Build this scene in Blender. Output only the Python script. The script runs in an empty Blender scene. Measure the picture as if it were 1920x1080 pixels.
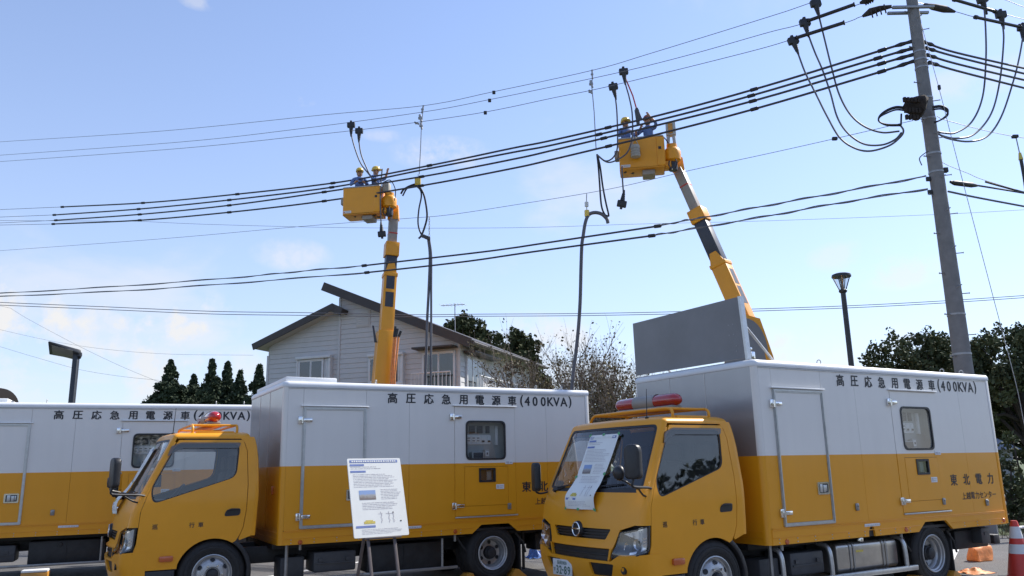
import bpy, bmesh, math, random
import numpy as np
from mathutils import Vector, Matrix, geometry, noise

random.seed(7)
rng = np.random.default_rng(7)
scene = bpy.context.scene
COL = scene.collection
PI = math.pi

# ------------------------------------------------------------------ camera
FPX, PITCH, ROLL, CAMH = 1502.5, 0.2204, 0.0206, 1.533
cam_d = bpy.data.cameras.new('camera')
cam_d.lens = 36 * FPX / 1920
cam_d.sensor_width = 36
cam_d.clip_start = 0.05
cam_d.clip_end = 6000
cam = bpy.data.objects.new('camera', cam_d)
COL.objects.link(cam)
cam.matrix_world = Matrix.Translation((0, 0, CAMH)) @ Matrix.Rotation(PI / 2 + PITCH, 4, 'X') @ Matrix.Rotation(-ROLL, 4, 'Z')
scene.camera = cam

# ------------------------------------------------------------------ sky, sun, exposure
SUN_AZ, SUN_EL = math.radians(58.5), math.radians(44)
scene.view_settings.view_transform = 'Standard'
scene.view_settings.look = 'None'
scene.view_settings.exposure = 1.04
scene.view_settings.gamma = 1
scene.view_settings.use_curve_mapping = False
world = bpy.data.worlds.new('World')
scene.world = world
world.use_nodes = True
SKY_STRENGTH = 0.115
CLOUD_LEVEL = 3.85
VEIL = (2.6, 2.95, 3.6)


def build_world():
    nt = world.node_tree
    N, L = nt.nodes, nt.links
    bg = N['Background']
    sky = N.new('ShaderNodeTexSky')
    sky.sky_type = 'NISHITA'
    sky.sun_disc = False
    sky.sun_elevation = SUN_EL
    sky.sun_rotation = SUN_AZ
    sky.altitude = 100
    sky.air_density = 1.0
    sky.dust_density = 0.25
    sky.ozone_density = 3.0
    tc = N.new('ShaderNodeTexCoord')
    sep = N.new('ShaderNodeSeparateXYZ')
    L.new(tc.outputs['Generated'], sep.inputs[0])

    def math_n(op, a, b=None, clamp=False):
        m = N.new('ShaderNodeMath')
        m.operation = op
        m.use_clamp = clamp
        for i, v in enumerate((a, b)):
            if v is None:
                continue
            if isinstance(v, (int, float)):
                m.inputs[i].default_value = v
            else:
                L.new(v, m.inputs[i])
        return m.outputs[0]
    z = sep.outputs['Z']
    # thin milky veil: thicker toward the horizon, all round the sky
    zc = math_n('MAXIMUM', z, 0.0)
    veil = math_n('POWER', math_n('SUBTRACT', 1.0, zc), 3.2)
    veil = math_n('ADD', math_n('MULTIPLY', veil, 0.66), 0.09)
    # cumulus puffs: noise on a flattened direction
    den = math_n('ADD', zc, 0.22)
    cx = math_n('DIVIDE', sep.outputs['X'], den)
    cy = math_n('DIVIDE', sep.outputs['Y'], den)
    comb = N.new('ShaderNodeCombineXYZ')
    L.new(cx, comb.inputs[0])
    L.new(cy, comb.inputs[1])
    nz = N.new('ShaderNodeTexNoise')
    nz.inputs['Scale'].default_value = 1.55
    nz.inputs['Detail'].default_value = 7
    nz.inputs['Roughness'].default_value = 0.55
    nz.inputs['Distortion'].default_value = 0.25
    mp = N.new('ShaderNodeMapping')
    mp.inputs['Location'].default_value = (3.7, 1.15, 0.4)
    L.new(comb.outputs[0], mp.inputs[0])
    L.new(mp.outputs[0], nz.inputs['Vector'])
    # more cover low down, little overhead
    low = math_n('MULTIPLY', math_n('POWER', math_n('SUBTRACT', 1.0, zc), 4.0), 0.16)
    v = math_n('ADD', nz.outputs['Fac'], low)
    ramp = N.new('ShaderNodeMapRange')
    ramp.interpolation_type = 'SMOOTHSTEP'
    ramp.inputs['From Min'].default_value = 0.57
    ramp.inputs['From Max'].default_value = 0.78
    L.new(v, ramp.inputs['Value'])
    cloud = math_n('MULTIPLY', ramp.outputs[0], 0.5)
    # separate small clouds standing in the view
    detail = N.new('ShaderNodeTexNoise')
    detail.inputs['Scale'].default_value = 19
    detail.inputs['Detail'].default_value = 6
    detail.inputs['Roughness'].default_value = 0.6
    L.new(tc.outputs['Generated'], detail.inputs['Vector'])
    for px, py, rx, rz, amt in CLOUDS:
        d = ray(px, py).normalized()
        dx = math_n('DIVIDE', math_n('SUBTRACT', sep.outputs['X'], d.x), rx)
        dz = math_n('DIVIDE', math_n('SUBTRACT', z, d.z), rz)
        dy = math_n('DIVIDE', math_n('SUBTRACT', sep.outputs['Y'], d.y), 0.4)
        r2 = math_n('ADD', math_n('ADD', math_n('MULTIPLY', dx, dx), math_n('MULTIPLY', dz, dz)), math_n('MULTIPLY', dy, dy))
        blob = math_n('SUBTRACT', 1.0, r2, clamp=True)
        m = math_n('MULTIPLY', math_n('ADD', math_n('MULTIPLY', detail.outputs['Fac'], 6.5), -2.65), blob, clamp=True)
        cloud = math_n('MAXIMUM', cloud, math_n('MULTIPLY', m, amt))
    def blend(fac, a, b):
        mix = N.new('ShaderNodeMix')
        mix.data_type = 'RGBA'
        L.new(fac, mix.inputs['Factor'])
        for i, v in ((6, a), (7, b)):
            if isinstance(v, tuple):
                mix.inputs[i].default_value = (*v, 1)
            else:
                L.new(v, mix.inputs[i])
        return mix.outputs[2]
    tint = N.new('ShaderNodeMix')
    tint.data_type = 'RGBA'
    tint.blend_type = 'MULTIPLY'
    tint.inputs['Factor'].default_value = 1
    L.new(sky.outputs[0], tint.inputs[6])
    tint.inputs[7].default_value = (1.05, 0.98, 1.03, 1)
    hazy = blend(math_n('MINIMUM', veil, 1.0), tint.outputs[2], VEIL)
    c = blend(math_n('MINIMUM', cloud, 1.0), hazy, (CLOUD_LEVEL * 1.0, CLOUD_LEVEL * 0.99, CLOUD_LEVEL * 0.985))
    L.new(c, bg.inputs['Color'])
    bg.inputs['Strength'].default_value = SKY_STRENGTH


def ray(px, py):
    a, b = px - 960, 540 - py
    c, s = math.cos(ROLL), math.sin(ROLL)
    X, Y = c * a + s * b, -s * a + c * b
    return Vector((X / FPX, math.cos(PITCH) - Y / FPX * math.sin(PITCH), math.sin(PITCH) + Y / FPX * math.cos(PITCH)))


def at(px, py, D):
    """the point of the place seen at that pixel, D metres in front"""
    d = ray(px, py)
    p = d * (D / d.y)
    return Vector((p.x, p.y, p.z + CAMH))


def on_plane(px, py, P, n):
    d = ray(px, py)
    O = Vector((0, 0, CAMH))
    return O + d * ((Vector(P) - O).dot(n) / d.dot(n))


CLOUDS = [(310, 595, 0.085, 0.05, 0.9), (30, 590, 0.09, 0.06, 0.95), (250, 560, 0.05, 0.02, 0.8), (830, 288, 0.07, 0.022, 0.6), (548, 478, 0.05, 0.022, 0.5), (1690, 510, 0.05, 0.022, 0.5),
          (1000, 640, 0.10, 0.04, 0.75), (1520, 655, 0.12, 0.035, 0.7), (200, 690, 0.2, 0.05, 0.75), (720, 255, 0.03, 0.008, 0.3), (1830, 150, 0.07, 0.02, 0.35),
          (560, 190, 0.02, 0.006, 0.4), (690, 150, 0.012, 0.006, 0.4), (370, 5, 0.02, 0.008, 0.35), (1580, 480, 0.04, 0.02, 0.35)]
build_world()

sun_d = bpy.data.lights.new('sun', 'SUN')
sun_d.energy = 3.6
sun_d.angle = math.radians(0.5)
sun_d.color = (1, 0.95, 0.87)
sun = bpy.data.objects.new('sun', sun_d)
COL.objects.link(sun)
sdir = Vector((math.sin(SUN_AZ) * math.cos(SUN_EL), math.cos(SUN_AZ) * math.cos(SUN_EL), math.sin(SUN_EL)))
sun.rotation_euler = sdir.to_track_quat('Z', 'Y').to_euler()
sun.location = sdir * 60

# ------------------------------------------------------------------ materials
MATS = {}


def mat(name, col, rough=0.5, metal=0.0, vary=0.06, vscale=6.0, coat=0.0, bump=0.0, bscale=60.0, spec=0.5, col2=None, dirt=0.0):
    if name in MATS:
        return MATS[name]
    m = bpy.data.materials.new(name)
    m.use_nodes = True
    nt = m.node_tree
    N, L = nt.nodes, nt.links
    b = N['Principled BSDF']
    b.inputs['Roughness'].default_value = rough
    b.inputs['Metallic'].default_value = metal
    b.inputs['Specular IOR Level'].default_value = spec
    b.inputs['Coat Weight'].default_value = coat
    b.inputs['Coat Roughness'].default_value = 0.12
    tc = N.new('ShaderNodeTexCoord')
    nz = N.new('ShaderNodeTexNoise')
    nz.inputs['Scale'].default_value = vscale
    nz.inputs['Detail'].default_value = 6
    nz.inputs['Roughness'].default_value = 0.62
    L.new(tc.outputs['Object'], nz.inputs['Vector'])
    rp = N.new('ShaderNodeMapRange')
    rp.inputs['From Min'].default_value = 0.3
    rp.inputs['From Max'].default_value = 0.7
    L.new(nz.outputs['Fac'], rp.inputs['Value'])
    mx = N.new('ShaderNodeMix')
    mx.data_type = 'RGBA'
    c = Vector(col)
    lo = c * (1 - vary)
    hi = Vector(col2) if col2 else c * (1 + vary)
    mx.inputs[6].default_value = (*lo, 1)
    mx.inputs[7].default_value = (*hi, 1)
    L.new(rp.outputs[0], mx.inputs['Factor'])
    out = mx.outputs[2]
    L.new(out, b.inputs['Base Color'])
    rr = N.new('ShaderNodeMapRange')
    rr.inputs['To Min'].default_value = max(0.02, rough - 0.05)
    rr.inputs['To Max'].default_value = min(1, rough + 0.07)
    L.new(nz.outputs['Fac'], rr.inputs['Value'])
    L.new(rr.outputs[0], b.inputs['Roughness'])
    if bump:
        n2 = N.new('ShaderNodeTexNoise')
        n2.inputs['Scale'].default_value = bscale
        n2.inputs['Detail'].default_value = 5
        L.new(tc.outputs['Object'], n2.inputs['Vector'])
        bp = N.new('ShaderNodeBump')
        bp.inputs['Strength'].default_value = bump
        bp.inputs['Distance'].default_value = 0.02
        L.new(n2.outputs['Fac'], bp.inputs['Height'])
        L.new(bp.outputs[0], b.inputs['Normal'])
    MATS[name] = m
    return m


YEL = (0.78, 0.325, 0.012)
WHT = (0.745, 0.715, 0.665)
mat('yellow_paint', YEL, 0.42, coat=0.22, vary=0.04, vscale=2.5, spec=0.35)
mat('yellow_worn', (0.52, 0.235, 0.03), 0.42, coat=0.1, vary=0.12, vscale=4)
mat('yellow_light', (0.60, 0.33, 0.07), 0.45, vary=0.1)
mat('white_paint', (0.74, 0.75, 0.75), 0.38, vary=0.05, vscale=3)
mat('aluminium', (0.50, 0.51, 0.51), 0.34, metal=0.75, vary=0.1, vscale=20)
mat('steel_tank', (0.46, 0.44, 0.41), 0.30, metal=0.9, vary=0.12, vscale=9)
mat('chrome', (0.75, 0.75, 0.75), 0.12, metal=1.0, vary=0.04)
mat('dull_steel', (0.30, 0.30, 0.30), 0.42, metal=0.7, vary=0.15, vscale=15)
mat('hatch_grey', (0.185, 0.185, 0.19), 0.42, vary=0.12, vscale=1.6, bump=0.25, bscale=2.2)
mat('black_plastic', (0.018, 0.018, 0.02), 0.45, vary=0.3, vscale=12)
mat('black_metal', (0.022, 0.022, 0.024), 0.55, vary=0.4, vscale=8)
mat('rubber', (0.022, 0.021, 0.021), 0.75, vary=0.3, vscale=25)
mat('wheel_silver', (0.42, 0.42, 0.42), 0.36, metal=0.55, vary=0.12, vscale=14)
mat('dark_grey', (0.06, 0.062, 0.068), 0.5, vary=0.2)
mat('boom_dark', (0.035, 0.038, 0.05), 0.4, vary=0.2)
mat('boom_grey', (0.30, 0.275, 0.245), 0.5, vary=0.12, vscale=5)
mat('red_lens', (0.38, 0.012, 0.012), 0.12, coat=1.0, vary=0.15)
mat('red_paint', (0.48, 0.05, 0.03), 0.4)
mat('orange_lens', (0.50, 0.10, 0.02), 0.2, coat=0.8)
mat('orange_sheet', (0.75, 0.26, 0.07), 0.6, vary=0.2, vscale=10, bump=0.4, bscale=20)
mat('blue_sheet', (0.03, 0.12, 0.38), 0.5, vary=0.2, vscale=10)
mat('cream_cloth', (0.42, 0.40, 0.35), 0.9, vary=0.2, vscale=30)
mat('panel_grey', (0.40, 0.415, 0.40), 0.5, vary=0.06)
mat('white_label', (0.72, 0.73, 0.72), 0.5, vary=0.05, vscale=40)
mat('ink_black', (0.022, 0.022, 0.026), 0.5, vary=0.1)
mat('ink_grey', (0.50, 0.47, 0.48), 0.7, vary=0.2, vscale=60)
mat('ink_blue', (0.16, 0.22, 0.46), 0.6, vary=0.12, vscale=40)
mat('ink_yellow', (0.60, 0.48, 0.10), 0.6, vary=0.3, vscale=60)
mat('paper', (0.80, 0.80, 0.75), 0.55, vary=0.02)
mat('green_tape', (0.10, 0.36, 0.14), 0.6, vary=0.15, vscale=30)
mat('plate_white', (0.62, 0.64, 0.65), 0.45)
mat('plate_green', (0.05, 0.13, 0.10), 0.5)
mat('cable_black', (0.020, 0.020, 0.023), 0.5, vary=0.3)
mat('cable_grey', (0.10, 0.10, 0.115), 0.5, vary=0.25, vscale=3)
mat('wire_grey', (0.17, 0.17, 0.19), 0.5, vary=0.2, vscale=2)
mat('sleeve_grey', (0.045, 0.045, 0.055), 0.45, vary=0.35, vscale=1.5)
mat('insulator', (0.05, 0.043, 0.04), 0.75, spec=0.2, vary=0.3, vscale=12)
mat('concrete_pole', (0.19, 0.187, 0.185), 0.85, vary=0.16, vscale=5, bump=0.3, bscale=45)
mat('drum_dark', (0.02, 0.018, 0.018), 0.9, spec=0.03)
mat('splice_brown', (0.035, 0.028, 0.024), 0.9, spec=0.2, vary=0.4, vscale=20)
mat('galvanised', (0.34, 0.345, 0.35), 0.5, metal=0.5, vary=0.15, vscale=12)
mat('lamp_black', (0.022, 0.026, 0.032), 0.4, vary=0.2)
mat('lamp_lens', (0.16, 0.165, 0.15), 0.3, vary=0.1)
mat('siding', (0.50, 0.50, 0.505), 0.6, vary=0.05, vscale=3, bump=0.12, bscale=30)
mat('house_trim', (0.60, 0.61, 0.62), 0.5, vary=0.05)
mat('roof_brown', (0.040, 0.033, 0.032), 0.5, vary=0.2, vscale=3)
mat('soffit', (0.50, 0.48, 0.45), 0.7, vary=0.06)
mat('curtain', (0.20, 0.195, 0.185), 0.9, vary=0.25, vscale=7)
mat('room_dark', (0.03, 0.03, 0.033), 0.8)
mat('bark', (0.20, 0.165, 0.135), 0.9, vary=0.3, vscale=9, bump=0.6, bscale=30)
mat('bark_dark', (0.055, 0.045, 0.04), 0.9, vary=0.3, vscale=9)
mat('leaf_dark', (0.060, 0.078, 0.043), 0.8, spec=0.15, vary=0.45, vscale=1.1, col2=(0.115, 0.135, 0.066))
mat('leaf_conifer', (0.040, 0.060, 0.040), 0.8, spec=0.15, vary=0.4, vscale=0.9, col2=(0.075, 0.098, 0.055))
mat('leaf_cedar', (0.062, 0.080, 0.042), 0.8, spec=0.15, vary=0.4, vscale=0.9, col2=(0.075, 0.085, 0.035))
mat('leaf_autumn', (0.105, 0.085, 0.046), 0.8, spec=0.15, vary=0.4, vscale=1.4, col2=(0.16, 0.135, 0.065))
mat('leaf_russet', (0.075, 0.055, 0.030), 0.6, vary=0.4, vscale=1.4, col2=(0.12, 0.085, 0.045))
mat('asphalt', (0.105, 0.102, 0.10), 0.9, vary=0.25, vscale=1.2, bump=0.5, bscale=160)
mat('line_white', (0.60, 0.60, 0.58), 0.8, vary=0.2, vscale=10)
mat('grass', (0.060, 0.085, 0.030), 0.95, vary=0.35, vscale=2, bump=0.8, bscale=40)
mat('kerb_stone', (0.26, 0.255, 0.25), 0.85, vary=0.15, vscale=8)
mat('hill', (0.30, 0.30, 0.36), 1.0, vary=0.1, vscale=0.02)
mat('jacket_blue', (0.11, 0.19, 0.40), 0.85, vary=0.18, vscale=10)
mat('skin', (0.42, 0.24, 0.16), 0.6, vary=0.08)
mat('hair', (0.015, 0.013, 0.012), 0.6)
mat('helmet_yellow', (0.72, 0.50, 0.06), 0.3, coat=0.4)
mat('helmet_brown', (0.22, 0.06, 0.035), 0.35, coat=0.3)
mat('cone_red', (0.60, 0.045, 0.03), 0.45, vary=0.08)
mat('cone_white', (0.66, 0.66, 0.66), 0.5)
mat('mirror_face', (0.7, 0.7, 0.72), 0.03, metal=1)
mat('easel_wood', (0.13, 0.105, 0.10), 0.6, vary=0.12)
mat('seat_fabric', (0.05, 0.05, 0.055), 0.9)
mat('shed_wall', (0.3, 0.31, 0.33), 0.8)
mat('shed_roof', (0.20, 0.22, 0.27), 0.6)


def two_tone(name='two_tone', white=None, metal=0.0, rlo=0.30, rhi=0.46):
    """the box's factory paint: silver white above the waistline, yellow below"""
    m = bpy.data.materials.new(name + '_paint')
    m.use_nodes = True
    nt = m.node_tree
    N, L = nt.nodes, nt.links
    b = N['Principled BSDF']
    b.inputs['Coat Weight'].default_value = 0.2
    b.inputs['Coat Roughness'].default_value = 0.1
    b.inputs['Specular IOR Level'].default_value = 0.4
    tc = N.new('ShaderNodeTexCoord')
    sp = N.new('ShaderNodeSeparateXYZ')
    L.new(tc.outputs['Object'], sp.inputs[0])
    gt = N.new('ShaderNodeMath')
    gt.operation = 'GREATER_THAN'
    gt.inputs[1].default_value = 1.604
    L.new(sp.outputs['Z'], gt.inputs[0])
    nz = N.new('ShaderNodeTexNoise')
    nz.inputs['Scale'].default_value = 1.6
    nz.inputs['Detail'].default_value = 5
    L.new(tc.outputs['Object'], nz.inputs['Vector'])
    st = N.new('ShaderNodeTexNoise')
    st.inputs['Scale'].default_value = 7
    st.inputs['Detail'].default_value = 4
    mp = N.new('ShaderNodeMapping')
    mp.inputs['Scale'].default_value = (1, 1, 0.05)
    L.new(tc.outputs['Object'], mp.inputs[0])
    L.new(mp.outputs[0], st.inputs['Vector'])
    mx = N.new('ShaderNodeMix')
    mx.data_type = 'RGBA'
    mx.inputs[6].default_value = (*YEL, 1)
    mx.inputs[7].default_value = (*(white or WHT), 1)
    if metal:
        mm = N.new('ShaderNodeMath')
        mm.operation = 'MULTIPLY'
        mm.inputs[1].default_value = metal
        L.new(gt.outputs[0], mm.inputs[0])
        L.new(mm.outputs[0], b.inputs['Metallic'])
    L.new(gt.outputs[0], mx.inputs['Factor'])
    hs = N.new('ShaderNodeHueSaturation')
    L.new(mx.outputs[2], hs.inputs['Color'])
    ad = N.new('ShaderNodeMath')
    ad.operation = 'ADD'
    L.new(nz.outputs['Fac'], ad.inputs[0])
    L.new(st.outputs['Fac'], ad.inputs[1])
    r = N.new('ShaderNodeMapRange')
    r.inputs['From Min'].default_value = 0.6
    r.inputs['From Max'].default_value = 1.4
    r.inputs['To Min'].default_value = 0.97
    r.inputs['To Max'].default_value = 1.03
    L.new(ad.outputs[0], r.inputs['Value'])
    L.new(r.outputs[0], hs.inputs['Value'])
    L.new(hs.outputs[0], b.inputs['Base Color'])
    wv = N.new('ShaderNodeTexNoise')
    wv.inputs['Scale'].default_value = 2.6
    wv.inputs['Detail'].default_value = 2
    L.new(tc.outputs['Object'], wv.inputs['Vector'])
    bp = N.new('ShaderNodeBump')            # sheet metal is never quite flat
    bp.inputs['Strength'].default_value = 0.35
    bp.inputs['Distance'].default_value = 0.012
    L.new(wv.outputs['Fac'], bp.inputs['Height'])
    L.new(bp.outputs[0], b.inputs['Normal'])
    L.new(bp.outputs[0], b.inputs['Coat Normal'])
    r2 = N.new('ShaderNodeMapRange')
    r2.inputs['To Min'].default_value = rlo
    r2.inputs['To Max'].default_value = rhi
    L.new(nz.outputs['Fac'], r2.inputs['Value'])
    L.new(r2.outputs[0], b.inputs['Roughness'])
    MATS[name] = m


two_tone()
two_tone('polished_two_tone', (0.34, 0.34, 0.35), 0.6, 0.26, 0.38)   # bare polished front sheet of the boxes


def glass(name, tint, refl=1.0, rough=0.02):
    m = bpy.data.materials.new(name)
    m.use_nodes = True
    nt = m.node_tree
    N, L = nt.nodes, nt.links
    N.remove(N['Principled BSDF'])
    out = N['Material Output']
    tr = N.new('ShaderNodeBsdfTransparent')
    tr.inputs[0].default_value = (*tint, 1)
    gl = N.new('ShaderNodeBsdfGlossy')
    gl.inputs['Roughness'].default_value = rough
    gl.inputs['Color'].default_value = (refl, refl, refl, 1)
    lw = N.new('ShaderNodeLayerWeight')
    lw.inputs['Blend'].default_value = 0.5
    pw = N.new('ShaderNodeMath')
    pw.operation = 'POWER'
    pw.inputs[1].default_value = 4.0
    L.new(lw.outputs['Facing'], pw.inputs[0])
    fr = N.new('ShaderNodeMath')
    fr.operation = 'MULTIPLY_ADD'
    fr.inputs[1].default_value = 0.88
    fr.inputs[2].default_value = 0.085
    L.new(pw.outputs[0], fr.inputs[0])
    tc = N.new('ShaderNodeTexCoord')
    nz = N.new('ShaderNodeTexNoise')
    nz.inputs['Scale'].default_value = 1.3
    L.new(tc.outputs['Object'], nz.inputs['Vector'])
    bp = N.new('ShaderNodeBump')
    bp.inputs['Strength'].default_value = 0.2
    bp.inputs['Distance'].default_value = 0.01
    L.new(nz.outputs['Fac'], bp.inputs['Height'])
    L.new(bp.outputs[0], gl.inputs['Normal'])
    mx = N.new('ShaderNodeMixShader')
    L.new(fr.outputs[0], mx.inputs[0])
    L.new(tr.outputs[0], mx.inputs[1])
    L.new(gl.outputs[0], mx.inputs[2])
    L.new(mx.outputs[0], out.inputs['Surface'])
    MATS[name] = m


glass('cab_glass', (0.80, 0.83, 0.82))
glass('smoke_visor', (0.30, 0.28, 0.28), rough=0.1)
glass('house_glass', (0.40, 0.42, 0.44))
glass('lamp_glass', (0.85, 0.87, 0.88))
glass('headlamp_glass', (0.9, 0.9, 0.92))


def photo_mat():
    """a small printed photograph: pale sky over blurred ground"""
    m = bpy.data.materials.new('printed_photo')
    m.use_nodes = True
    nt = m.node_tree
    N, L = nt.nodes, nt.links
    b = N['Principled BSDF']
    tc = N.new('ShaderNodeTexCoord')
    sp = N.new('ShaderNodeSeparateXYZ')
    L.new(tc.outputs['Generated'], sp.inputs[0])
    nz = N.new('ShaderNodeTexNoise')
    nz.inputs['Scale'].default_value = 6
    nz.inputs['Detail'].default_value = 5
    L.new(tc.outputs['Generated'], nz.inputs['Vector'])
    ad = N.new('ShaderNodeMath')
    ad.operation = 'MULTIPLY_ADD'
    ad.inputs[1].default_value = 0.5
    L.new(nz.outputs['Fac'], ad.inputs[0])
    L.new(sp.outputs['Z'], ad.inputs[2])
    cr = N.new('ShaderNodeValToRGB')
    e = cr.color_ramp.elements
    e[0].position, e[0].color = 0.35, (0.20, 0.16, 0.14, 1)
    e[1].position, e[1].color = 0.9, (0.25, 0.36, 0.60, 1)
    k = cr.color_ramp.elements.new(0.7)
    k.color = (0.36, 0.35, 0.33, 1)
    L.new(ad.outputs[0], cr.inputs[0])
    L.new(cr.outputs[0], b.inputs['Base Color'])
    MATS['photo'] = m


photo_mat()


# ------------------------------------------------------------------ mesh helpers
def tag(o, label=None, cat=None, group=None, kind=None):
    if label:
        o['label'] = label
    if cat:
        o['category'] = cat
    if group:
        o['group'] = group
    if kind:
        o['kind'] = kind
    return o


def empty(name, loc=(0, 0, 0), rz=0.0, label=None, cat=None, group=None):
    o = bpy.data.objects.new(name, None)
    COL.objects.link(o)
    o.location = loc
    o.rotation_euler = (0, 0, rz)
    o.empty_display_size = 0.2
    return tag(o, label, cat, group)


def link_mesh(name, me, parent=None, label=None):
    o = bpy.data.objects.new(name, me)
    COL.objects.link(o)
    if parent:
        o.parent = parent
    if label:
        o['label'] = label
    return o


def copy_tree(o, parent=None):
    c = o.copy()
    COL.objects.link(c)
    if parent:
        c.parent = parent
    for ch in list(o.children):
        copy_tree(ch, c)
    return c


class MB:
    def __init__(self):
        self.bm = bmesh.new()

    def box(self, x0, x1, y0, y1, z0, z1, bev=0.0, rot=None, seg=2):
        bm = self.bm
        c = Vector(((x0 + x1) / 2, (y0 + y1) / 2, (z0 + z1) / 2))
        h = Vector((abs(x1 - x0) / 2, abs(y1 - y0) / 2, abs(z1 - z0) / 2))
        vs = []
        for sx, sy, sz in [(-1, -1, -1), (1, -1, -1), (1, 1, -1), (-1, 1, -1), (-1, -1, 1), (1, -1, 1), (1, 1, 1), (-1, 1, 1)]:
            v = Vector((sx * h.x, sy * h.y, sz * h.z))
            if rot is not None:
                v = rot @ v
            vs.append(bm.verts.new(c + v))
        fs = [bm.faces.new([vs[i] for i in f]) for f in [(0, 3, 2, 1), (4, 5, 6, 7), (0, 1, 5, 4), (1, 2, 6, 5), (2, 3, 7, 6), (3, 0, 4, 7)]]
        if bev > 0:
            es = list({e for f in fs for e in f.edges})
            bmesh.ops.bevel(bm, geom=es, offset=min(bev, 0.48 * 2 * min(h)), segments=seg, affect='EDGES', profile=0.5)
        return self

    def hull(self, pts, bev=0.0):
        """8 corner points, order as box"""
        bm = self.bm
        vs = [bm.verts.new(p) for p in pts]
        fs = [bm.faces.new([vs[i] for i in f]) for f in [(0, 3, 2, 1), (4, 5, 6, 7), (0, 1, 5, 4), (1, 2, 6, 5), (2, 3, 7, 6), (3, 0, 4, 7)]]
        if bev > 0:
            es = list({e for f in fs for e in f.edges})
            bmesh.ops.bevel(bm, geom=es, offset=bev, segments=2, affect='EDGES', profile=0.5)
        return self

    def prism(self, poly, axis, a, b, bev=0.0):
        """polygon extruded along axis 'x','y' or 'z' from a to b"""
        bm = self.bm

        def P(p, k):
            if axis == 'y':
                return (p[0], k, p[1])
            if axis == 'x':
                return (k, p[0], p[1])
            return (p[0], p[1], k)
        v0 = [bm.verts.new(P(p, a)) for p in poly]
        v1 = [bm.verts.new(P(p, b)) for p in poly]
        n = len(poly)
        fs = [bm.faces.new(v0), bm.faces.new(v1[::-1])]
        for i in range(n):
            fs.append(bm.faces.new((v0[i], v1[i], v1[(i + 1) % n], v0[(i + 1) % n])))
        bmesh.ops.recalc_face_normals(bm, faces=fs)
        if bev > 0:
            es = list({e for f in fs for e in f.edges})
            bmesh.ops.bevel(bm, geom=es, offset=bev, segments=2, affect='EDGES', profile=0.5)
        return self

    def tube(self, pts, r, n=8, caps=True):
        bm = self.bm
        pts = [Vector(p) for p in pts]
        rings = []
        up = Vector((0, 0, 1))
        t0 = (pts[1] - pts[0]).normalized()
        if abs(t0.dot(up)) > 0.95:
            up = Vector((1, 0, 0))
        u = t0.cross(up).normalized()
        for i, p in enumerate(pts):
            if i == 0:
                t = pts[1] - pts[0]
            elif i == len(pts) - 1:
                t = pts[-1] - pts[-2]
            else:
                t = (pts[i + 1] - pts[i]).normalized() + (pts[i] - pts[i - 1]).normalized()
            if t.length < 1e-9:
                t = t0
            t = t.normalized()
            u = (u - t * u.dot(t))
            u = u.normalized() if u.length > 1e-6 else t.orthogonal().normalized()
            w = t.cross(u)
            rr = r[i] if isinstance(r, (list, tuple)) else r
            rings.append([bm.verts.new(p + (u * math.cos(2 * PI * k / n) + w * math.sin(2 * PI * k / n)) * rr) for k in range(n)])
        for a, b in zip(rings[:-1], rings[1:]):
            for k in range(n):
                bm.faces.new((a[k], a[(k + 1) % n], b[(k + 1) % n], b[k]))
        if caps:
            bm.faces.new(rings[0][::-1])
            bm.faces.new(rings[-1])
        return self

    def lathe(self, prof, origin=(0, 0, 0), axis='z', n=24, close=False, mtx=None):
        """prof: list of (radius, height along axis)"""
        bm = self.bm
        O = Vector(origin)
        rings = []
        for r, h in prof:
            ring = []
            for k in range(n):
                a = 2 * PI * k / n
                c, s = r * math.cos(a), r * math.sin(a)
                v = {'z': Vector((c, s, h)), 'y': Vector((c, h, s)), 'x': Vector((h, c, s))}[axis]
                if mtx is not None:
                    v = mtx @ v
                ring.append(bm.verts.new(O + v))
            rings.append(ring)
        fs = []
        for a, b in zip(rings[:-1], rings[1:]):
            for k in range(n):
                fs.append(bm.faces.new((a[k], a[(k + 1) % n], b[(k + 1) % n], b[k])))
        if close:
            fs.append(bm.faces.new(rings[0][::-1]))
            fs.append(bm.faces.new(rings[-1]))
        bmesh.ops.recalc_face_normals(bm, faces=fs)
        return self

    def quad(self, a, b, c, d):
        self.bm.faces.new([self.bm.verts.new(p) for p in (a, b, c, d)])
        return self

    def mesh(self, name, m, smooth=40):
        me = bpy.data.meshes.new(name)
        self.bm.to_mesh(me)
        self.bm.free()
        for k in ([m] if isinstance(m, str) else m):
            me.materials.append(MATS[k])
        if smooth:
            me.shade_smooth()
            me.set_sharp_from_angle(angle=math.radians(smooth))
        return me

    def build(self, name, m, parent=None, label=None, smooth=40):
        return link_mesh(name, self.mesh(name, m, smooth), parent, label)


def inside(poly, x, y):
    r = False
    j = len(poly) - 1
    for i in range(len(poly)):
        xi, yi = poly[i]
        xj, yj = poly[j]
        if (yi > y) != (yj > y) and x < (xj - xi) * (y - yi) / (yj - yi) + xi:
            r = not r
        j = i
    return r


def fillet(poly, r, n=5):
    out = []
    m = len(poly)
    for i in range(m):
        p = Vector(poly[i])
        rr = r[i] if isinstance(r, (list, tuple)) else r
        if rr <= 0:
            out.append((p.x, p.y))
            continue
        a, b = Vector(poly[i - 1]) - p, Vector(poly[(i + 1) % m]) - p
        d = min(rr, a.length * 0.45, b.length * 0.45)
        A, B = p + a.normalized() * d, p + b.normalized() * d
        for k in range(n + 1):
            t = k / n
            q = A * (1 - t) ** 2 + p * 2 * t * (1 - t) + B * t ** 2
            out.append((q.x, q.y))
    return out


def rect(x0, x1, z0, z1, r=0.0, n=5):
    p = [(x0, z0), (x1, z0), (x1, z1), (x0, z1)]
    return fillet(p, r, n) if r else p


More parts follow.
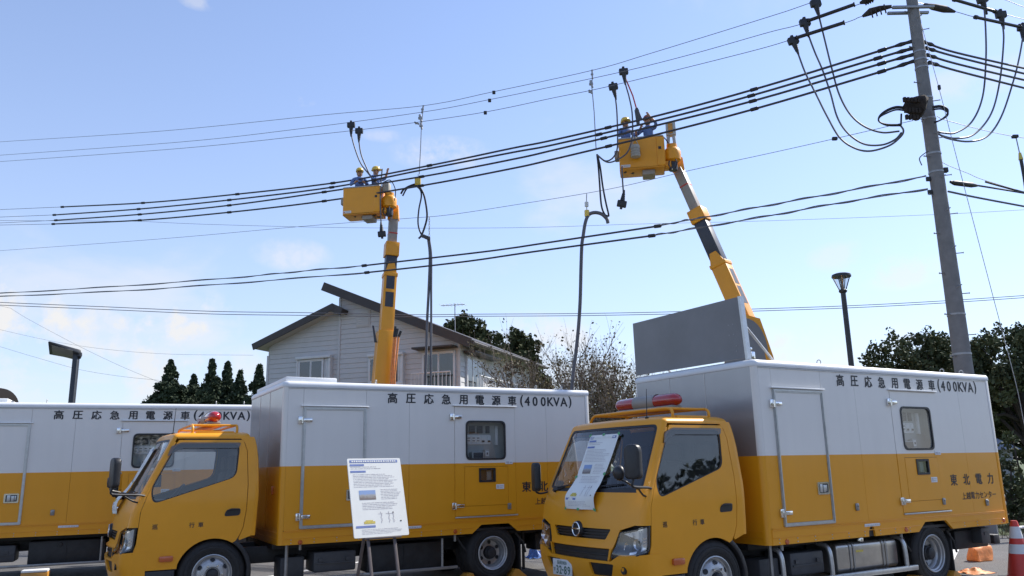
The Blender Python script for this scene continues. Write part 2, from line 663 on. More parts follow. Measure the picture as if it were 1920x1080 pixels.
def densify(poly, step):
    out = []
    for i in range(len(poly)):
        a, b = Vector(poly[i]), Vector(poly[(i + 1) % len(poly)])
        k = max(1, int(math.ceil((b - a).length / step)))
        for j in range(k):
            q = a.lerp(b, j / k)
            out.append((q.x, q.y))
    return out


def panel_mesh(name, outer, holes, fmap, m, step=0.12, rim=0.02, flip=False, smooth=35):
    """a sheet with holes, mapped to 3D by fmap(x, y, off); its edges return inwards by rim"""
    def area(q):
        return sum(q[i - 1][0] * q[i][1] - q[i][0] * q[i - 1][1] for i in range(len(q)))
    if area(outer) < 0:
        outer = outer[::-1]
    holes = [h[::-1] if area(h) > 0 else h for h in holes]
    loops = [densify(outer, step)] + [densify(h, step) for h in holes]
    V, Eg = [], []
    for lp in loops:
        b = len(V)
        V += [Vector(q) for q in lp]
        Eg += [(b + i, b + (i + 1) % len(lp)) for i in range(len(lp))]
    xs = [q[0] for q in outer]
    ys = [q[1] for q in outer]
    x = min(xs) + step * 0.5
    while x < max(xs):
        y = min(ys) + step * 0.5
        while y < max(ys):
            if inside(outer, x, y) and not any(inside(h, x, y) for h in holes):
                if all((v - Vector((x, y))).length > 0.35 * step for v in V[:sum(map(len, loops))]):
                    V.append(Vector((x, y)))
            y += step
        x += step
    vo, eo, fo, ov, oe, of = geometry.delaunay_2d_cdt(V, Eg, [], 0, 1e-6)
    tris = []
    for f in fo:
        c = (vo[f[0]] + vo[f[1]] + vo[f[2]]) / 3
        if inside(outer, c.x, c.y) and not any(inside(h, c.x, c.y) for h in holes):
            e = (vo[f[1]] - vo[f[0]]).cross(vo[f[2]] - vo[f[0]])
            if abs(e) > 2e-7:
                tris.append(tuple(f) if e > 0 else tuple(f)[::-1])
    verts = [fmap(v.x, v.y, 0.0) for v in vo]
    faces = [t[::-1] if flip else t for t in tris]
    if rim:
        lut = {(round(v.x, 5), round(v.y, 5)): i for i, v in enumerate(vo)}
        for lp in loops:
            idx = [lut.get((round(q[0], 5), round(q[1], 5))) for q in lp]
            idx = [i for i in idx if i is not None]
            base = len(verts)
            verts += [fmap(vo[i].x, vo[i].y, -rim) for i in idx]
            k = len(idx)
            for j in range(k):
                q = (idx[(j + 1) % k], idx[j], base + j, base + (j + 1) % k)
                faces.append(q[::-1] if flip else q)
    me = bpy.data.meshes.new(name)
    me.from_pydata([tuple(v) for v in verts], [], faces)
    me.materials.append(MATS[m])
    if smooth:
        me.shade_smooth()
        me.set_sharp_from_angle(angle=math.radians(smooth))
    return me


def text_mesh(name, body, size, m, bold=0.0, wscale=1.0):
    cu = bpy.data.curves.new(name, 'FONT')
    cu.body = body
    cu.size = size
    cu.align_x = 'CENTER'
    cu.resolution_u = 4
    o = bpy.data.objects.new(name, cu)
    COL.objects.link(o)
    bpy.context.view_layer.update()
    me = bpy.data.meshes.new_from_object(o.evaluated_get(bpy.context.evaluated_depsgraph_get()))
    bpy.data.objects.remove(o)
    bpy.data.curves.remove(cu)
    co = np.zeros(len(me.vertices) * 3)
    me.vertices.foreach_get('co', co)
    co = co.reshape(-1, 3)
    ctr = (co.max(0) + co.min(0)) / 2
    co -= ctr
    co[:, 0] *= wscale
    fs = [tuple(p.vertices) for p in me.polygons]
    V, F = [], []
    sh = [(0, 0)] if not bold else [(-bold, 0), (bold, 0), (0, -bold * 0.7), (0, bold * 0.7)]
    for k, (dx, dz) in enumerate(sh):        # overlaid strokes give the painted weight
        n = len(V)
        V += [(c[0] + dx, c[1] + dz, k * 0.0002) for c in co]
        F += [tuple(n + i for i in f) for f in fs]
    out = bpy.data.meshes.new(name)
    out.from_pydata(V, [], F)
    bpy.data.meshes.remove(me)
    out.materials.append(MATS[m])
    return out


def smooth_path(pts, n=6):
    pts = [Vector(p) for p in pts]
    if len(pts) < 3:
        return pts
    out = []
    P = [pts[0] * 2 - pts[1]] + pts + [pts[-1] * 2 - pts[-2]]
    for i in range(1, len(P) - 2):
        p0, p1, p2, p3 = P[i - 1], P[i], P[i + 1], P[i + 2]
        for k in range(n):
            t = k / n
            out.append(0.5 * ((2 * p1) + (p2 - p0) * t + (2 * p0 - 5 * p1 + 4 * p2 - p3) * t * t + (3 * p1 - p0 - 3 * p2 + p3) * t ** 3))
    out.append(pts[-1])
    return out


def split_mesh(me):
    """the loose pieces of a mesh, each as a mesh of its own"""
    bm = bmesh.new()
    bm.from_mesh(me)
    bm.verts.ensure_lookup_table()
    seen, out = set(), []
    for v in bm.verts:
        if v.index in seen:
            continue
        st, isl = [v], []
        seen.add(v.index)
        while st:
            q = st.pop()
            isl.append(q.index)
            for e in q.link_edges:
                o = e.other_vert(q)
                if o.index not in seen:
                    seen.add(o.index)
                    st.append(o)
        out.append(set(isl))
    bm.free()
    res = []
    for isl in out:
        b2 = bmesh.new()
        b2.from_mesh(me)
        b2.verts.ensure_lookup_table()
        bmesh.ops.delete(b2, geom=[v for v in b2.verts if v.index not in isl], context='VERTS')
        m2 = me.copy()
        b2.to_mesh(m2)
        b2.free()
        res.append(m2)
    return res


CACHE = {}


def link_pieces(name, key, fn, parent):
    ms = shared(key + '_split', lambda: split_mesh(fn()))
    return [link_mesh(name, m, parent) for m in ms]




def shared(key, fn):
    if key not in CACHE:
        CACHE[key] = fn()
    return CACHE[key]

# ------------------------------------------------------------------ ground
def sheet(name, poly, z, m, kind='structure'):
    mb = MB()
    mb.bm.faces.new([mb.bm.verts.new((x, y, z)) for x, y in poly])
    o = mb.build(name, m, smooth=0)
    o['kind'] = kind
    return o


sheet('ground', [(-1500, -1500), (1500, -1500), (1500, 1500), (-1500, 1500)], -0.012, 'grass')
sheet('car_park', [(-40, -30), (40, -30), (40, 15.6), (12.5, 15.6), (4, 19.5), (-40, 19.5)], 0.0, 'asphalt')
for i, (x0, y0, x1, y1) in enumerate([(-0.2, 9.2, 3.6, 15.6), (-5.6, 9.6, -1.8, 16.0), (4.4, 9.2, 8.2, 15.6)]):
    d = Vector((x1 - x0, y1 - y0)).normalized()
    n = Vector((-d.y, d.x)) * 0.06
    o = sheet('parking_line', [(x0 + n.x, y0 + n.y), (x0 - n.x, y0 - n.y), (x1 - n.x, y1 - n.y), (x1 + n.x, y1 + n.y)], 0.004, 'line_white')

# kerb along the far edge of the car park, each stone its own piece
kerb = empty('kerb', (12.5, 15.6, 0))
kerb['kind'] = 'structure'
kme = MB().box(0.006, 0.594, -0.075, 0.075, 0, 0.13, 0.012).mesh('kerb_block', 'kerb_stone')
kd = Vector((1.0, 0.0, 0))
for i in range(20):
    b = link_mesh('kerb_block', kme, kerb)
    b.location = (-3.0 + i * 0.6, 0.09 + 0.004 * math.sin(i * 2.3), 0)

# grass blades on the verge
def grass_blades(name, x0, x1, y0, y1, count, hmin, hmax):
    p = np.stack([rng.uniform(x0, x1, count), rng.uniform(y0, y1, count)], 1)
    h = rng.uniform(hmin, hmax, count)
    a = rng.uniform(0, 2 * PI, count)
    lean = rng.normal(0, 0.35, (count, 2)) * h[:, None]
    w = 0.006
    V = np.zeros((count, 3, 3))
    V[:, 0, 0], V[:, 0, 1] = p[:, 0] + w * np.cos(a), p[:, 1] + w * np.sin(a)
    V[:, 1, 0], V[:, 1, 1] = p[:, 0] - w * np.cos(a), p[:, 1] - w * np.sin(a)
    V[:, 2, :2] = p + lean
    V[:, 2, 2] = h
    V[:, :2, 2] = -0.012
    return fast_tris(name, V, 'leaf_autumn')


def fast_tris(name, V, m, parent=None):
    """V: (n, k, 3) array of separate k-gons"""
    n, k, _ = V.shape
    me = bpy.data.meshes.new(name)
    me.vertices.add(n * k)
    me.vertices.foreach_set('co', V.astype(np.float32).ravel())
    me.loops.add(n * k)
    me.loops.foreach_set('vertex_index', np.arange(n * k, dtype=np.int32))
    me.polygons.add(n)
    me.polygons.foreach_set('loop_start', np.arange(0, n * k, k, dtype=np.int32))
    me.polygons.foreach_set('loop_total', np.full(n, k, dtype=np.int32))
    me.materials.append(MATS[m])
    me.update(calc_edges=True)
    return link_mesh(name, me, parent)


g = grass_blades('grass', 9.4, 20, 15.9, 20.5, 9000, 0.04, 0.13)
tag(g, 'short tufted grass on the verge behind the kerb', 'grass', kind='stuff')

# far hill beyond the left truck
def hill():
    mb = MB()
    xs = [at(-260 + k * 20, 750, 900) for k in range(26)]
    base, top, back = [], [], []
    for k, p in enumerate(xs):
        t = k / 25
        h = 62 + 17 * math.exp(-((k - 15) / 5.0) ** 2) + 5 * math.sin(k * 1.3) + 3 * math.sin(k * 2.9)
        if t > 0.75:
            h *= max(0, 1 - (t - 0.75) / 0.25) ** 0.8
        base.append(mb.bm.verts.new((p.x, 860, -1)))
        top.append(mb.bm.verts.new((p.x, 920, max(h, 0.5))))
        back.append(mb.bm.verts.new((p.x, 1100, -1)))
    for A, B in ((base, top), (top, back)):
        for k in range(25):
            mb.bm.faces.new((A[k], A[k + 1], B[k + 1], B[k]))
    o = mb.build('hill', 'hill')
    o['kind'] = 'structure'


hill()


# ------------------------------------------------------------------ house behind the middle truck
HK = Vector((-1.87, 28.0, 0))
HU = Vector((math.cos(math.radians(20)), -math.sin(math.radians(20)), 0))
HV = Vector((math.sin(math.radians(20)), math.cos(math.radians(20)), 0))


def build_house():
    root = empty('house', HK, -math.radians(20), 'grey sided two storey house with dark stepped roofs behind the middle truck', 'house')
    # local frame: x along the front (negative to the left), y to the back, z up
    body = MB()
    main = [(-4.95, 0), (0, 0), (0, 5.86), (-4.95, 7.95)]
    body.prism([(-4.95, 0), (-0.01, 0), (-0.01, 5.98), (-4.95, 8.10)], 'y', 0.03, 7.5)
    body.build('wall', 'siding', root, smooth=0)
    wing = MB()
    wing.prism([(-8.12, 0), (-4.96, 0), (-4.96, 7.44), (-8.12, 6.29)], 'y', 0.06, 6.0)
    wing.build('wing_wall', 'siding', root, smooth=0)
    # siding: every course a board of its own, lapped over the one below
    pitch = 0.185

    def xr(poly, z):
        xs = []
        for i in range(len(poly)):
            (x0, z0), (x1, z1) = poly[i], poly[(i + 1) % len(poly)]
            if (z0 <= z < z1) or (z1 <= z < z0):
                xs.append(x0 + (x1 - x0) * (z - z0) / (z1 - z0))
        return (min(xs), max(xs)) if len(xs) >= 2 else None

    def courses(poly, z0, z1, y0, holes=()):
        z = z0
        while z < z1:
            a, b = xr(poly, z + 0.005), xr(poly, z + pitch - 0.004)
            if a is None:
                z += pitch
                continue
            if b is None:
                b = ((a[0] + a[1]) / 2 - 0.02, (a[0] + a[1]) / 2 + 0.02)
            mb = MB()
            t = z + pitch - 0.004
            mb.hull([(a[0], y0 - 0.026, z), (a[1], y0 - 0.026, z), (a[1], y0 + 0.02, z), (a[0], y0 + 0.02, z),
                     (b[0], y0 - 0.008, t), (b[1], y0 - 0.008, t), (b[1], y0 + 0.02, t), (b[0], y0 + 0.02, t)])
            mb.build('siding_board', 'siding', root, smooth=0)
            z += pitch
    courses([(-4.9, 3), (-0.03, 3), (-0.03, 5.94), (-4.9, 8.03)], 3.2, 8.1, 0.0)
    courses([(-8.09, 3), (-5.0, 3), (-5.0, 7.42), (-8.09, 6.29)], 3.2, 7.4, 0.03)
    # right wall courses
    z = 3.2
    while z < 5.7:
        mb = MB()
        t = z + pitch - 0.004
        mb.hull([(-0.02, 0, z), (0.026, 0, z), (0.026, 7.4, z), (-0.02, 7.4, z), (-0.02, 0, t), (0.008, 0, t), (0.008, 7.4, t), (-0.02, 7.4, t)])
        mb.build('siding_board', 'siding', root, smooth=0)
        z += pitch
    for x, y, h in ((-0.03, -0.02, 5.95), (-4.92, -0.02, 8.0), (-8.1, 0.02, 6.0)):
        MB().box(x - 0.05, x + 0.05, y - 0.03, y + 0.05, 2.8, h - 0.06, 0.01).build('corner_trim', 'siding', root)

    def roof(p0, p1, y0, y1, th, name, fas=0.22):
        """sloped slab from p0 to p1 (x,z), fascia in front, soffit below"""
        mb = MB()
        d = Vector((p1[0] - p0[0], p1[1] - p0[1])).normalized()
        n = Vector((-d.y, d.x)) if d.x > 0 else Vector((d.y, -d.x))
        if n.y < 0:
            n = -n
        A, B = Vector(p0), Vector(p1)
        q = [A - n * th, B - n * th, B, A]
        mb.prism([tuple(v) for v in q], 'y', y0, y1)
        r = mb.build(name, 'roof_brown', root, smooth=0)
        s = MB()
        q2 = [A - n * (th + 0.03) + d * 0.06, B - n * (th + 0.03) - d * 0.06, B - n * (th + 0.002) - d * 0.06, A - n * (th + 0.002) + d * 0.06]
        s.prism([tuple(v) for v in q2], 'y', y0 + 0.05, y1 - 0.05)
        s.build('soffit', 'soffit', r, smooth=0)
        f = MB()
        q3 = [A - n * fas, B - n * fas, B + n * 0.035, A + n * 0.035]
        f.prism([tuple(v) for v in q3], 'y', y0 - 0.05, y0 - 0.003)
        f.build('fascia', 'roof_brown', r, smooth=0)
        return r
    roof((-5.40, 8.47), (0.62, 5.88), -0.40, 8.0, 0.16, 'roof', 0.29)
    roof((-8.53, 6.33), (-4.98, 7.62), -0.42, 6.4, 0.16, 'wing_roof', 0.21)
    roof((-4.55, 7.40), (-4.97, 7.60), -0.41, 6.4, 0.16, 'wing_roof', 0.25)
    MB().tube([(0.67, -0.4, 5.78), (0.67, 8.0, 5.78)], 0.06, 8).build('gutter', 'roof_brown', root)

    def window(x0, x1, z0, z1, y, panes=2, axis='f', depth=0.1, name='window', proud=0.06, curtains=True):
        w = empty(name, (0, 0, 0))
        w.parent = root

        def bx(mb, a0, a1, b0, b1, c0, c1, bev=0.006):
            if axis == 'f':
                mb.box(a0, a1, b0, b1, c0, c1, bev)
            else:
                mb.box(-b1, -b0, a0, a1, c0, c1, bev)
        f = MB()
        t = 0.055
        bx(f, x0, x1, y - proud, y + 0.02, z1 - t, z1)
        bx(f, x0, x1, y - proud, y + 0.02, z0, z0 + t)
        bx(f, x0, x0 + t, y - proud, y + 0.02, z0 + t, z1 - t)
        bx(f, x1 - t, x1, y - proud, y + 0.02, z0 + t, z1 - t)
        f.build('frame', 'house_trim', w)
        bk = MB()
        bx(bk, x0 + t, x1 - t, y - 0.028, y - 0.02, z0 + t, z1 - t, 0)
        bk.build('dark_room', 'room_dark', w)
        W = (x1 - x0 - 2 * t) / panes
        for k in range(panes):
            a0, a1 = x0 + t + W * k, x0 + t + W * (k + 1)
            p = MB()
            bx(p, a0 + 0.03, a1 - 0.03, y - 0.044, y - 0.040, z0 + t + 0.03, z1 - t - 0.03, 0)
            p.build('pane', 'house_glass', w)
            s = MB()
            for (c0, c1, e0, e1) in ((a0, a0 + 0.032, z0 + t, z1 - t), (a1 - 0.032, a1, z0 + t, z1 - t), (a0 + 0.032, a1 - 0.032, z0 + t, z0 + t + 0.032), (a0 + 0.032, a1 - 0.032, z1 - t - 0.032, z1 - t)):
                bx(s, c0, c1, y - 0.056 + 0.008 * k, y - 0.036 + 0.008 * k, e0, e1, 0.003)
            s.build('sash', 'house_trim', w)
            if curtains:
                cm = MB()
                cw = (a1 - a0) * (0.34 if k % 2 == 0 else 0.28)
                c0 = a0 + 0.03 if k % 2 == 0 else a1 - 0.03 - cw
                for q in range(5):
                    bx(cm, c0 + cw * q / 5, c0 + cw * (q + 0.8) / 5, y - 0.037 + 0.004 * (q % 2), y - 0.031, z0 + t + 0.03, z1 - t - 0.03, 0.001)
                cm.build('curtain', 'curtain', w)
        return w
    # box bay windows
    bay = MB().box(-6.68, -5.16, -0.22, 0.02, 4.30, 4.42, 0.01).box(-6.68, -5.16, -0.26, 0.02, 5.66, 5.76, 0.01)
    bay.box(-6.66, -6.60, -0.2, 0.02, 4.42, 5.66).box(-5.25, -5.18, -0.2, 0.02, 4.42, 5.66)
    bay.build('bay_frame', 'house_trim', root)
    window(-6.60, -5.48, 4.44, 5.65, -0.12, 2, curtains=False)
    MB().box(-5.44, -5.40, -0.17, -0.02, 4.44, 5.64, 0.005).box(-5.48, -5.25, -0.165, -0.13, 4.44, 4.5).build('bay_post', 'house_trim', root)
    window(-5.39, -5.26, 4.44, 5.64, -0.1, 1, curtains=False)
    bay2 = MB().box(-3.6, -2.14, -0.22, 0.02, 4.48, 4.6, 0.01).box(-3.6, -2.14, -0.26, 0.02, 5.56, 5.66, 0.01).box(-2.24, -2.16, -0.2, 0.02, 4.6, 5.56)
    bay2.build('bay_frame', 'house_trim', root)
    window(-3.58, -2.46, 4.60, 5.56, -0.12, 2, curtains=False)
    window(-2.38, -2.24, 4.60, 5.56, -0.1, 1, curtains=False)
    window(-1.46, -0.16, 3.62, 5.60, -0.03, 2, name='balcony_door')
    window(0.42, 1.95, 4.2, 5.46, -0.03, 3, axis='r')
    v = MB().box(-4.22, -3.62, -0.045, 0.02, 6.74, 7.36, 0.012)
    for k in range(7):
        v.box(-4.17, -3.67, -0.062, -0.04, 6.80 + 0.075 * k, 6.84 + 0.075 * k)
    v.build('vent_hood', 'siding', root)
    MB().box(-1.66, -0.08, -0.52, -0.02, 5.68, 5.75, 0.015).build('canopy', 'roof_brown', root)
    MB().box(0.02, 0.50, 0.2, 2.95, 5.53, 5.60, 0.015).build('side_canopy', 'roof_brown', root)

    def railing(pts, zt, zb, name):
        r = empty(name, (0, 0, 0))
        r.parent = root
        a, b = Vector(pts[0]), Vector(pts[1])
        MB().tube([(a.x, a.y, zt), (b.x, b.y, zt)], 0.028, 6).tube([(a.x, a.y, zb), (b.x, b.y, zb)], 0.02, 6).build('handrail', 'house_trim', r)
        n = int((b - a).length / 0.14)
        me = MB().tube([(0, 0, zb), (0, 0, zt)], 0.014, 6).mesh('baluster', 'house_trim')
        for k in range(n + 1):
            o = link_mesh('baluster', me, r)
            q = a.lerp(b, k / n)
            o.location = (q.x, q.y, 0)
    railing([(-1.6, -0.62), (-0.1, -0.62)], 4.80, 3.75, 'balcony_railing')
    MB().box(-1.66, -0.04, -0.66, -0.03, 3.55, 3.74, 0.02).build('balcony_floor', 'house_trim', root)
    railing([(0.62, 0.3), (0.62, 2.5)], 4.70, 3.75, 'side_railing')
    MB().box(0.03, 0.68, 0.25, 2.6, 3.55, 3.74, 0.02).build('balcony_floor', 'house_trim', root)
    an = MB().tube([(-1.63, 3.2, 6.3), (-1.63, 3.2, 8.02)], 0.02, 6).tube([(-2.25, 3.2, 7.98), (-1.2, 3.2, 7.94)], 0.014, 6)
    for k in range(7):
        x = -2.2 + 0.16 * k
        an.tube([(x, 2.9, 7.98 - 0.005 * k), (x, 3.5, 7.98 - 0.005 * k)], 0.008, 5)
    an.build('roof_antenna', 'galvanised', root)


build_house()


# ------------------------------------------------------------------ trees
def leaf_quads(C, size, flat=0.0):
    """one leaf-sized quad per centre, random orientation"""
    n = len(C)
    u = rng.normal(size=(n, 3))
    u /= np.linalg.norm(u, axis=1)[:, None]
    w = rng.normal(size=(n, 3))
    w -= u * (u * w).sum(1)[:, None]
    w /= np.linalg.norm(w, axis=1)[:, None]
    s = size * rng.uniform(0.6, 1.35, n)[:, None]
    a, b = u * s, w * s * 0.6
    return np.stack([C - a, C - a * 0.1 - b, C + a, C + a * 0.1 + b], 1)


def clump_cloud(centres, radii, per, size):
    out = []
    for c, r in zip(centres, radii):
        n = max(6, int(per * r * r))
        d = rng.normal(size=(n, 3))
        d /= np.linalg.norm(d, axis=1)[:, None]
        rad = r * rng.uniform(0.35, 1.0, n) ** 0.6
        out.append(np.array(c) + d * rad[:, None] * np.array([1, 1, 0.72]))
    return leaf_quads(np.concatenate(out), size)


def branch_paths(base, top, n, spread, seed):
    r = random.Random(seed)
    out = []
    for i in range(n):
        t = r.uniform(0.3, 0.9)
        p = Vector(base).lerp(Vector(top), t)
        a = r.uniform(0, 2 * PI)
        L = spread * (1.1 - t * 0.5) * r.uniform(0.6, 1)
        out.append((p, p + Vector((math.cos(a) * L, math.sin(a) * L, L * r.uniform(0.4, 0.9)))))
    return out


def conifer(x, y, h, w, label, group, m='leaf_conifer', seed=0, cat='tree', name='conifer', slope=0.3):
    root = empty(name, (x, y, 0), 0, label, cat, group)
    MB().tube([(0, 0, -0.1), (0, 0, h * 0.5), (0, 0, h * 0.97)], [w * 0.06, w * 0.04, 0.02], 8).build('trunk', 'bark_dark', root)
    r = np.random.default_rng(seed)
    V = []
    nb = int(80 + h * 8)
    for k in range(nb):
        t = (k + r.uniform(0, 1)) / nb
        z = h * (0.06 + 0.93 * t)
        R = min(w, slope * h * (1 - t)) * r.uniform(0.3, 1.3) * (0.9 + 0.18 * math.sin(t * 47 + seed * 2.1)) + 0.06
        a = r.uniform(0, 2 * PI)
        m_ = int(120 + 420 * R)
        s = r.uniform(0.1, 1, m_) ** 0.7
        C = np.zeros((m_, 3))
        sw = r.normal(0, 0.16 * R + 0.05, m_)
        C[:, 0] = np.cos(a) * R * s - np.sin(a) * sw
        C[:, 1] = np.sin(a) * R * s + np.cos(a) * sw
        C[:, 2] = z + 0.28 * R * s - 0.35 * R * s ** 2 + r.normal(0, 0.05 + 0.05 * R, m_)
        V.append(C)
    C = np.concatenate(V)
    fast_tris('crown', leaf_quads(C, 0.075 + 0.005 * h), m, root)
    return root


def px_tree(px, py_top, D):
    p = at(px, py_top, D)
    return p.x, p.y, p.z


for i, (px, py, D, wpx, lab) in enumerate([
        (321, 674, 62, 56, 'broad pointed dark conifer, leftmost of the row behind the left truck'),
        (364, 702, 64, 34, 'shortest dark conifer between the broad one and the tall pair'),
        (398, 673, 62, 40, 'tallest slender dark conifer in the middle of the row'),
        (427, 677, 66, 36, 'slender dark conifer just right of the tallest one'),
        (451, 695, 63, 32, 'lower dark conifer right of the tall pair'),
        (487, 683, 60, 32, 'dark conifer half hidden by the left wall of the house')]):
    x, y, z = px_tree(px, py, D)
    conifer(x, y, z, wpx / FPX * D * 0.75, lab, 'row of conifers beyond the left truck', seed=10 + i, slope=wpx / 2 / (750 - py) * 1.1)
def bare_tree(px, py_top, D, wpx, label, group, seed, leaves=2600, m='leaf_autumn', low=1.2):
    x, y, h = px_tree(px, py_top, D)
    R = wpx / FPX * D / 2
    root = empty('thin_tree', (x, y, 0), 0, label, 'tree', group)
    r = random.Random(seed)
    mb = MB()
    tips = []

    def grow(p, d, L, rad, depth):
        steps = 4
        pts = [p]
        q = p.copy()
        dd = d.copy()
        for k in range(steps):
            dd = (dd + Vector((r.gauss(0, 0.10), r.gauss(0, 0.10), r.gauss(0.06, 0.06)))).normalized()
            q = q + dd * (L / steps)
            pts.append(q.copy())
            if depth <= 1 or k >= 2:
                tips.append((q.copy(), depth))
        mb.tube(pts, [rad * (1 - 0.55 * k / steps) for k in range(steps + 1)], 5 if depth < 3 else 7, caps=False)
        if depth > 0:
            for k in range(r.randint(3, 5)):
                t = r.uniform(0.3, 1)
                b = pts[min(steps, int(t * steps))]
                a = r.uniform(0, 2 * PI)
                sp = 0.62 if depth > 2 else 0.5
                nd = (dd + Vector((math.cos(a) * sp, math.sin(a) * sp, r.uniform(0.0, 0.45)))).normalized()
                grow(b, nd, L * r.uniform(0.52, 0.78), rad * 0.5, depth - 1)
    stems = 5
    for s in range(stems):
        a = 2 * PI * s / stems + r.uniform(-0.4, 0.4)
        lean = R / h * r.uniform(0.25, 0.85)
        d = Vector((math.cos(a) * lean, math.sin(a) * lean, 1)).normalized()
        grow(Vector((math.cos(a) * 0.12, math.sin(a) * 0.12, -0.1)), d, h * 0.47, 0.065, 4)
    # scale so the top meets its height
    zmax = max(t[0].z for t in tips)
    s = h / zmax
    for v in mb.bm.verts:
        v.co *= s
    mb.build('trunk', 'bark', root)
    T = np.array([tuple(t[0] * s) for t in tips])
    T = T[T[:, 2] > low]
    idx = rng.integers(0, len(T), leaves)
    C = T[idx] + rng.normal(0, 0.10, (leaves, 3))
    fast_tris('crown', leaf_quads(C, 0.043), m, root)
    return root


bare_tree(1120, 598, 24.0, 190, 'half bare tree with sparse olive leaves left of the raised grey hatch', 'half bare trees behind the middle truck', 3, leaves=4200)
bare_tree(1012, 590, 25.0, 150, 'half bare thin tree with tall twigs just right of the house', 'half bare trees behind the middle truck', 8, leaves=2800)
bare_tree(1165, 650, 22.5, 120, 'low half bare tree filling the gap under the grey hatch', 'half bare trees behind the middle truck', 15, leaves=3400, low=0.5)


def shrub(px, py_top, D, wpx, label, group, m, seed, name='shrub', size=0.055, per=1100, zbase=0.0):
    x, y, h = px_tree(px, py_top, D)
    R = wpx / FPX * D / 2
    root = empty(name, (x, y, 0), 0, label, 'shrub', group)
    r = np.random.default_rng(seed)
    st = MB()
    cs, rs = [], []
    for k in range(int(26 + 10 * R)):
        a = r.uniform(0, 2 * PI)
        t = r.uniform(0.12, 1)
        rr = R * (1 - 0.55 * t ** 2) * r.uniform(0, 1) ** 0.5
        c = (math.cos(a) * rr, math.sin(a) * rr, h * t * (0.95 - 0.1 * r.uniform()))
        cs.append(c)
        rs.append(0.16 * max(R, 0.8) * r.uniform(0.8, 1.5))
        if k % 3 == 0:
            st.tube([(0, 0, -0.05), (c[0] * 0.45, c[1] * 0.45, c[2] * 0.55), c], [0.05, 0.03, 0.012], 5)
    st.build('stem', 'bark_dark', root)
    fast_tris('foliage', clump_cloud(cs, rs, per, size), m, root)
    return root


shrub(975, 652, 26, 120, 'russet and olive bush in front of the cedars right of the house', 'bushes behind the middle truck', 'leaf_russet', 4)
shrub(1045, 690, 27, 110, 'low olive bush under the thin trees behind the middle truck', 'bushes behind the middle truck', 'leaf_autumn', 5)
shrub(925, 668, 24.6, 44, 'sparse small bush at the right corner of the house', 'bushes behind the middle truck', 'leaf_russet', 6, per=500, size=0.04)


def broad_tree(px, py_top, D, wpx, label, group, seed, per=1000, size=0.07, m='leaf_dark', zlow=0.28, name='broadleaf_tree', fat=1.0):
    x, y, h = px_tree(px, py_top, D)
    R = wpx / FPX * D / 2
    root = empty(name, (x, y, 0), 0, label, 'tree', group)
    r = np.random.default_rng(seed)
    mb = MB().tube([(0, 0, -0.1), (0.05, 0.02, h * 0.3), (0.0, 0.1, h * 0.62)], [0.26, 0.2, 0.1], 10)
    cs, rs = [], []
    for k in range(95):
        a = r.uniform(0, 2 * PI)
        el = math.asin(r.uniform(-0.55, 1.0))
        rad = r.uniform(0.45, 1.0) ** 0.6
        zc = h * (zlow + (1 - zlow) * 0.45)
        c = np.array([math.cos(a) * math.cos(el) * R * rad, math.sin(a) * math.cos(el) * R * rad * 0.85, zc + math.sin(el) * (h - zc) * rad * 0.93])
        cs.append(c)
        rs.append(R * r.uniform(0.10, 0.2) * fat)
        if k % 4 == 0:
            p = Vector((0.02, 0.05, h * r.uniform(0.25, 0.55)))
            mb.tube([p, p.lerp(Vector(c), 0.5) + Vector((0, 0, 0.2)), Vector(c)], [0.08, 0.05, 0.02], 6)
    mb.build('trunk', 'bark_dark', root)
    V = clump_cloud(cs, rs, per, size)
    # loose sprays that break up the outline
    sp = []
    for c in cs[::2]:
        d = (c - np.array([0, 0, h * 0.5]))
        d /= np.linalg.norm(d) + 1e-6
        n = 26
        s = r.uniform(0, 1, n)[:, None]
        sp.append(c + d * (R * 0.10 + s * R * 0.16) + r.normal(0, 0.07, (n, 3)))
    V = np.concatenate([V, leaf_quads(np.concatenate(sp), size)])
    fast_tris('crown', V, m, root)
    return root


for i, (px, py, D, wpx, lab) in enumerate([
        (882, 586, 44, 150, 'tall dark cedar rising behind the right roof slope of the house'),
        (932, 622, 42, 110, 'smaller dark cedar just right of the tall one behind the roof edge'),
        (970, 612, 39, 125, 'round topped olive cedar between the house and the bare trees')]):
    broad_tree(px, py, D, wpx, lab, 'cedars behind the house', 60 + i, per=900, size=0.10, m='leaf_cedar', zlow=0.1, name='cedar', fat=1.7)
broad_tree(1722, 618, 27, 230, 'dark spreading tree behind the right truck, left of the concrete pole', 'dark broadleaf trees on the right', 41, fat=1.35)
broad_tree(1895, 606, 25, 240, 'dark dense tree at the right edge beyond the concrete pole', 'dark broadleaf trees on the right', 42, per=1100, fat=1.35)
broad_tree(1812, 640, 31, 200, 'dark tree in the back filling the gap behind the concrete pole', 'dark broadleaf trees on the right', 43, zlow=0.1, per=1400, fat=1.3)
broad_tree(1745, 690, 33, 240, 'low wide dark tree in the back, left of the concrete pole', 'dark broadleaf trees on the right', 44, zlow=0.05, per=1200)
broad_tree(1915, 690, 29, 190, 'low dark tree in the back at the right edge', 'dark broadleaf trees on the right', 45, zlow=0.05, per=1400)
shrub(1903, 800, 21, 110, 'dark tall hedge bush under the dense right tree', 'hedge bushes on the right', 'leaf_dark', 51, per=1300)
shrub(1880, 855, 19.5, 90, 'low dark hedge bush right behind the right truck', 'hedge bushes on the right', 'leaf_dark', 52, per=1500)
shrub(1930, 868, 18.6, 110, 'low hedge bush at the right edge behind the traffic cone', 'hedge bushes on the right', 'leaf_cedar', 53, per=1500)

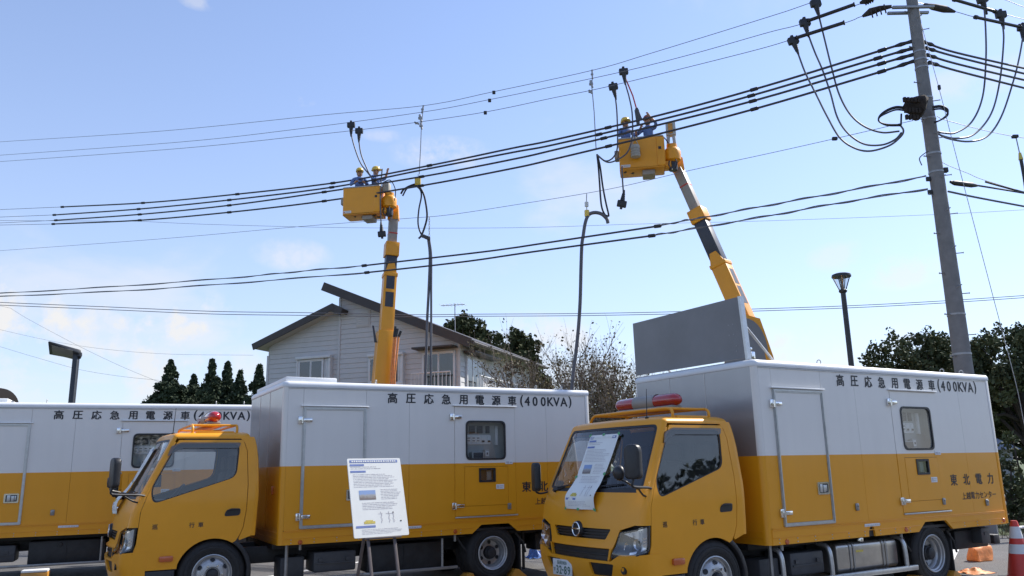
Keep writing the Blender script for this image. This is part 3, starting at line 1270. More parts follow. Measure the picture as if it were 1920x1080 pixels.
# small grey shed glimpsed past the right truck
p = at(1888, 880, 23)
sh = empty('shed', (p.x, p.y, 0), 0.2, 'small shed with blue grey roof glimpsed between truck and hedge', 'shed')
MB().box(-1.0, 0.25, 0, 1.4, 0, 1.75).build('wall', 'shed_wall', sh)
MB().hull([(-1.2, -0.2, 1.75), (0.4, -0.2, 1.75), (0.4, 1.6, 1.75), (-1.2, 1.6, 1.75), (-1.0, 0.4, 2.1), (0.1, 0.4, 2.1), (0.1, 1.0, 2.1), (-1.0, 1.0, 2.1)]).build('roof', 'shed_roof', sh)

# ------------------------------------------------------------------ generator trucks
# local frame of every truck: x = towards the rear from the front of the box, y = away from the seen side, z = up
BL, BW, Z0, Z1 = 4.607, 2.103, 0.664, 2.667
CC = 0.97            # middle of the cab across


def lerp_tab(tab, z):
    for (a, va), (b, vb) in zip(tab[:-1], tab[1:]):
        if z <= b:
            t = max(0.0, (z - a) / (b - a))
            return va + (vb - va) * t
    return tab[-1][1]


def cF(z):
    return lerp_tab([(0.28, 1.74), (0.42, 1.79), (0.55, 1.825), (0.69, 1.825), (0.74, 1.795), (0.95, 1.775), (1.12, 1.74), (1.29, 1.66), (1.97, 1.325)], z)


def cB(z):
    return lerp_tab([(0.3, 0.11), (1.2, 0.10), (1.97, 0.08)], z)


def crc(z):
    return lerp_tab([(0.3, 0.11), (0.95, 0.10), (1.3, 0.055), (1.97, 0.05)], z)


def co_(z):
    return lerp_tab([(0.28, 0.075), (0.5, 0.052), (0.9, 0.045), (1.22, 0.05), (1.97, 0.125)], z)


def cstart(z):
    """local x where the flat side gives way to the rounded front corner"""
    return -(cF(z) - cB(z)) + crc(z)


def crear(z):
    return lerp_tab([(0.6, -0.30), (0.79, -0.31), (1.3, -0.285), (1.7, -0.30), (1.9, -0.33), (1.97, -0.36)], z)


def near_side(x, z, off):
    return Vector((x, co_(z) - off, z))


def far_side(x, z, off):
    return Vector((x, 2 * CC - co_(z) + off, z))


def front(y, z, off):
    o, rc = co_(z), crc(z)
    hw = CC - o - rc
    t = (y - CC) / hw
    x = -(cF(z) - cB(z) * t * t)
    nx = Vector((-1, 2 * cB(z) * t / hw * 0.9)).normalized()
    slope = (cF(z + 0.01) - cF(z - 0.01)) / 0.02
    return Vector((x + nx.x * off, y + nx.y * off, z + off * (-slope) * 0.5))


def corner(t, z, off, far=False):
    """t 0..1 from side start to front edge"""
    o, rc = co_(z), crc(z)
    a = t * PI / 2
    ex = 0.9
    x0, xf = cstart(z), -(cF(z) - cB(z))
    x = x0 + (xf - x0) * math.sin(a) ** ex
    y = o + rc * (1 - math.cos(a) ** ex)
    n = Vector((-math.sin(a), -math.cos(a)))
    x, y = x + n.x * off, y + n.y * off
    return Vector((x, 2 * CC - y if far else y, z))


ZS = [0.36 + 0.05 * i for i in range(33)]   # 0.36 .. 1.96


def strip_mesh(name, fn, us, zs, m, smooth=35):
    verts, faces = [], []
    nu = len(us)
    for z in zs:
        for u in us:
            verts.append(tuple(fn(u, z)))
    for j in range(len(zs) - 1):
        for i in range(nu - 1):
            a = j * nu + i
            faces.append((a, a + 1, a + nu + 1, a + nu))
    me = bpy.data.meshes.new(name)
    me.from_pydata(verts, [], faces)
    me.materials.append(MATS[m])
    me.shade_smooth()
    me.set_sharp_from_angle(angle=math.radians(smooth))
    return me


ARCH_C, ARCH_Z, ARCH_R = -0.735, 0.385, 0.405
WHEEL_F, WHEEL_R, WHEEL_Z, TYRE_R = -0.725, 2.962, 0.385, 0.383


def arch_pts(a0, a1, n=14, r=ARCH_R):
    return [(ARCH_C + r * math.cos(math.radians(a0 + (a1 - a0) * k / n)), ARCH_Z + r * math.sin(math.radians(a0 + (a1 - a0) * k / n))) for k in range(n + 1)]


def door_seam_rear(z):
    return lerp_tab([(0.74, -0.465), (0.9, -0.40), (1.1, -0.372), (1.4, -0.362), (1.8, -0.385), (1.93, -0.43), (1.95, -0.47)], z)


WIN = fillet([(-1.42, 1.205), (-0.505, 1.49), (-0.475, 1.885), (-1.17, 1.885), (-1.225, 1.845), (-1.455, 1.36)], [0.10, 0.09, 0.09, 0.12, 0.1, 0.10], 5)


def door_outline(g):
    """front door leaf, shrunk by g"""
    P = []
    zf = [0.47 + 0.06 * k for k in range(24)]
    fr = [(cstart(min(z, 1.94)) + 0.014 + g, z) for z in zf if z < 1.93]
    top = [(cstart(1.93) + 0.03 + g, 1.94 - g)]
    rear = [(door_seam_rear(z) - g, z) for z in (1.94 - g, 1.90, 1.8, 1.6, 1.4, 1.25, 1.1, 1.0, 0.9, 0.82)]
    arch = [(x, z) for x, z in arch_pts(58, 168) if z > 0.47]
    rear = [q for q in rear if q[1] > 0.76]
    P = fr + top + rear + [(-0.475 - g, 0.75)] + arch + [(arch[-1][0] - 0.004, 0.47 + g)]
    P[0] = (P[0][0], 0.47 + g)
    return P


def wheel(parent, x, y_out, rear, sgn=-1):
    """tyre, rim and hub; y_out = outer face, sgn -1: facing the seen side"""
    w = empty('wheel', (x, y_out, WHEEL_Z))
    w.parent = parent
    if sgn > 0:
        w.rotation_euler = (0, 0, PI)

    def tyre():
        wd = 0.205
        pr = [(0.222, 0.012), (0.24, 0.0), (0.30, -0.012), (0.345, 0.004), (0.368, 0.022), (TYRE_R, 0.05)]
        for k in range(5):
            a = 0.055 + k * 0.022
            pr += [(TYRE_R, a + 0.004), (TYRE_R - 0.009, a + 0.006), (TYRE_R - 0.009, a + 0.012), (TYRE_R, a + 0.014)]
        pr += [(TYRE_R, wd - 0.03), (0.36, wd - 0.01), (0.30, wd), (0.222, wd - 0.012)]
        mb = MB().lathe(pr, axis='y', n=56)
        for rr in (0.262, 0.318):
            mb.lathe([(rr - 0.003, 0.002), (rr, -0.0105), (rr + 0.004, -0.0105), (rr + 0.007, 0.002)], axis='y', n=56)
        return mb.mesh('tyre', 'rubber', 30)

    def rim_front():
        pr = [(0.222, 0.03), (0.226, -0.002), (0.216, -0.006), (0.208, 0.004), (0.204, 0.030), (0.190, 0.034), (0.172, 0.012), (0.150, -0.006), (0.112, -0.018), (0.085, -0.02), (0.075, -0.006), (0.0, -0.004)]
        return MB().lathe(pr, axis='y', n=48).mesh('rim', 'wheel_silver', 30)

    def holes_front():
        mb = MB()
        for k in range(6):
            a = 2 * PI * (k + 0.5) / 6
            cx, cz = 0.163 * math.cos(a), 0.163 * math.sin(a)
            ca, sa = math.cos(a), math.sin(a)
            pts = [(0.019 * math.cos(q), 0.030 * math.sin(q)) for q in [2 * PI * j / 14 for j in range(14)]]
            vs = []
            for u, v in pts:
                yy = 0.0035 + (u) * 1.02 - 0.0055
                vs.append(mb.bm.verts.new((cx + u * ca - v * sa, yy, cz + u * sa + v * ca)))
            mb.bm.faces.new(vs)
        return mb.mesh('hand_hole', 'black_metal', 0)

    def nuts_front():
        mb = MB()
        for k in range(6):
            a = 2 * PI * k / 6
            mb.lathe([(0.0, -0.045), (0.010, -0.044), (0.013, -0.038), (0.0135, -0.012)], (0.108 * math.cos(a), 0.0, 0.108 * math.sin(a)), 'y', 6)
        return mb.mesh('wheel_nut', 'chrome', 25)

    def hub_front():
        return MB().lathe([(0.0, -0.055), (0.045, -0.054), (0.056, -0.046), (0.062, -0.02), (0.070, -0.008)], axis='y', n=28).mesh('hub', 'black_metal')

    def rim_rear():
        pr = [(0.222, 0.03), (0.226, -0.002), (0.218, -0.006), (0.208, 0.002), (0.205, 0.022), (0.190, 0.03), (0.186, 0.07), (0.168, 0.09), (0.160, 0.12), (0.115, 0.132), (0.09, 0.125), (0.0, 0.125)]
        return MB().lathe(pr, axis='y', n=48).mesh('rim', 'wheel_silver', 30)

    def holes_rear():
        mb = MB()
        for k in range(6):
            a = 2 * PI * (k + 0.5) / 6
            mb.lathe([(0.026, 0.116), (0.0, 0.1155)], (0.138 * math.cos(a), 0, 0.138 * math.sin(a)), 'y', 14)
        return mb.mesh('hand_hole', 'black_metal', 0)

    def hub_rear():
        return MB().lathe([(0.0, 0.015), (0.05, 0.016), (0.066, 0.024), (0.07, 0.06), (0.082, 0.07), (0.09, 0.122)], axis='y', n=28).mesh('hub', 'black_metal')
    link_mesh('tyre', shared('tyre', tyre), w)
    if rear:
        r = link_mesh('rim', shared('rimr', rim_rear), w)
        link_pieces('hand_hole', 'hhr', holes_rear, w)
        link_mesh('hub', shared('hubr', hub_rear), w)
        t2 = link_mesh('tyre', shared('tyre', tyre), w)
        t2.location = (0, 0.235, 0)
    else:
        link_mesh('rim', shared('rimf', rim_front), w)
        link_pieces('hand_hole', 'hhf', holes_front, w)
        link_pieces('wheel_nut', 'nutf', nuts_front, w)
        link_mesh('hub', shared('hubf', hub_front), w)
    return w


def build_cab(root):
    Y = 'yellow_paint'
    P = lambda name, key, fn: link_mesh(name, shared(key, fn), root)
    # --- body: rear pillar and roof rail as one sheet behind the door, both sides
    def side_outline():
        zr = [0.80, 0.9, 1.0, 1.15, 1.3, 1.5, 1.7, 1.85, 1.93, 1.97]
        a = [(crear(z), z) for z in zr]
        top = [(cstart(1.97) + 0.002, 1.97), (cstart(1.955) + 0.004, 1.952)]
        d = [(door_seam_rear(z), z) for z in (1.948, 1.90, 1.8, 1.6, 1.4, 1.25, 1.1, 1.0, 0.9, 0.82, 0.775)]
        return a + top + d + [(-0.44, 0.755), (-0.38, 0.775)]
    cab = P('cab_body', 'cabside', lambda: panel_mesh('cab_body', side_outline(), [], near_side, Y, 0.09, 0.03))
    link_mesh('far_pillar', shared('cabside2', lambda: panel_mesh('far_pillar', side_outline(), [], far_side, Y, 0.09, 0.03)), cab)
    # corner strips (A pillars and the vertical front corners)
    us = [0, 0.12, 0.25, 0.4, 0.55, 0.7, 0.85, 1.0]
    zc = [0.952] + [z for z in ZS if 0.96 < z < 1.965] + [1.97]
    link_mesh('front_corner', shared('cor1', lambda: strip_mesh('front_corner', lambda u, z: corner(u, z, 0), us, zc, Y, 60)), cab)
    link_mesh('front_corner', shared('cor2', lambda: strip_mesh('front_corner', lambda u, z: corner(u, z, 0, True), us, zc, Y, 60)), cab)

    def thin_side(fn):
        return lambda: strip_mesh('pillar_edge', lambda u, z: fn(cstart(z) + 0.016 * u, z, 0), [0, 1], [z for z in zc if z < 1.955], Y)
    link_mesh('pillar_edge', shared('pe1', thin_side(near_side)), cab)
    link_mesh('pillar_edge', shared('pe2', thin_side(far_side)), cab)
    # rear wall with rounded upright edges
    def rear_wall():
        def f(u, z):
            o = co_(z) + 0.0
            x = crear(z)
            # u -1..1 across
            w = CC - o
            e = abs(u)
            r = 0.07
            if e > 0.93:
                t = (e - 0.93) / 0.07
                return (x + r * (1 - t ** 2) * 0.9, CC + math.copysign(w * (1 - 0.012 * (1 - t)), u) if t > 0.5 else CC + math.copysign(w * (0.93 + 0.06 * t / 0.5), u), z)
            return (x + r * 0.9, CC + u * w, z)
        return strip_mesh('rear_wall', f, [-1, -0.985, -0.965, -0.93, -0.5, 0, 0.5, 0.93, 0.965, 0.985, 1], [0.80, 0.9, 1.0, 1.15, 1.3, 1.5, 1.7, 1.85, 1.93, 1.97], Y, 50)
    link_mesh('rear_wall', shared('rearw', rear_wall), cab)
    # roof: rounded cap set in from the outline at z = 1.97
    def roof():
        prof = [(0.0, 0.0), (0.006, 0.012), (0.018, 0.023), (0.036, 0.033), (0.062, 0.042), (0.10, 0.050), (0.17, 0.058), (0.30, 0.066), (0.62, 0.072)]
        z = 1.97
        out = []
        out += [(crear(z) , co_(z)), (cstart(z), co_(z))]
        ring = []
        for k in range(7):
            ring.append((crear(z) + (cstart(z) - crear(z)) * k / 6, co_(z)))
        for t in us[1:]:
            v = corner(t, z, 0)
            ring.append((v.x, v.y))
        yf0, yf1 = co_(z) + crc(z), 2 * CC - co_(z) - crc(z)
        for k in range(1, 12):
            v = front(yf0 + (yf1 - yf0) * k / 12, z, 0)
            ring.append((v.x, v.y))
        for t in us[::-1]:
            v = corner(t, z, 0, True)
            ring.append((v.x, v.y))
        for k in range(5, -1, -1):
            ring.append((crear(z) + (cstart(z) - crear(z)) * k / 6, 2 * CC - co_(z)))
        for k in range(1, 8):
            ring.append((crear(z) + 0.06 * math.sin(PI * k / 8) ** 0.3, 2 * CC - co_(z) - (2 * CC - 2 * co_(z)) * k / 8))
        c = Vector((-0.82, CC))
        bm = bmesh.new()
        rings = []
        for ins, dz in prof:
            rg = []
            for x, y in ring:
                v = Vector((x, y))
                d = c - v
                sx = 0.62 if abs(d.x) > 0.01 else 0
                k = ins / 0.95
                p = v + Vector((d.x * min(1, k * 1.3), d.y * min(1, k * 1.1)))
                rg.append(bm.verts.new((p.x, p.y, z + dz + 0.018 * max(0, (p.x + 1.2)) * dz / 0.07)))
            rings.append(rg)
        n = len(ring)
        for a, b in zip(rings[:-1], rings[1:]):
            for i in range(n):
                bm.faces.new((a[i], a[(i + 1) % n], b[(i + 1) % n], b[i]))
        bm.faces.new(rings[-1])
        bmesh.ops.recalc_face_normals(bm, faces=bm.faces)
        me = bpy.data.meshes.new('roof')
        bm.to_mesh(me)
        bm.free()
        me.materials.append(MATS[Y])
        me.shade_smooth()
        me.set_sharp_from_angle(angle=math.radians(70))
        return me
    P('cab_roof', 'cabroof', roof)
    # --- front sheet between the corners
    def fo(z):
        return co_(z) + crc(z)

    def head_in(z):      # inner edge of headlamp (near side), across
        return lerp_tab([(0.64, 0.43), (0.90, 0.335), (0.955, 0.31)], z)
    zf = [0.97, 1.05, 1.15, 1.25, 1.27]
    # upper edge of headlamp slopes from 0.885 (inside) to 0.955 (corner)
    zb, zt = 1.275, 1.945
    left = [(fo(z), z) for z in (0.955, 1.0, 1.1, 1.2, 1.3, 1.4, 1.5, 1.6, 1.7, 1.8, 1.9, 1.97)]
    right = [(2 * CC - y, z) for y, z in left[::-1]]
    bottom = [(2 * CC - 0.335, 0.90), (2 * CC - 0.42, 0.72), (0.42, 0.72), (0.335, 0.90)]
    scr = fillet([(fo(zb) + 0.02, zb + 0.02), (CC, zb - 0.015), (2 * CC - fo(zb) - 0.02, zb + 0.02), (2 * CC - fo(zt) - 0.02, zt), (fo(zt) + 0.02, zt)], [0.05, 0.3, 0.05, 0.07, 0.07], 5)
    g1 = fillet([(0.455, 0.905), (0.53, 0.80), (2 * CC - 0.53, 0.80), (2 * CC - 0.455, 0.905)], 0.02, 3)
    P('front_panel', 'frontp', lambda: panel_mesh('front_panel', left + right + bottom, [scr, g1], front, Y, 0.07, 0.03))

    def shrink(poly, k):
        c = Vector((sum(p[0] for p in poly) / len(poly), sum(p[1] for p in poly) / len(poly)))
        return [tuple(c + (Vector(p) - c) * k) for p in poly]
    P('windscreen', 'wscreen', lambda: panel_mesh('windscreen', scr, [], lambda y, z, off: front(y, z, off - 0.008), 'cab_glass', 0.09, 0))
    seal_in = [(CC + (y - CC) * 0.965, 1.61 + (z - 1.61) * 0.93) for y, z in scr]
    P('windscreen_seal', 'wseal', lambda: panel_mesh('windscreen_seal', scr, [seal_in], lambda y, z, off: front(y, z, off - 0.003), 'black_plastic', 0.07, 0.006))
    # grille: dark back with louvres, lower intake, bumper
    P('grille', 'grille', lambda: panel_mesh('grille', g1, [], lambda y, z, off: front(y, z, off - 0.045), 'black_plastic', 0.07, 0))
    for k, zz in enumerate((0.825, 0.853, 0.881)):
        P('grille_bar', 'gbar%d' % k, lambda zz=zz: panel_mesh('grille_bar', rect(0.50 - (zz - 0.82) * 0.5, 2 * CC - 0.50 + (zz - 0.82) * 0.5, zz - 0.007, zz + 0.007), [], lambda y, z, off: front(y, z, off - 0.012), 'black_plastic', 0.06, 0.03))
    lo = fillet([(0.44, 0.715), (0.475, 0.615), (2 * CC - 0.475, 0.615), (2 * CC - 0.44, 0.715)], 0.015, 3)
    P('lower_intake', 'lowin', lambda: panel_mesh('lower_intake', lo, [], lambda y, z, off: front(y, 0.70, off - 0.03) * 1.0 + Vector((0, 0, z - 0.70)), 'black_plastic', 0.07, 0))
    P('intake_bar', 'lowbar', lambda: panel_mesh('intake_bar', rect(0.47, 2 * CC - 0.47, 0.655, 0.668), [], lambda y, z, off: front(y, 0.70, off - 0.012) + Vector((0, 0, z - 0.70)), 'black_metal', 0.07, 0.02))
    P('grille_frame', 'gframe', lambda: panel_mesh('grille_frame', [(0.41, 0.722), (0.455, 0.605), (0.475, 0.605), (0.445, 0.718), (2 * CC - 0.445, 0.718), (2 * CC - 0.475, 0.605), (2 * CC - 0.455, 0.605), (2 * CC - 0.41, 0.722)], [], lambda y, z, off: front(y, 0.70, off + 0.004) + Vector((0, 0, z - 0.70)), Y, 0.05, 0.03))
    # emblem ring with cross bar on a round dark boss
    def boss():
        c = front(CC, 0.885, 0.0)
        return MB().lathe([(0.0, -0.022), (0.075, -0.02), (0.083, -0.008), (0.085, 0.03)], c, 'x', 36).mesh('emblem', 'black_plastic')

    def emblem():
        c = front(CC, 0.885, 0.022)
        mb = MB()
        ring = [(c.x - 0.006, c.y + 0.064 * math.cos(a), c.z + 0.068 * math.sin(a)) for a in [2 * PI * k / 40 for k in range(41)]]
        mb.tube(ring, 0.0075, 8)
        mb.hull([(c.x - 0.013, c.y - 0.06, c.z - 0.004), (c.x - 0.013, c.y + 0.06, c.z - 0.004), (c.x, c.y + 0.06, c.z - 0.004), (c.x, c.y - 0.06, c.z - 0.004),
                 (c.x - 0.013, c.y - 0.06, c.z + 0.010), (c.x - 0.013, c.y + 0.06, c.z + 0.010), (c.x, c.y + 0.06, c.z + 0.010), (c.x, c.y - 0.06, c.z + 0.010)], 0.002)
        return mb.mesh('emblem_ring', 'chrome')
    e = P('emblem', 'boss', boss)
    link_mesh('emblem_ring', shared('emblem', emblem), e)
    # --- bumper: wraps round to the sides
    def wrapf(n_in, z, off, far=False):
        pass

    def bumper_fn(u, z, off):
        """u: distance round from the near side; 0 = side at x=-1.47, corner 0.10..0.30, then across"""
        o, rc = co_(z), crc(z)
        x0 = cstart(z)
        L0 = -1.45 - x0
        full = [0, L0, L0 + 0.17]
        span = 2 * (CC - o - rc)
        tot = 2 * (L0 + 0.17) + span
        u = u * tot
        if u < L0:
            return near_side(-1.45 - u, z, off)
        if u < L0 + 0.17:
            return corner((u - L0) / 0.17, z, off)
        if u < L0 + 0.17 + span:
            return front(o + rc + (u - L0 - 0.17), z, off)
        u -= L0 + 0.17 + span
        if u < 0.17:
            return corner(1 - u / 0.17, z, off, True)
        return far_side(x0 + (u - 0.17), z, off)
    tot = 2 * (-1.45 - cstart(0.5) + 0.17) + 2 * (CC - co_(0.5) - crc(0.5))

    def U(y):          # across-position to bumper u
        L0 = -1.45 - cstart(0.5)
        return (L0 + 0.17 + (y - co_(0.5) - crc(0.5))) / tot
    # openings in the bumper
    hl = fillet([(U(1.27), 0.565), (U(1.60), 0.565), (U(1.58), 0.45), (U(1.30), 0.45)], 0.012, 3)
    hr = fillet([(U(0.40), 0.575), (U(0.75), 0.575), (U(0.72), 0.45), (U(0.44), 0.45)], 0.012, 3)
    scl = 2.2      # bumper u is scaled so that mesh steps are even
    bo = [(0, 0.30), (1 * scl, 0.30), (1 * scl, 0.685), (U(1.62) * scl, 0.668), (U(1.5) * scl, 0.60), (U(0.44) * scl, 0.60), (U(0.32) * scl, 0.668), (0, 0.69)]
    hole = lambda h: [(a * scl, b) for a, b in h]
    b = P('bumper', 'bumper', lambda: panel_mesh('bumper', bo, [hole(hl), hole(hr)], lambda u, z, off: bumper_fn(u / scl, z, off + 0.006), Y, 0.06, 0.03, smooth=50))
    for q, h in enumerate((hl, hr)):
        link_mesh('air_inlet', shared('inlet%d' % q, lambda h=h: panel_mesh('air_inlet', hole(h), [], lambda u, z, off: bumper_fn(u / scl, z, off - 0.02), 'black_plastic', 0.06, 0)), b)
    link_mesh('bumper_seam', shared('bseam', lambda: panel_mesh('bumper_seam', [(0, 0.60), (scl, 0.60), (scl, 0.735), (0, 0.735)], [], lambda u, z, off: bumper_fn(u / scl, z, off - 0.035), 'black_plastic', 0.07, 0)), b)

    def fog():
        c = front(0.27, 0.525, 0.0)
        return MB().lathe([(0.0, -0.004), (0.026, -0.008), (0.03, -0.014), (0.036, -0.014), (0.038, 0.02)], c, 'x', 22).mesh('fog_lamp', 'black_plastic')
    link_mesh('fog_lamp', shared('fog', fog), b)
    # --- headlamps: housing patch wrapped round the corner, lens, reflectors
    for far in (False, True):
        key = 'F' if far else 'N'
        mir = (lambda v: Vector((v.x, 2 * CC - v.y, v.z))) if far else (lambda v: v)

        def wrap(y, z, off):
            """y > 0: front at that depth across; y < 0: round the corner onto the side"""
            f0 = co_(z) + crc(z)
            if y >= f0:
                return front(y, z, off)
            t = y / f0
            if t >= -0.6:
                return corner(max(0.0, min(1.0, (t + 0.6) / 1.6)), z, off)
            return near_side(cstart(z) + (-(t + 0.6)) * 0.05, z, off)
        outl = fillet([(-0.095, 0.955), (-0.10, 0.705), (0.05, 0.672), (0.425, 0.632), (0.335, 0.882), (0.15, 0.915)], [0.015, 0.02, 0.05, 0.015, 0.015, 0.1], 4)
        hm = empty('headlamp')
        hm.parent = root
        link_mesh('housing', shared('hl_h' + key, lambda: panel_mesh('housing', outl, [], lambda y, z, off: mir(wrap(y, z, off - 0.03)), 'black_plastic', 0.035, 0)), hm)
        inl = [(0.16 + (y - 0.16) * 0.93, 0.80 + (z - 0.80) * 0.93) for y, z in outl]
        link_mesh('lens', shared('hl_l' + key, lambda: panel_mesh('lens', inl, [], lambda y, z, off: mir(wrap(y, z, off + 0.008)), 'headlamp_glass', 0.035, 0.01)), hm)
        link_mesh('bezel', shared('hl_b' + key, lambda: panel_mesh('bezel', outl, [inl], lambda y, z, off: mir(wrap(y, z, off + 0.004)), 'black_plastic', 0.035, 0.03)), hm)

        def bowls():
            mb = MB()
            for y, z, r in ((0.235, 0.735, 0.062), (0.115, 0.775, 0.055), (0.20, 0.855, 0.030)):
                c = wrap(y, z, -0.02)
                mb.lathe([(r, 0.0 - 0.012), (r * 0.86, 0.0), (r * 0.6, 0.012), (0.012, 0.02), (0.0, 0.005)], mir(c), 'x', 24)
            return mb.mesh('reflector', 'chrome')

        def signal():
            return panel_mesh('signal_reflector', [(-0.06, 0.935), (-0.07, 0.73), (0.03, 0.71), (0.05, 0.80), (0.30, 0.865), (0.14, 0.90)], [], lambda y, z, off: mir(wrap(y, z, off - 0.018)), 'aluminium', 0.03, 0)
        def glints():
            mb = MB()
            for z in (0.735, 0.765, 0.795, 0.825):
                mb.quad(*[mir(wrap(y, zz, -0.010)) for y, zz in ((-0.045, z), (0.015, z - 0.006), (0.015, z + 0.012), (-0.045, z + 0.018))])
            mb.quad(*[mir(wrap(y, zz, -0.012)) for y, zz in ((0.02, 0.905), (0.10, 0.895), (0.10, 0.925), (0.02, 0.938))])
            mb.quad(*[mir(wrap(y, zz, -0.012)) for y, zz in ((0.10, 0.69), (0.20, 0.675), (0.20, 0.70), (0.10, 0.713))])
            return mb.mesh('glint_strip', 'chrome', 0)
        link_mesh('glint_strip', shared('hl_g' + key, glints), hm)['kind'] = 'stuff'
        link_mesh('reflector', shared('hl_r' + key, bowls), hm)
        link_mesh('signal_reflector', shared('hl_s' + key, signal), hm)
    # --- doors
    for far in (False, True):
        fn = far_side if far else near_side
        k = 'F' if far else 'N'
        d = P('door', 'door' + k, lambda: panel_mesh('door', door_outline(0.007), [WIN], lambda x, z, off: fn(x, z, off), Y, 0.075, 0.03))
        gl = [(-0.95 + (x + 0.95) * 0.965, 1.53 + (z - 1.53) * 0.955) for x, z in WIN]
        link_mesh('door_glass', shared('dglass' + k, lambda: panel_mesh('door_glass', WIN, [], lambda x, z, off: fn(x, z, off - 0.014), 'cab_glass', 0.12, 0)), d)
        link_mesh('window_seal', shared('dseal' + k, lambda: panel_mesh('window_seal', WIN, [gl], lambda x, z, off: fn(x, z, off - 0.004), 'black_plastic', 0.07, 0.008)), d)
        bars = MB()
        a, b_ = fn(-1.30, 1.245, -0.012), fn(-1.30, 1.69, -0.012)
        link_mesh('visor', shared('visor' + k, lambda: panel_mesh('visor', fillet([(-1.30, 1.74), (-1.22, 1.80), (-1.12, 1.835), (-0.49, 1.835), (-0.47, 1.90), (-1.15, 1.905), (-1.26, 1.86)], 0.02, 3), [], lambda x, z, off: fn(x, z, off + 0.02 - 0.3 * abs(z - 1.905) * 0.0), 'smoke_visor', 0.06, 0.02)), d)

        def handle():
            mb = MB()
            s = -1 if not far else 1
            y0 = (co_(1.08) if not far else 2 * CC - co_(1.08))
            out = fillet([(-0.63, 1.035), (-0.45, 1.04), (-0.44, 1.12), (-0.56, 1.125), (-0.615, 1.095)], 0.03, 4)
            mb.prism(out, 'y', y0 + s * 0.004, y0 - s * 0.02)
            mb.tube([(-0.60, y0 + s * 0.005, 1.10), (-0.55, y0 + s * 0.022, 1.112), (-0.50, y0 + s * 0.022, 1.114), (-0.455, y0 + s * 0.006, 1.11)], 0.009, 6)
            return mb.mesh('door_handle', 'black_plastic')
        link_mesh('door_handle', shared('dhandle' + k, handle), d)

        def marker():
            s = -1 if not far else 1
            y0 = (co_(0.59) if not far else 2 * CC - co_(0.59))
            return MB().prism(fillet(rect(-1.315, -1.165, 0.563, 0.625), 0.02, 4), 'y', y0 + s * 0.028, y0 - s * 0.01, 0.006).mesh('side_marker', 'orange_lens')
        link_mesh('side_marker', shared('marker' + k, marker), d)
    # dark inner liner with window openings (seen in the door gaps)
    for far in (False, True):
        fn = far_side if far else near_side
        lo_ = [(cstart(0.5) + 0.03, 0.46), (-1.12, 0.46), (-1.10, 0.60), (-0.98, 0.75), (-0.72, 0.80), (-0.40, 0.80), (-0.335, 0.9), (-0.33, 1.9), (-0.38, 1.96), (-1.10, 1.96), (-1.44, 1.34), (-1.55, 1.0)]
        P('cab_liner', 'liner%d' % far, lambda: panel_mesh('cab_liner', lo_, [[(-0.95 + (x + 0.95) * 1.02, 1.53 + (z - 1.53) * 1.03) for x, z in WIN]], lambda x, z, off: fn(x, z, off - 0.033), 'black_plastic', 0.12, 0))
    # sill, arch lining, mudguard
    def arch():
        mb = MB()
        for y0, y1 in ((0.075, 0.42), (2 * CC - 0.42, 2 * CC - 0.075)):
            pts = arch_pts(-8, 176, 22, ARCH_R + 0.012)
            pts2 = arch_pts(-8, 176, 22, ARCH_R + 0.028)
            mb.prism(pts + pts2[::-1], 'y', y0, y1)
        return mb.mesh('wheel_arch', 'black_plastic', 30)
    link_pieces('wheel_arch', 'wheelarch', arch, root)

    def guard():
        mb = MB()
        pts = arch_pts(-14, 62, 12, ARCH_R - 0.004)
        pts2 = arch_pts(-14, 62, 12, ARCH_R + 0.045)
        for y0, y1 in ((0.05, 0.40), (2 * CC - 0.40, 2 * CC - 0.05)):
            mb.prism(pts + pts2[::-1], 'y', y0, y1, 0.008)
            mb.box(-0.34, -0.30, y0 + 0.01, y1, 0.18, 0.46, 0.008)
        return mb.mesh('mudguard', 'black_plastic', 35)
    link_pieces('mudguard', 'mudguard', guard, root)

    def sill():
        mb = MB()
        for s in (0, 1):
            y0, y1 = (0.062, 0.35) if s == 0 else (2 * CC - 0.35, 2 * CC - 0.062)
            mb.box(-1.50, -1.135, y0, y1, 0.24, 0.468, 0.015)
        return mb.mesh('step', 'black_plastic')
    link_pieces('step', 'cabstep', sill, root)
    # interior
    def floor_():
        mb = MB().box(-1.55, -0.33, 0.10, 2 * CC - 0.10, 0.80, 0.86).box(-1.62, -1.30, 0.16, 2 * CC - 0.16, 0.86, 1.18, 0.06)
        mb.box(-1.50, -1.12, 1.10, 1.62, 1.15, 1.22, 0.03)
        return mb.mesh('dashboard', 'black_plastic')
    P('dashboard', 'dash', floor_)

    def seats():
        mb = MB()
        for y0, y1 in ((0.18, 0.70), (0.78, 1.12), (1.22, 1.74)):
            mb.box(-0.95, -0.50, y0, y1, 0.92, 1.10, 0.05)
            mb.hull([(-0.56, y0, 1.06), (-0.46, y0, 1.06), (-0.46, y1, 1.06), (-0.56, y1, 1.06), (-0.46, y0 + 0.04, 1.56), (-0.37, y0 + 0.04, 1.56), (-0.37, y1 - 0.04, 1.56), (-0.46, y1 - 0.04, 1.56)], 0.035)
            mb.box(-0.46, -0.38, (y0 + y1) / 2 - 0.13, (y0 + y1) / 2 + 0.13, 1.57, 1.76, 0.03)
        return mb.mesh('seat', 'seat_fabric')
    link_pieces('seat', 'seats', seats, root)

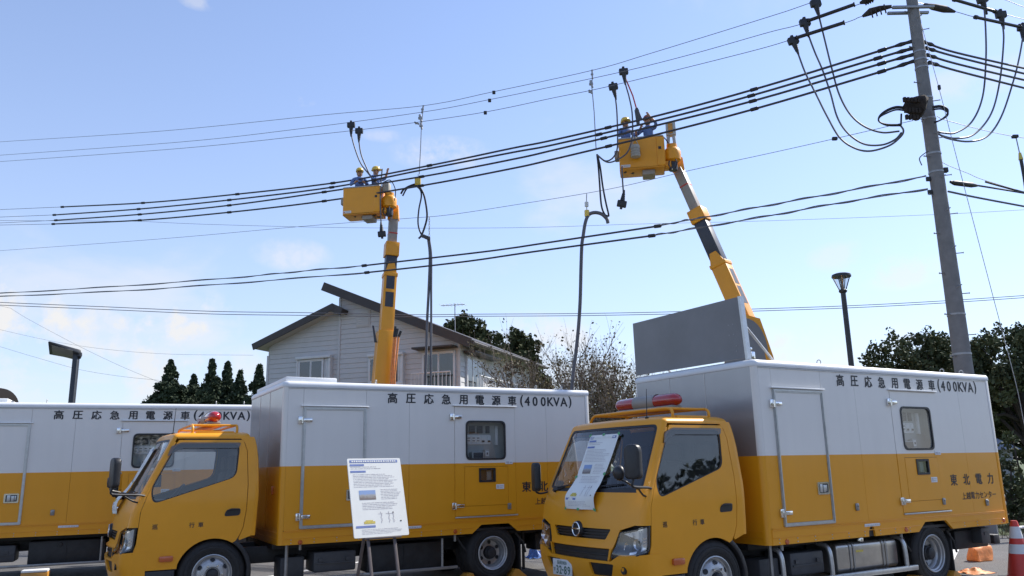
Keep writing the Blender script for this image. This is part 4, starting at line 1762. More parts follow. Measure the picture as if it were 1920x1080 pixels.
    def steering():
        mb = MB()
        M = Matrix.Rotation(math.radians(-52), 3, 'Y')
        c = Vector((-1.06, 1.42, 1.24))
        mb.tube([c + M @ Vector((0.2 * math.cos(a), 0.2 * math.sin(a), 0)) for a in [2 * PI * k / 28 for k in range(29)]], 0.014, 8)
        for a in (0.2, PI - 0.2, 1.5 * PI):
            mb.tube([c + M @ Vector((0, 0, -0.04)), c + M @ Vector((0.2 * math.cos(a), 0.2 * math.sin(a), 0))], 0.012, 6)
        mb.tube([c, c + M @ Vector((0, 0, -0.35))], 0.03, 8)
        return mb.mesh('steering_wheel', 'black_plastic')
    P('steering_wheel', 'steer', steering)

    def rearlining():
        y0, y1 = 0.16, 2 * CC - 0.16
        return MB().box(-0.345, -0.33, y0, y1, 0.86, 1.93).mesh('rear_lining', 'dark_grey')
    P('rear_lining', 'rearlining', rearlining)
    # mirrors on bent arms
    def mirror(c, r, yaw, key, round_=False):
        m = empty('mirror', c)
        m.rotation_euler = (0, 0, yaw)
        m.parent = root

        def head():
            mb = MB()
            if round_:
                mb.lathe([(0.0, -0.05), (0.05, -0.045), (0.072, -0.015), (0.075, 0.01), (0.07, 0.016), (0.0, 0.014)], (0, 0, 0), 'x', 20)
            else:
                w, h = r
                pr = fillet([(-w, -h), (w, -h), (w, h), (-w, h)], [0.05, 0.05, 0.07, 0.07], 5)
                mb.prism(pr, 'x', -0.055, 0.02, 0.018)
            return mb.mesh('mirror_head', 'black_plastic', 50)
        link_mesh('mirror_head', shared('mh' + key, head), m)

        def face():
            if round_:
                return MB().lathe([(0.0, 0.0165), (0.064, 0.0165)], (0, 0, 0), 'x', 20).mesh('mirror_face', 'mirror_face')
            w, h = r
            return MB().box(0.0205, 0.023, -w + 0.02, w - 0.02, -h + 0.03, h - 0.03, 0).mesh('mirror_face', 'mirror_face')
        link_mesh('mirror_face', shared('mf' + key, face), m)
    mirror((-1.83, -0.085, 1.565), (0.088, 0.165), 0.25, 'n')
    mirror((-1.86, 0.12, 1.46), (0.075, 0.075), -0.1, 'r', True)
    mirror((-1.70, 2 * CC - 0.06, 1.42), (0.09, 0.165), -0.3, 'f')

    def arms():
        mb = MB()
        mb.tube(smooth_path([(-1.50, 0.075, 1.30), (-1.60, 0.02, 1.315), (-1.80, -0.06, 1.325), (-1.87, -0.085, 1.345), (-1.85, -0.09, 1.42)]), 0.013, 8)
        mb.tube(smooth_path([(-1.52, 0.10, 1.22), (-1.62, 0.06, 1.24), (-1.72, 0.0, 1.30), (-1.76, -0.03, 1.325)]), 0.010, 6)
        mb.tube(smooth_path([(-1.60, 0.16, 1.30), (-1.74, 0.09, 1.34), (-1.87, 0.0, 1.375), (-1.86, 0.10, 1.40), (-1.86, 0.12, 1.44)]), 0.010, 6)
        mb.tube(smooth_path([(-1.55, 2 * CC - 0.09, 1.25), (-1.66, 2 * CC - 0.05, 1.23), (-1.72, 2 * CC - 0.05, 1.26), (-1.71, 2 * CC - 0.05, 1.33)]), 0.012, 6)
        return mb.mesh('mirror_arm', 'black_plastic')
    link_pieces('mirror_arm', 'arms', arms, root)
    # wipers
    def wipers():
        mb = MB()
        for y0, y1 in ((1.62, 1.05), (0.95, 0.36)):
            a = front(y0, 1.262, 0.01)
            m_ = front((y0 + y1) / 2, 1.325, 0.014)
            e2 = front(y1, 1.335, 0.012)
            mb.tube([a, m_], [0.009, 0.006], 6)
            mb.tube([front((y0 + y1) / 2 + 0.27, 1.30, 0.008), m_, front((y0 + y1) / 2 - 0.27, 1.345, 0.008)], 0.007, 5)
            mb.lathe([(0.0, -0.02), (0.016, -0.018), (0.018, 0.02)], a, 'x', 12)
        return mb.mesh('wiper', 'black_plastic')
    link_pieces('wiper', 'wipers', wipers, root)
    P('scuttle', 'scuttle', lambda: panel_mesh('scuttle', [(0.20, 1.262), (2 * CC - 0.20, 1.262), (2 * CC - 0.22, 1.30), (0.22, 1.30)], [], lambda y, z, off: front(y, z, off + 0.001), 'black_plastic', 0.1, 0.01))
    # roof rack: two bent hoops and side rails
    def rack():
        mb = MB()
        z0 = 2.03
        for x in (-1.02, -0.50):
            mb.tube(smooth_path([(x, 0.24, z0 - 0.02), (x, 0.24, z0 + 0.05), (x, 0.30, z0 + 0.088), (x, 0.5, z0 + 0.092), (x, CC, z0 + 0.094), (x, 2 * CC - 0.5, z0 + 0.092), (x, 2 * CC - 0.30, z0 + 0.08), (x, 2 * CC - 0.20, z0 - 0.02)], 5), 0.016, 8)
        for y in (0.30, 2 * CC - 0.30):
            mb.tube([(-1.02, y, z0 + 0.088), (-0.50, y, z0 + 0.088)], 0.014, 8)
        mb.box(-0.86, -0.62, 0.42, 2 * CC - 0.42, z0 + 0.085, z0 + 0.105, 0.006)
        for y in (0.24, 2 * CC - 0.22):
            mb.box(-0.98, -0.54, y - 0.03, y + 0.03, z0 - 0.02, z0 + 0.012, 0.006)
        return mb.mesh('roof_rack', Y)
    P('roof_rack', 'rack', rack)
    # beacon bar: two red domes and a silver middle
    bb = empty('beacon_bar', (-0.74, CC, 2.235))
    bb.parent = root

    def dome(s):
        mb = MB()
        pr = [(0.0, 0.56), (0.03, 0.555), (0.055, 0.535), (0.075, 0.50), (0.083, 0.46), (0.085, 0.25), (0.084, 0.185)]
        mb.lathe([(r, h * s) for r, h in pr], axis='y', n=20)
        for v in mb.bm.verts:
            v.co.z *= 0.88
        return mb.mesh('red_dome', 'red_lens', 50)

    def mid():
        mb = MB().lathe([(0.084, -0.185), (0.078, -0.17), (0.078, 0.17), (0.084, 0.185)], axis='y', n=20)
        mb.box(-0.075, 0.075, -0.5, 0.5, -0.095, -0.062, 0.01)
        return mb.mesh('speaker_housing', 'boom_grey', 50)
    link_mesh('red_dome', shared('dome1', lambda: dome(1)), bb)
    link_mesh('red_dome', shared('dome2', lambda: dome(-1)), bb)
    link_mesh('speaker_housing', shared('bmid', mid), bb)
    P('antenna', 'antenna', lambda: MB().tube([(-1.22, 0.42, 2.0), (-1.22, 0.42, 2.03)], 0.02, 8).tube([(-1.22, 0.42, 2.03), (-1.205, 0.42, 2.33)], [0.006, 0.003], 5).mesh('antenna', 'black_plastic'))
    # small painted letters on the near door
    for ch, x in (('巡', -1.38), ('行', -0.985), ('車', -0.885)):
        o = link_mesh('door_letter', shared('dl' + ch, lambda: text_mesh('door_letter', ch, 0.062, 'ink_black', 0.0012)), root)
        o.rotation_euler = (PI / 2, 0, 0)
        o.location = (x, co_(0.955) - 0.003, 0.953)


def build_chassis(root, tank):
    P = lambda name, key, fn: link_mesh(name, shared(key, fn), root)

    def frame():
        mb = MB()
        for y in (0.62, 1.42):
            mb.box(-1.5, 4.5, y - 0.04, y + 0.04, 0.42, 0.62, 0.006)
        for x in (-1.2, 0.0, 1.3, 2.4, 3.6, 4.4):
            mb.box(x - 0.04, x + 0.04, 0.6, 1.44, 0.45, 0.56)
        for x in (WHEEL_F, WHEEL_R):
            mb.tube([(x, 0.15, WHEEL_Z), (x, 1.95, WHEEL_Z)], 0.07, 10)
        mb.lathe([(0.0, -0.16), (0.1, -0.14), (0.16, -0.05), (0.16, 0.05), (0.1, 0.14), (0, 0.16)], (WHEEL_R, 1.02, WHEEL_Z), 'y', 16)
        mb.box(0.0, 4.55, 0.3, 1.8, 0.60, 0.66)
        mb.box(-1.3, -0.4, 0.7, 1.35, 0.45, 0.85, 0.03)
        return mb.mesh('chassis', 'black_metal')
    P('chassis', 'chassis', frame)
    link_pieces('mud_flap', 'flap', lambda: MB().box(3.40, 3.425, 0.10, 0.62, 0.10, 0.60, 0.004).box(3.40, 3.425, 1.46, 1.98, 0.10, 0.60, 0.004).box(3.5, 3.53, 0.18, 0.21, 0.12, 0.64).mesh('mud_flap', 'rubber'), root)
    P('rear_bumper', 'rbump', lambda: MB().box(4.42, 4.56, 0.12, 1.98, 0.40, 0.52, 0.015).box(3.75, 4.5, 0.25, 0.55, 0.36, 0.60, 0.02).mesh('rear_bumper', 'black_metal'))
    P('tail_lamp_box', 'tlamp', lambda: MB().box(4.14, 4.34, 0.12, 0.28, 0.42, 0.62, 0.012).box(4.2, 4.28, 0.112, 0.12, 0.53, 0.57).mesh('tail_lamp_box', 'dark_grey'))

    def fender():
        mb = MB()
        mb.prism([(2.585, 0.66), (2.60, 0.66), (2.755, 0.79), (3.185, 0.79), (3.34, 0.66), (3.355, 0.66), (3.195, 0.805), (2.745, 0.805)], 'y', 0.015, 0.62)
        mb.tube([(2.44, 0.12, 0.62), (2.52, 0.12, 0.50), (2.60, 0.12, 0.42)], 0.014, 6).tube([(3.33, 0.1, 0.64), (3.46, 0.1, 0.50), (3.5, 0.1, 0.36)], 0.014, 6)
        return mb.mesh('rear_fender', 'black_metal')
    P('rear_fender', 'rfender', fender)
    P('battery_box', 'battbox', lambda: MB().box(0.49, 1.04, 0.16, 0.55, 0.30, 0.545, 0.025).box(0.52, 1.01, 0.145, 0.16, 0.40, 0.415).box(0.55, 0.6, 0.14, 0.16, 0.43, 0.47).box(0.9, 0.95, 0.14, 0.16, 0.43, 0.47).box(0.10, 0.40, 0.25, 0.6, 0.2, 0.5, 0.02).mesh('battery_box', 'dark_grey'))
    link_pieces('bracket', 'brk', lambda: MB().tube([(0.30, 0.1, 0.66), (0.30, 0.1, 0.59)], 0.02, 8).tube([(2.40, 0.1, 0.66), (2.40, 0.1, 0.57)], 0.02, 8).tube([(0.14, 0.12, 0.66), (0.14, 0.12, 0.25)], 0.022, 6).mesh('bracket', 'dull_steel'), root)
    if tank:
        def tk():
            pr = fillet([(0.10, 0.275), (0.10, 0.61), (0.55, 0.61), (0.55, 0.275)], 0.07, 6)
            return MB().prism(pr, 'x', 1.20, 2.30, 0.02).mesh('fuel_tank', 'steel_tank', 50)
        t = P('fuel_tank', 'tank', tk)

        def straps():
            mb = MB()
            for x in (1.45, 2.05):
                for dx in (-0.03, 0.03):
                    pr = fillet([(0.092, 0.268), (0.092, 0.618), (0.555, 0.618), (0.555, 0.268)], 0.075, 6)
                    pr2 = fillet([(0.102, 0.278), (0.102, 0.608), (0.545, 0.608), (0.545, 0.278)], 0.068, 6)
                    n = len(pr)
                    for k in range(n - 1):
                        for a in (0,):
                            mb.bm.faces.new([mb.bm.verts.new(p) for p in ((x + dx - 0.012, *pr[k]), (x + dx + 0.012, *pr[k]), (x + dx + 0.012, *pr[k + 1]), (x + dx - 0.012, *pr[k + 1]))])
            return mb.mesh('tank_strap', 'dull_steel', 50)
        link_mesh('tank_strap', shared('straps', straps), t)['kind'] = 'stuff'
        link_mesh('filler_cap', shared('fcap', lambda: MB().lathe([(0.0, 0.66), (0.045, 0.655), (0.05, 0.64), (0.05, 0.60)], (1.70, 0.17, 0), 'z', 18).mesh('filler_cap', 'chrome')), t)
        link_mesh('tank_sticker', shared('tstick', lambda: MB().box(1.53, 1.66, 0.0985, 0.0995, 0.49, 0.515).mesh('tank_sticker', 'ink_yellow')), t)

        def guard():
            mb = MB()
            for x in (0.235, 1.02, 2.37):
                mb.tube(smooth_path([(x, 0.22, 0.615), (x, 0.11, 0.60), (x, 0.06, 0.54), (x, 0.045, 0.42), (x, 0.045, 0.27)], 5), 0.026, 10)
            mb.box(1.0, 2.56, 0.02, 0.07, 0.225, 0.285, 0.01)
            mb.box(0.22, 1.0, 0.02, 0.07, 0.225, 0.285, 0.01)
            return mb.mesh('side_guard', 'aluminium')
        P('side_guard', 'guard', guard)
    else:
        def tb():
            mb = MB().box(1.20, 2.25, 0.20, 0.55, 0.24, 0.58, 0.02)
            mb.box(1.70, 1.712, 0.19, 0.2, 0.26, 0.56)
            mb.lathe([(0.0, -0.01), (0.03, -0.008), (0.034, 0.01)], (1.62, 0.19, 0.52), 'y', 14)
            return mb.mesh('tool_box', 'black_metal')
        P('tool_box', 'toolbox', tb)
        P('side_guard', 'guard2', lambda: MB().box(1.1, 2.42, 0.05, 0.085, 0.225, 0.262, 0.006).tube([(2.2, 0.07, 0.62), (2.2, 0.07, 0.25)], 0.016, 6).box(0.22, 1.1, 0.05, 0.085, 0.225, 0.262, 0.006).mesh('side_guard', 'dull_steel'))
    for x, rear in ((WHEEL_F, False), (WHEEL_R, True)):
        wheel(root, x, 0.07 if not rear else 0.065, rear, -1)
        wheel(root, x, 2.0 if rear else 2 * CC - 0.07, rear, 1)


SEAMS = [0.06, 0.255, 1.085, 1.69, 2.765, 3.84, 4.535]
PWIN = fillet(rect(2.535, 3.145, 1.655, 2.18), 0.075, 6)
DOOR = rect(2.362, 3.308, 0.90, 2.375)
TEXT_X = [1.446, 1.708, 1.972, 2.233, 2.496, 2.753, 3.014, 3.276, 3.434, 3.527, 3.660, 3.800, 3.925, 4.030, 4.159, 4.269]


def build_box(root, second_line, full_name=True, flap_hole=False):
    P = lambda name, key, fn, par=root: link_mesh(name, shared(key, fn), par)
    T = 'two_tone'
    flat = lambda x, z, off: Vector((x, -off, z))

    def shell():
        # far side, rear, floor, front wall with rounded near corner
        me = MB()
        me.box(0.06, 4.53, 0.012, 0.02, 0.70, 2.60) if False else None
        r = 0.06
        out = [(4.53, 0.012), (4.53, 2.09), (0.02, 2.09)]
        cor = [(0.06 - r * math.sin(a) if False else 0.06 - r * math.sin(PI / 2 * k / 6), 0.06 - r * math.cos(PI / 2 * k / 6) - 0.0) for k in range(7)]
        return me
    # near wall: one sheet per panel bay
    zs0, zs1 = 0.835, 2.585
    for k in range(6):
        a, b = SEAMS[k] + 0.0015, SEAMS[k + 1] - 0.0015
        holes = []

        def mk(a=a, b=b, k=k):
            o = rect(a, b, zs0, zs1)
            # the generator-room door takes a bite out of bays 3 and 4
            if k == 3:
                o = [(a, zs0), (b, zs0), (b, 0.895), (2.358, 0.895), (2.358, 2.379), (b, 2.379), (b, zs1), (a, zs1)]
            if k == 4:
                o = [(a, zs0), (b, zs0), (b, zs1), (a, zs1), (a, 2.379), (3.312, 2.379), (3.312, 0.895), (a, 0.895)]
            return panel_mesh('side_panel', o, [], flat, T, 0.3, 0.012, smooth=0)
        P('side_panel', 'bay%d' % k, mk)
    # skirt rail with rear wheel cut-out
    def skirt():
        o = [(0.06, Z0), (2.615, Z0), (2.755, 0.775), (3.185, 0.775), (3.325, Z0), (4.535, Z0), (4.535, 0.828), (0.06, 0.828)]
        if flap_hole:
            cut = [(1.72 + 0.058 * math.cos(a), Z0 + 0.015 + 0.105 * math.sin(a)) for a in [PI * q / 10 for q in range(11)]]
            o = [(0.06, Z0)] + [(1.662, Z0)] + cut[::-1][0:] + [(1.778, Z0)] + o[1:]
        return panel_mesh('skirt_rail', o, [], lambda x, z, off: Vector((x, -off - (0.008 if z > 0.75 else 0.004), z)), T, 0.3, 0.03, smooth=0)
    sk = P('skirt_rail', 'skirt%d' % flap_hole, skirt)

    def ribs():
        mb = MB()
        for z, h in ((0.832, 0.007), (0.815, 0.005)):
            mb.box(0.07, 4.53, -0.014, 0.01, z - h / 2, z + h / 2, 0.002)
        mb.box(0.07, 2.64, -0.012, 0.0, 0.735, 0.7425, 0.002)
        mb.box(3.30, 4.53, -0.012, 0.0, 0.735, 0.7425, 0.002)
        return mb.mesh('skirt_rib', T)
    link_mesh('skirt_rib', shared('ribs', ribs), sk)

    def rivets():
        mb = MB()
        x = 0.16
        while x < 4.5:
            if not (2.56 < x < 3.38):
                for z in (0.685, 0.722):
                    mb.lathe([(0.0, -0.012), (0.006, -0.0105), (0.008, -0.003)], (x, 0, z), 'y', 8)
            x += 0.285
        return mb.mesh('rivets', 'aluminium')
    link_mesh('rivets', shared('rivets', rivets), sk)['kind'] = 'stuff'
    # rounded front corner post, rear post, front wall, far wall, roof
    def post():
        r = 0.06
        return strip_mesh('corner_post', lambda u, z: (0.06 - r * math.sin(u), r - r * math.cos(u), z), [PI / 2 * q / 8 for q in range(9)], [Z0, 0.85, 1.604, 2.0, 2.6], T, 80)
    P('corner_post', 'post', post)

    def post2():
        r = 0.06
        return strip_mesh('corner_post', lambda u, z: (0.06 - r * math.sin(u), BW - (r - r * math.cos(u)), z), [PI / 2 * q / 8 for q in range(9)], [Z0, 0.85, 1.604, 2.0, 2.6], T, 80)
    P('corner_post', 'postf', post2)
    fw = P('front_wall', 'fwall', lambda: MB().box(0.0, 0.03, 0.06, BW - 0.06, Z0, 2.60).mesh('front_wall', 'polished_two_tone'))
    link_mesh('front_rib', shared('fribs', lambda: MB().box(-0.006, 0.0, 0.07, BW - 0.07, 0.80, 0.81).box(-0.006, 0.0, 0.07, BW - 0.07, 0.735, 0.742).box(-0.004, 0, 0.78, 0.785, 0.83, 2.58).box(-0.004, 0, 1.40, 1.405, 0.83, 2.58).mesh('front_rib', T)), fw)
    link_mesh('front_marker', shared('fmark', lambda: MB().prism(fillet(rect(0.36, 0.40, 1.26, 1.36), 0.015, 3), 'x', -0.02, 0.0, 0.004).mesh('front_marker', 'orange_lens')), fw)
    P('far_wall', 'farwall', lambda: MB().box(0.06, 4.6, BW - 0.02, BW, Z0, 2.6).mesh('far_wall', T))
    link_pieces('rear_door', 'reard', lambda: MB().box(4.56, 4.59, 0.06, 1.05, 0.70, 2.58, 0.004).box(4.56, 4.59, 1.054, BW - 0.06, 0.70, 2.58, 0.004).tube([(4.60, 0.9, 0.8), (4.60, 0.9, 2.5)], 0.012, 6).mesh('rear_door', T), root)
    link_pieces('rear_post', 'rearpost', lambda: MB().box(4.54, 4.607, -0.004, 0.07, Z0, 2.62, 0.012).box(4.54, 4.607, BW - 0.07, BW + 0.004, Z0, 2.62, 0.012).mesh('rear_post', T), root)
    link_pieces('rear_hinge', 'rhinge', lambda: MB().box(4.605, 4.64, 0.01, 0.06, 0.90, 0.95, 0.006).box(4.605, 4.64, 0.01, 0.06, 1.0, 1.04, 0.006).box(4.605, 4.63, 0.01, 0.06, 1.9, 1.95, 0.006).box(4.605, 4.63, 0.01, 0.06, 1.98, 2.02, 0.006).mesh('rear_hinge', 'aluminium'), root)
    P('floor_plate', 'floorp', lambda: MB().box(0.05, 4.55, 0.05, BW - 0.05, Z0 + 0.03, Z0 + 0.06).mesh('floor_plate', 'black_metal'))

    def roofrail():
        mb = MB()
        pr = [(0.0, 2.588)] + [(-0.008, 2.588), (-0.012, 2.60)] + [(-0.012 + 0.055 * (1 - math.cos(PI / 2 * q / 7)), 2.612 + 0.055 * math.sin(PI / 2 * q / 7)) for q in range(8)] + [(0.16, 2.668), (0.16, 2.64), (0.0, 2.63)]
        # near, far and front rails mitred by overlap at the rounded corner
        n = 10
        path = [(4.60, 0, 0)]
        r = 0.07
        ring = []
        cent = [((4.607, 0.0), (0, -1)), ((0.07, 0.0), (0, -1))]
        for q in range(1, n):
            a = PI / 2 * q / n
            cent.append(((0.07 - r * math.sin(a), r - r * math.cos(a)), (-math.sin(a), -math.cos(a))))
        cent.append(((0.0, 0.07), (-1, 0)))
        cent.append(((0.0, BW - 0.07), (-1, 0)))
        for q in range(1, n):
            a = PI / 2 * q / n
            cent.append(((0.07 - r * math.cos(a), BW - r + r * math.sin(a)), (-math.cos(a), math.sin(a))))
        cent.append(((0.07, BW), (0, 1)))
        cent.append(((4.607, BW), (0, 1)))
        rows = []
        for (c, nn) in cent:
            rows.append([mb.bm.verts.new((c[0] - nn[0] * d, c[1] - nn[1] * d, z)) for d, z in pr])
        k = len(pr)
        for A, B in zip(rows[:-1], rows[1:]):
            for i in range(k):
                mb.bm.faces.new((A[i], A[(i + 1) % k], B[(i + 1) % k], B[i]))
        mb.bm.faces.new(rows[0])
        mb.bm.faces.new(rows[-1][::-1])
        bmesh.ops.recalc_face_normals(mb.bm, faces=mb.bm.faces)
        return mb.mesh('roof_rail', 'white_paint', 45)
    rr = P('roof_rail', 'rrail', roofrail)
    link_mesh('rail_lip', shared('rlip', lambda: MB().box(0.06, 4.54, -0.010, 0.0, 2.572, 2.579, 0.002).mesh('rail_lip', 'aluminium')), rr)
    P('roof', 'boxroof', lambda: MB().box(0.12, 4.6, 0.12, BW - 0.12, 2.62, 2.655).mesh('roof', 'white_paint'))

    def eye(x, y):
        mb = MB()
        mb.tube([(x, y + 0.028 * math.cos(a), 2.70 + 0.028 * math.sin(a)) for a in [2 * PI * q / 14 for q in range(15)]], 0.006, 6)
        mb.tube([(x, y, 2.655), (x, y, 2.675)], 0.014, 8)
        return mb.mesh('lifting_eye', 'galvanised')
    for q, (x, y) in enumerate(((1.25, 0.12), (3.75, 0.12), (4.2, 0.12), (1.25, BW - 0.12), (3.75, BW - 0.12))):
        P('lifting_eye', 'eye%d' % q, lambda x=x, y=y: eye(x, y))
    # --- access door with aluminium frame
    d1 = P('access_door', 'd1', lambda: panel_mesh('access_door', rect(0.292, 1.048, 0.885, 2.30), [], lambda x, z, off: Vector((x, -0.010 - off, z)), T, 0.3, 0.02, smooth=0))

    def dframe():
        o = rect(0.252, 1.088, 0.845, 2.338, 0.02, 3)
        i = rect(0.290, 1.050, 0.883, 2.302, 0.012, 3)
        return panel_mesh('door_frame', o, [i], lambda x, z, off: Vector((x, -0.016 - off, z)), 'aluminium', 0.2, 0.02)
    link_mesh('door_frame', shared('d1f', dframe), d1)
    link_mesh('frame_bead', shared('d1b', lambda: panel_mesh('frame_bead', rect(0.262, 1.078, 0.855, 2.328), [rect(0.275, 1.065, 0.868, 2.315)], lambda x, z, off: Vector((x, -0.026 - off, z)), 'aluminium', 0.4, 0.012)), d1)
    link_mesh('drip_rail', shared('d1d', lambda: MB().box(0.225, 1.115, -0.035, 0.0, 2.345, 2.362, 0.005).mesh('drip_rail', 'white_paint')), d1)

    def hinge(x0, x1, z):
        mb = MB().box(x0, x0 + 0.055, -0.028, 0.0, z - 0.045, z + 0.045, 0.006).box(x0 + 0.04, x1, -0.034, -0.01, z - 0.022, z + 0.022, 0.008)
        mb.tube([(x0 + 0.055, -0.034, z - 0.04), (x0 + 0.055, -0.034, z + 0.04)], 0.012, 8)
        return mb.mesh('hinge', 'chrome')
    for q, (x0, x1, z) in enumerate(((0.19, 0.37, 2.172), (0.20, 0.38, 0.99), (2.28, 2.46, 2.235), (2.31, 2.49, 1.037))):
        P('hinge', 'hinge%d' % q, lambda x0=x0, x1=x1, z=z: hinge(x0, x1, z))

    def latch():
        return panel_mesh('latch', fillet(rect(0.835, 1.030, 1.165, 1.302), 0.015, 3), [fillet(rect(0.858, 1.008, 1.185, 1.283), 0.01, 3)], lambda x, z, off: Vector((x, -0.022 - off, z)), 'chrome', 0.1, 0.02)
    la = P('latch', 'latch', latch)
    link_mesh('latch_lever', shared('lever', lambda: MB().box(0.875, 0.92, -0.020, -0.012, 1.19, 1.28, 0.006).box(0.93, 0.97, -0.022, -0.012, 1.19, 1.27, 0.006).box(0.975, 0.995, -0.02, -0.012, 1.20, 1.27, 0.004).mesh('latch_lever', 'aluminium')), la)
    link_mesh('latch_plate', shared('lplate', lambda: MB().box(0.858, 1.008, -0.0125, -0.0105, 1.185, 1.283).mesh('latch_plate', 'dark_grey')), la)
    # --- generator-room door with window
    d2 = P('control_door', 'd2', lambda: panel_mesh('control_door', DOOR, [PWIN, rect(2.505, 3.185, 1.027, 1.557)], lambda x, z, off: Vector((x, -0.004 - off, z)), T, 0.3, 0.03, smooth=0))
    link_mesh('drip_rail', shared('d2d', lambda: MB().box(2.33, 3.335, -0.03, 0.0, 2.385, 2.402, 0.005).mesh('drip_rail', 'white_paint')), d2)
    link_mesh('door_sill', shared('d2s', lambda: MB().box(2.36, 3.33, -0.02, 0.0, 0.875, 0.893, 0.004).mesh('door_sill', 'aluminium')), d2)
    inn = [(2.84 + (x - 2.84) * 0.955, 1.9175 + (z - 1.9175) * 0.945) for x, z in PWIN]
    link_mesh('window_gasket', shared('gask', lambda: panel_mesh('window_gasket', [(2.84 + (x - 2.84) * 1.03, 1.9175 + (z - 1.9175) * 1.035) for x, z in PWIN], [inn], lambda x, z, off: Vector((x, -0.013 - off, z)), 'black_plastic', 0.12, 0.02)), d2)
    link_mesh('window_pane', shared('pwin', lambda: panel_mesh('window_pane', PWIN, [], lambda x, z, off: Vector((x, 0.004 - off, z)), 'lamp_glass', 0.3, 0)), d2)
    link_mesh('hatch_leaf', shared('hleaf', lambda: panel_mesh('hatch_leaf', rect(2.509, 3.181, 1.031, 1.553), [rect(2.735, 2.975, 1.352, 1.525)], lambda x, z, off: Vector((x, -0.006 - off, z)), T, 0.3, 0.03, smooth=0)), d2)
    cb = P('control_cabinet', 'cabinet', lambda: MB().box(2.45, 3.25, 0.16, 0.17, 1.55, 2.30).box(2.45, 3.25, 0.03, 0.16, 1.555, 1.58).box(2.45, 3.25, 0.03, 0.16, 2.26, 2.29).box(2.44, 2.46, 0.03, 0.17, 1.55, 2.30).box(3.24, 3.26, 0.03, 0.17, 1.55, 2.30).mesh('control_cabinet', 'panel_grey'))

    def meters():
        mb = MB()
        for k, x in enumerate((2.585, 2.70, 2.82, 2.945)):
            w = 0.045 if k < 3 else 0.03
            mb.box(x - w, x + w, 0.138, 0.159, 2.02, 2.125, 0.006)
        return mb.mesh('meter', 'dark_grey')

    def gauges():
        mb = MB()
        for x in (2.575, 2.645, 2.72, 2.79, 2.87, 2.965):
            mb.box(x - 0.03, x + 0.03, 0.142, 0.159, 1.885, 1.985, 0.004)
        mb.box(2.56, 2.99, 0.150, 0.159, 1.865, 1.995)
        return mb.mesh('gauge', 'white_label')

    def needles():
        mb = MB()
        for k, x in enumerate((2.575, 2.645, 2.72, 2.79)):
            for q in range(2):
                mb.box(x - 0.02, x + 0.02, 0.1395, 0.1415, 1.91 + 0.038 * q, 1.92 + 0.038 * q)
        for x in (2.87, 2.965):
            mb.box(x - 0.022, x + 0.022, 0.1395, 0.1415, 1.895, 1.92)
        for k, x in enumerate((2.585, 2.70, 2.82)):
            mb.box(x - 0.03, x + 0.03, 0.136, 0.1378, 2.07, 2.08)
        return mb.mesh('gauge_mark', 'ink_black', 0)
    link_pieces('meter', 'meters', meters, cb)
    link_mesh('gauge', shared('gauges', gauges), cb)
    link_pieces('gauge_mark', 'needles', needles, cb)
    link_mesh('breaker', shared('breaker', lambda: MB().box(2.87, 2.95, 0.10, 0.159, 1.67, 1.79, 0.006).box(2.66, 2.85, 0.07, 0.159, 1.66, 1.76, 0.008).mesh('breaker', 'panel_grey')), cb)
    link_mesh('breaker_face', shared('breakerf', lambda: MB().box(2.885, 2.935, 0.096, 0.099, 1.70, 1.77).box(3.06, 3.10, 0.12, 0.159, 1.85, 2.12, 0.006).mesh('breaker_face', 'white_label')), cb)
    link_mesh('breaker_slot', shared('breakers', lambda: MB().box(2.68, 2.83, 0.066, 0.069, 1.675, 1.75).box(2.90, 2.92, 0.092, 0.0955, 1.72, 1.75).mesh('breaker_slot', 'dark_grey')), cb)
    mt = P('meter_window', 'mwin', lambda: panel_mesh('meter_window', rect(2.725, 2.985, 1.342, 1.535, 0.01, 2), [rect(2.752, 2.958, 1.368, 1.508)], lambda x, z, off: Vector((x, -0.014 - off, z)), 'black_plastic', 0.2, 0.05))
    link_mesh('meter_glass', shared('mglass', lambda: MB().box(2.735, 2.975, 0.0, 0.003, 1.352, 1.525).mesh('meter_glass', 'lamp_glass')), mt)
    link_mesh('meter_back', shared('mback', lambda: MB().box(2.70, 3.0, 0.06, 0.07, 1.33, 1.54).mesh('meter_back', 'dark_grey')), mt)
    link_mesh('meter_dial', shared('mdial', lambda: MB().box(2.87, 2.945, 0.04, 0.059, 1.37, 1.50, 0.006).mesh('meter_dial', 'panel_grey')), mt)
    P('name_plate', 'lab1', lambda: MB().box(2.99, 3.115, -0.012, -0.005, 1.243, 1.308, 0.002).mesh('name_plate', 'white_label'))
    P('name_plate', 'lab2', lambda: MB().box(3.142, 3.262, -0.012, -0.004, 1.583, 1.630, 0.002).mesh('name_plate', 'white_label'))

    def labmarks():
        mb = MB()
        mb.box(3.005, 3.03, -0.0135, -0.0122, 1.258, 1.296).box(3.04, 3.10, -0.0135, -0.0122, 1.283, 1.292).box(3.04, 3.09, -0.0135, -0.0122, 1.262, 1.270)
        mb.box(3.155, 3.20, -0.0135, -0.0122, 1.593, 1.62).box(3.21, 3.25, -0.0135, -0.0122, 1.598, 1.614)
        x = 1.60
        r = random.Random(4)
        while x < 1.85:
            w = r.uniform(0.008, 0.03)
            mb.box(x, x + w, -0.0175, -0.0162, 0.785, 0.799)
            x += w + 0.008
        return mb.mesh('plate_print', 'ink_grey', 0)
    P('plate_print', 'labmarks', labmarks)['kind'] = 'stuff'
    P('rail_label', 'raillab', lambda: MB().box(1.59, 1.862, -0.016, -0.006, 0.777, 0.808, 0.002).mesh('rail_label', 'white_label'))

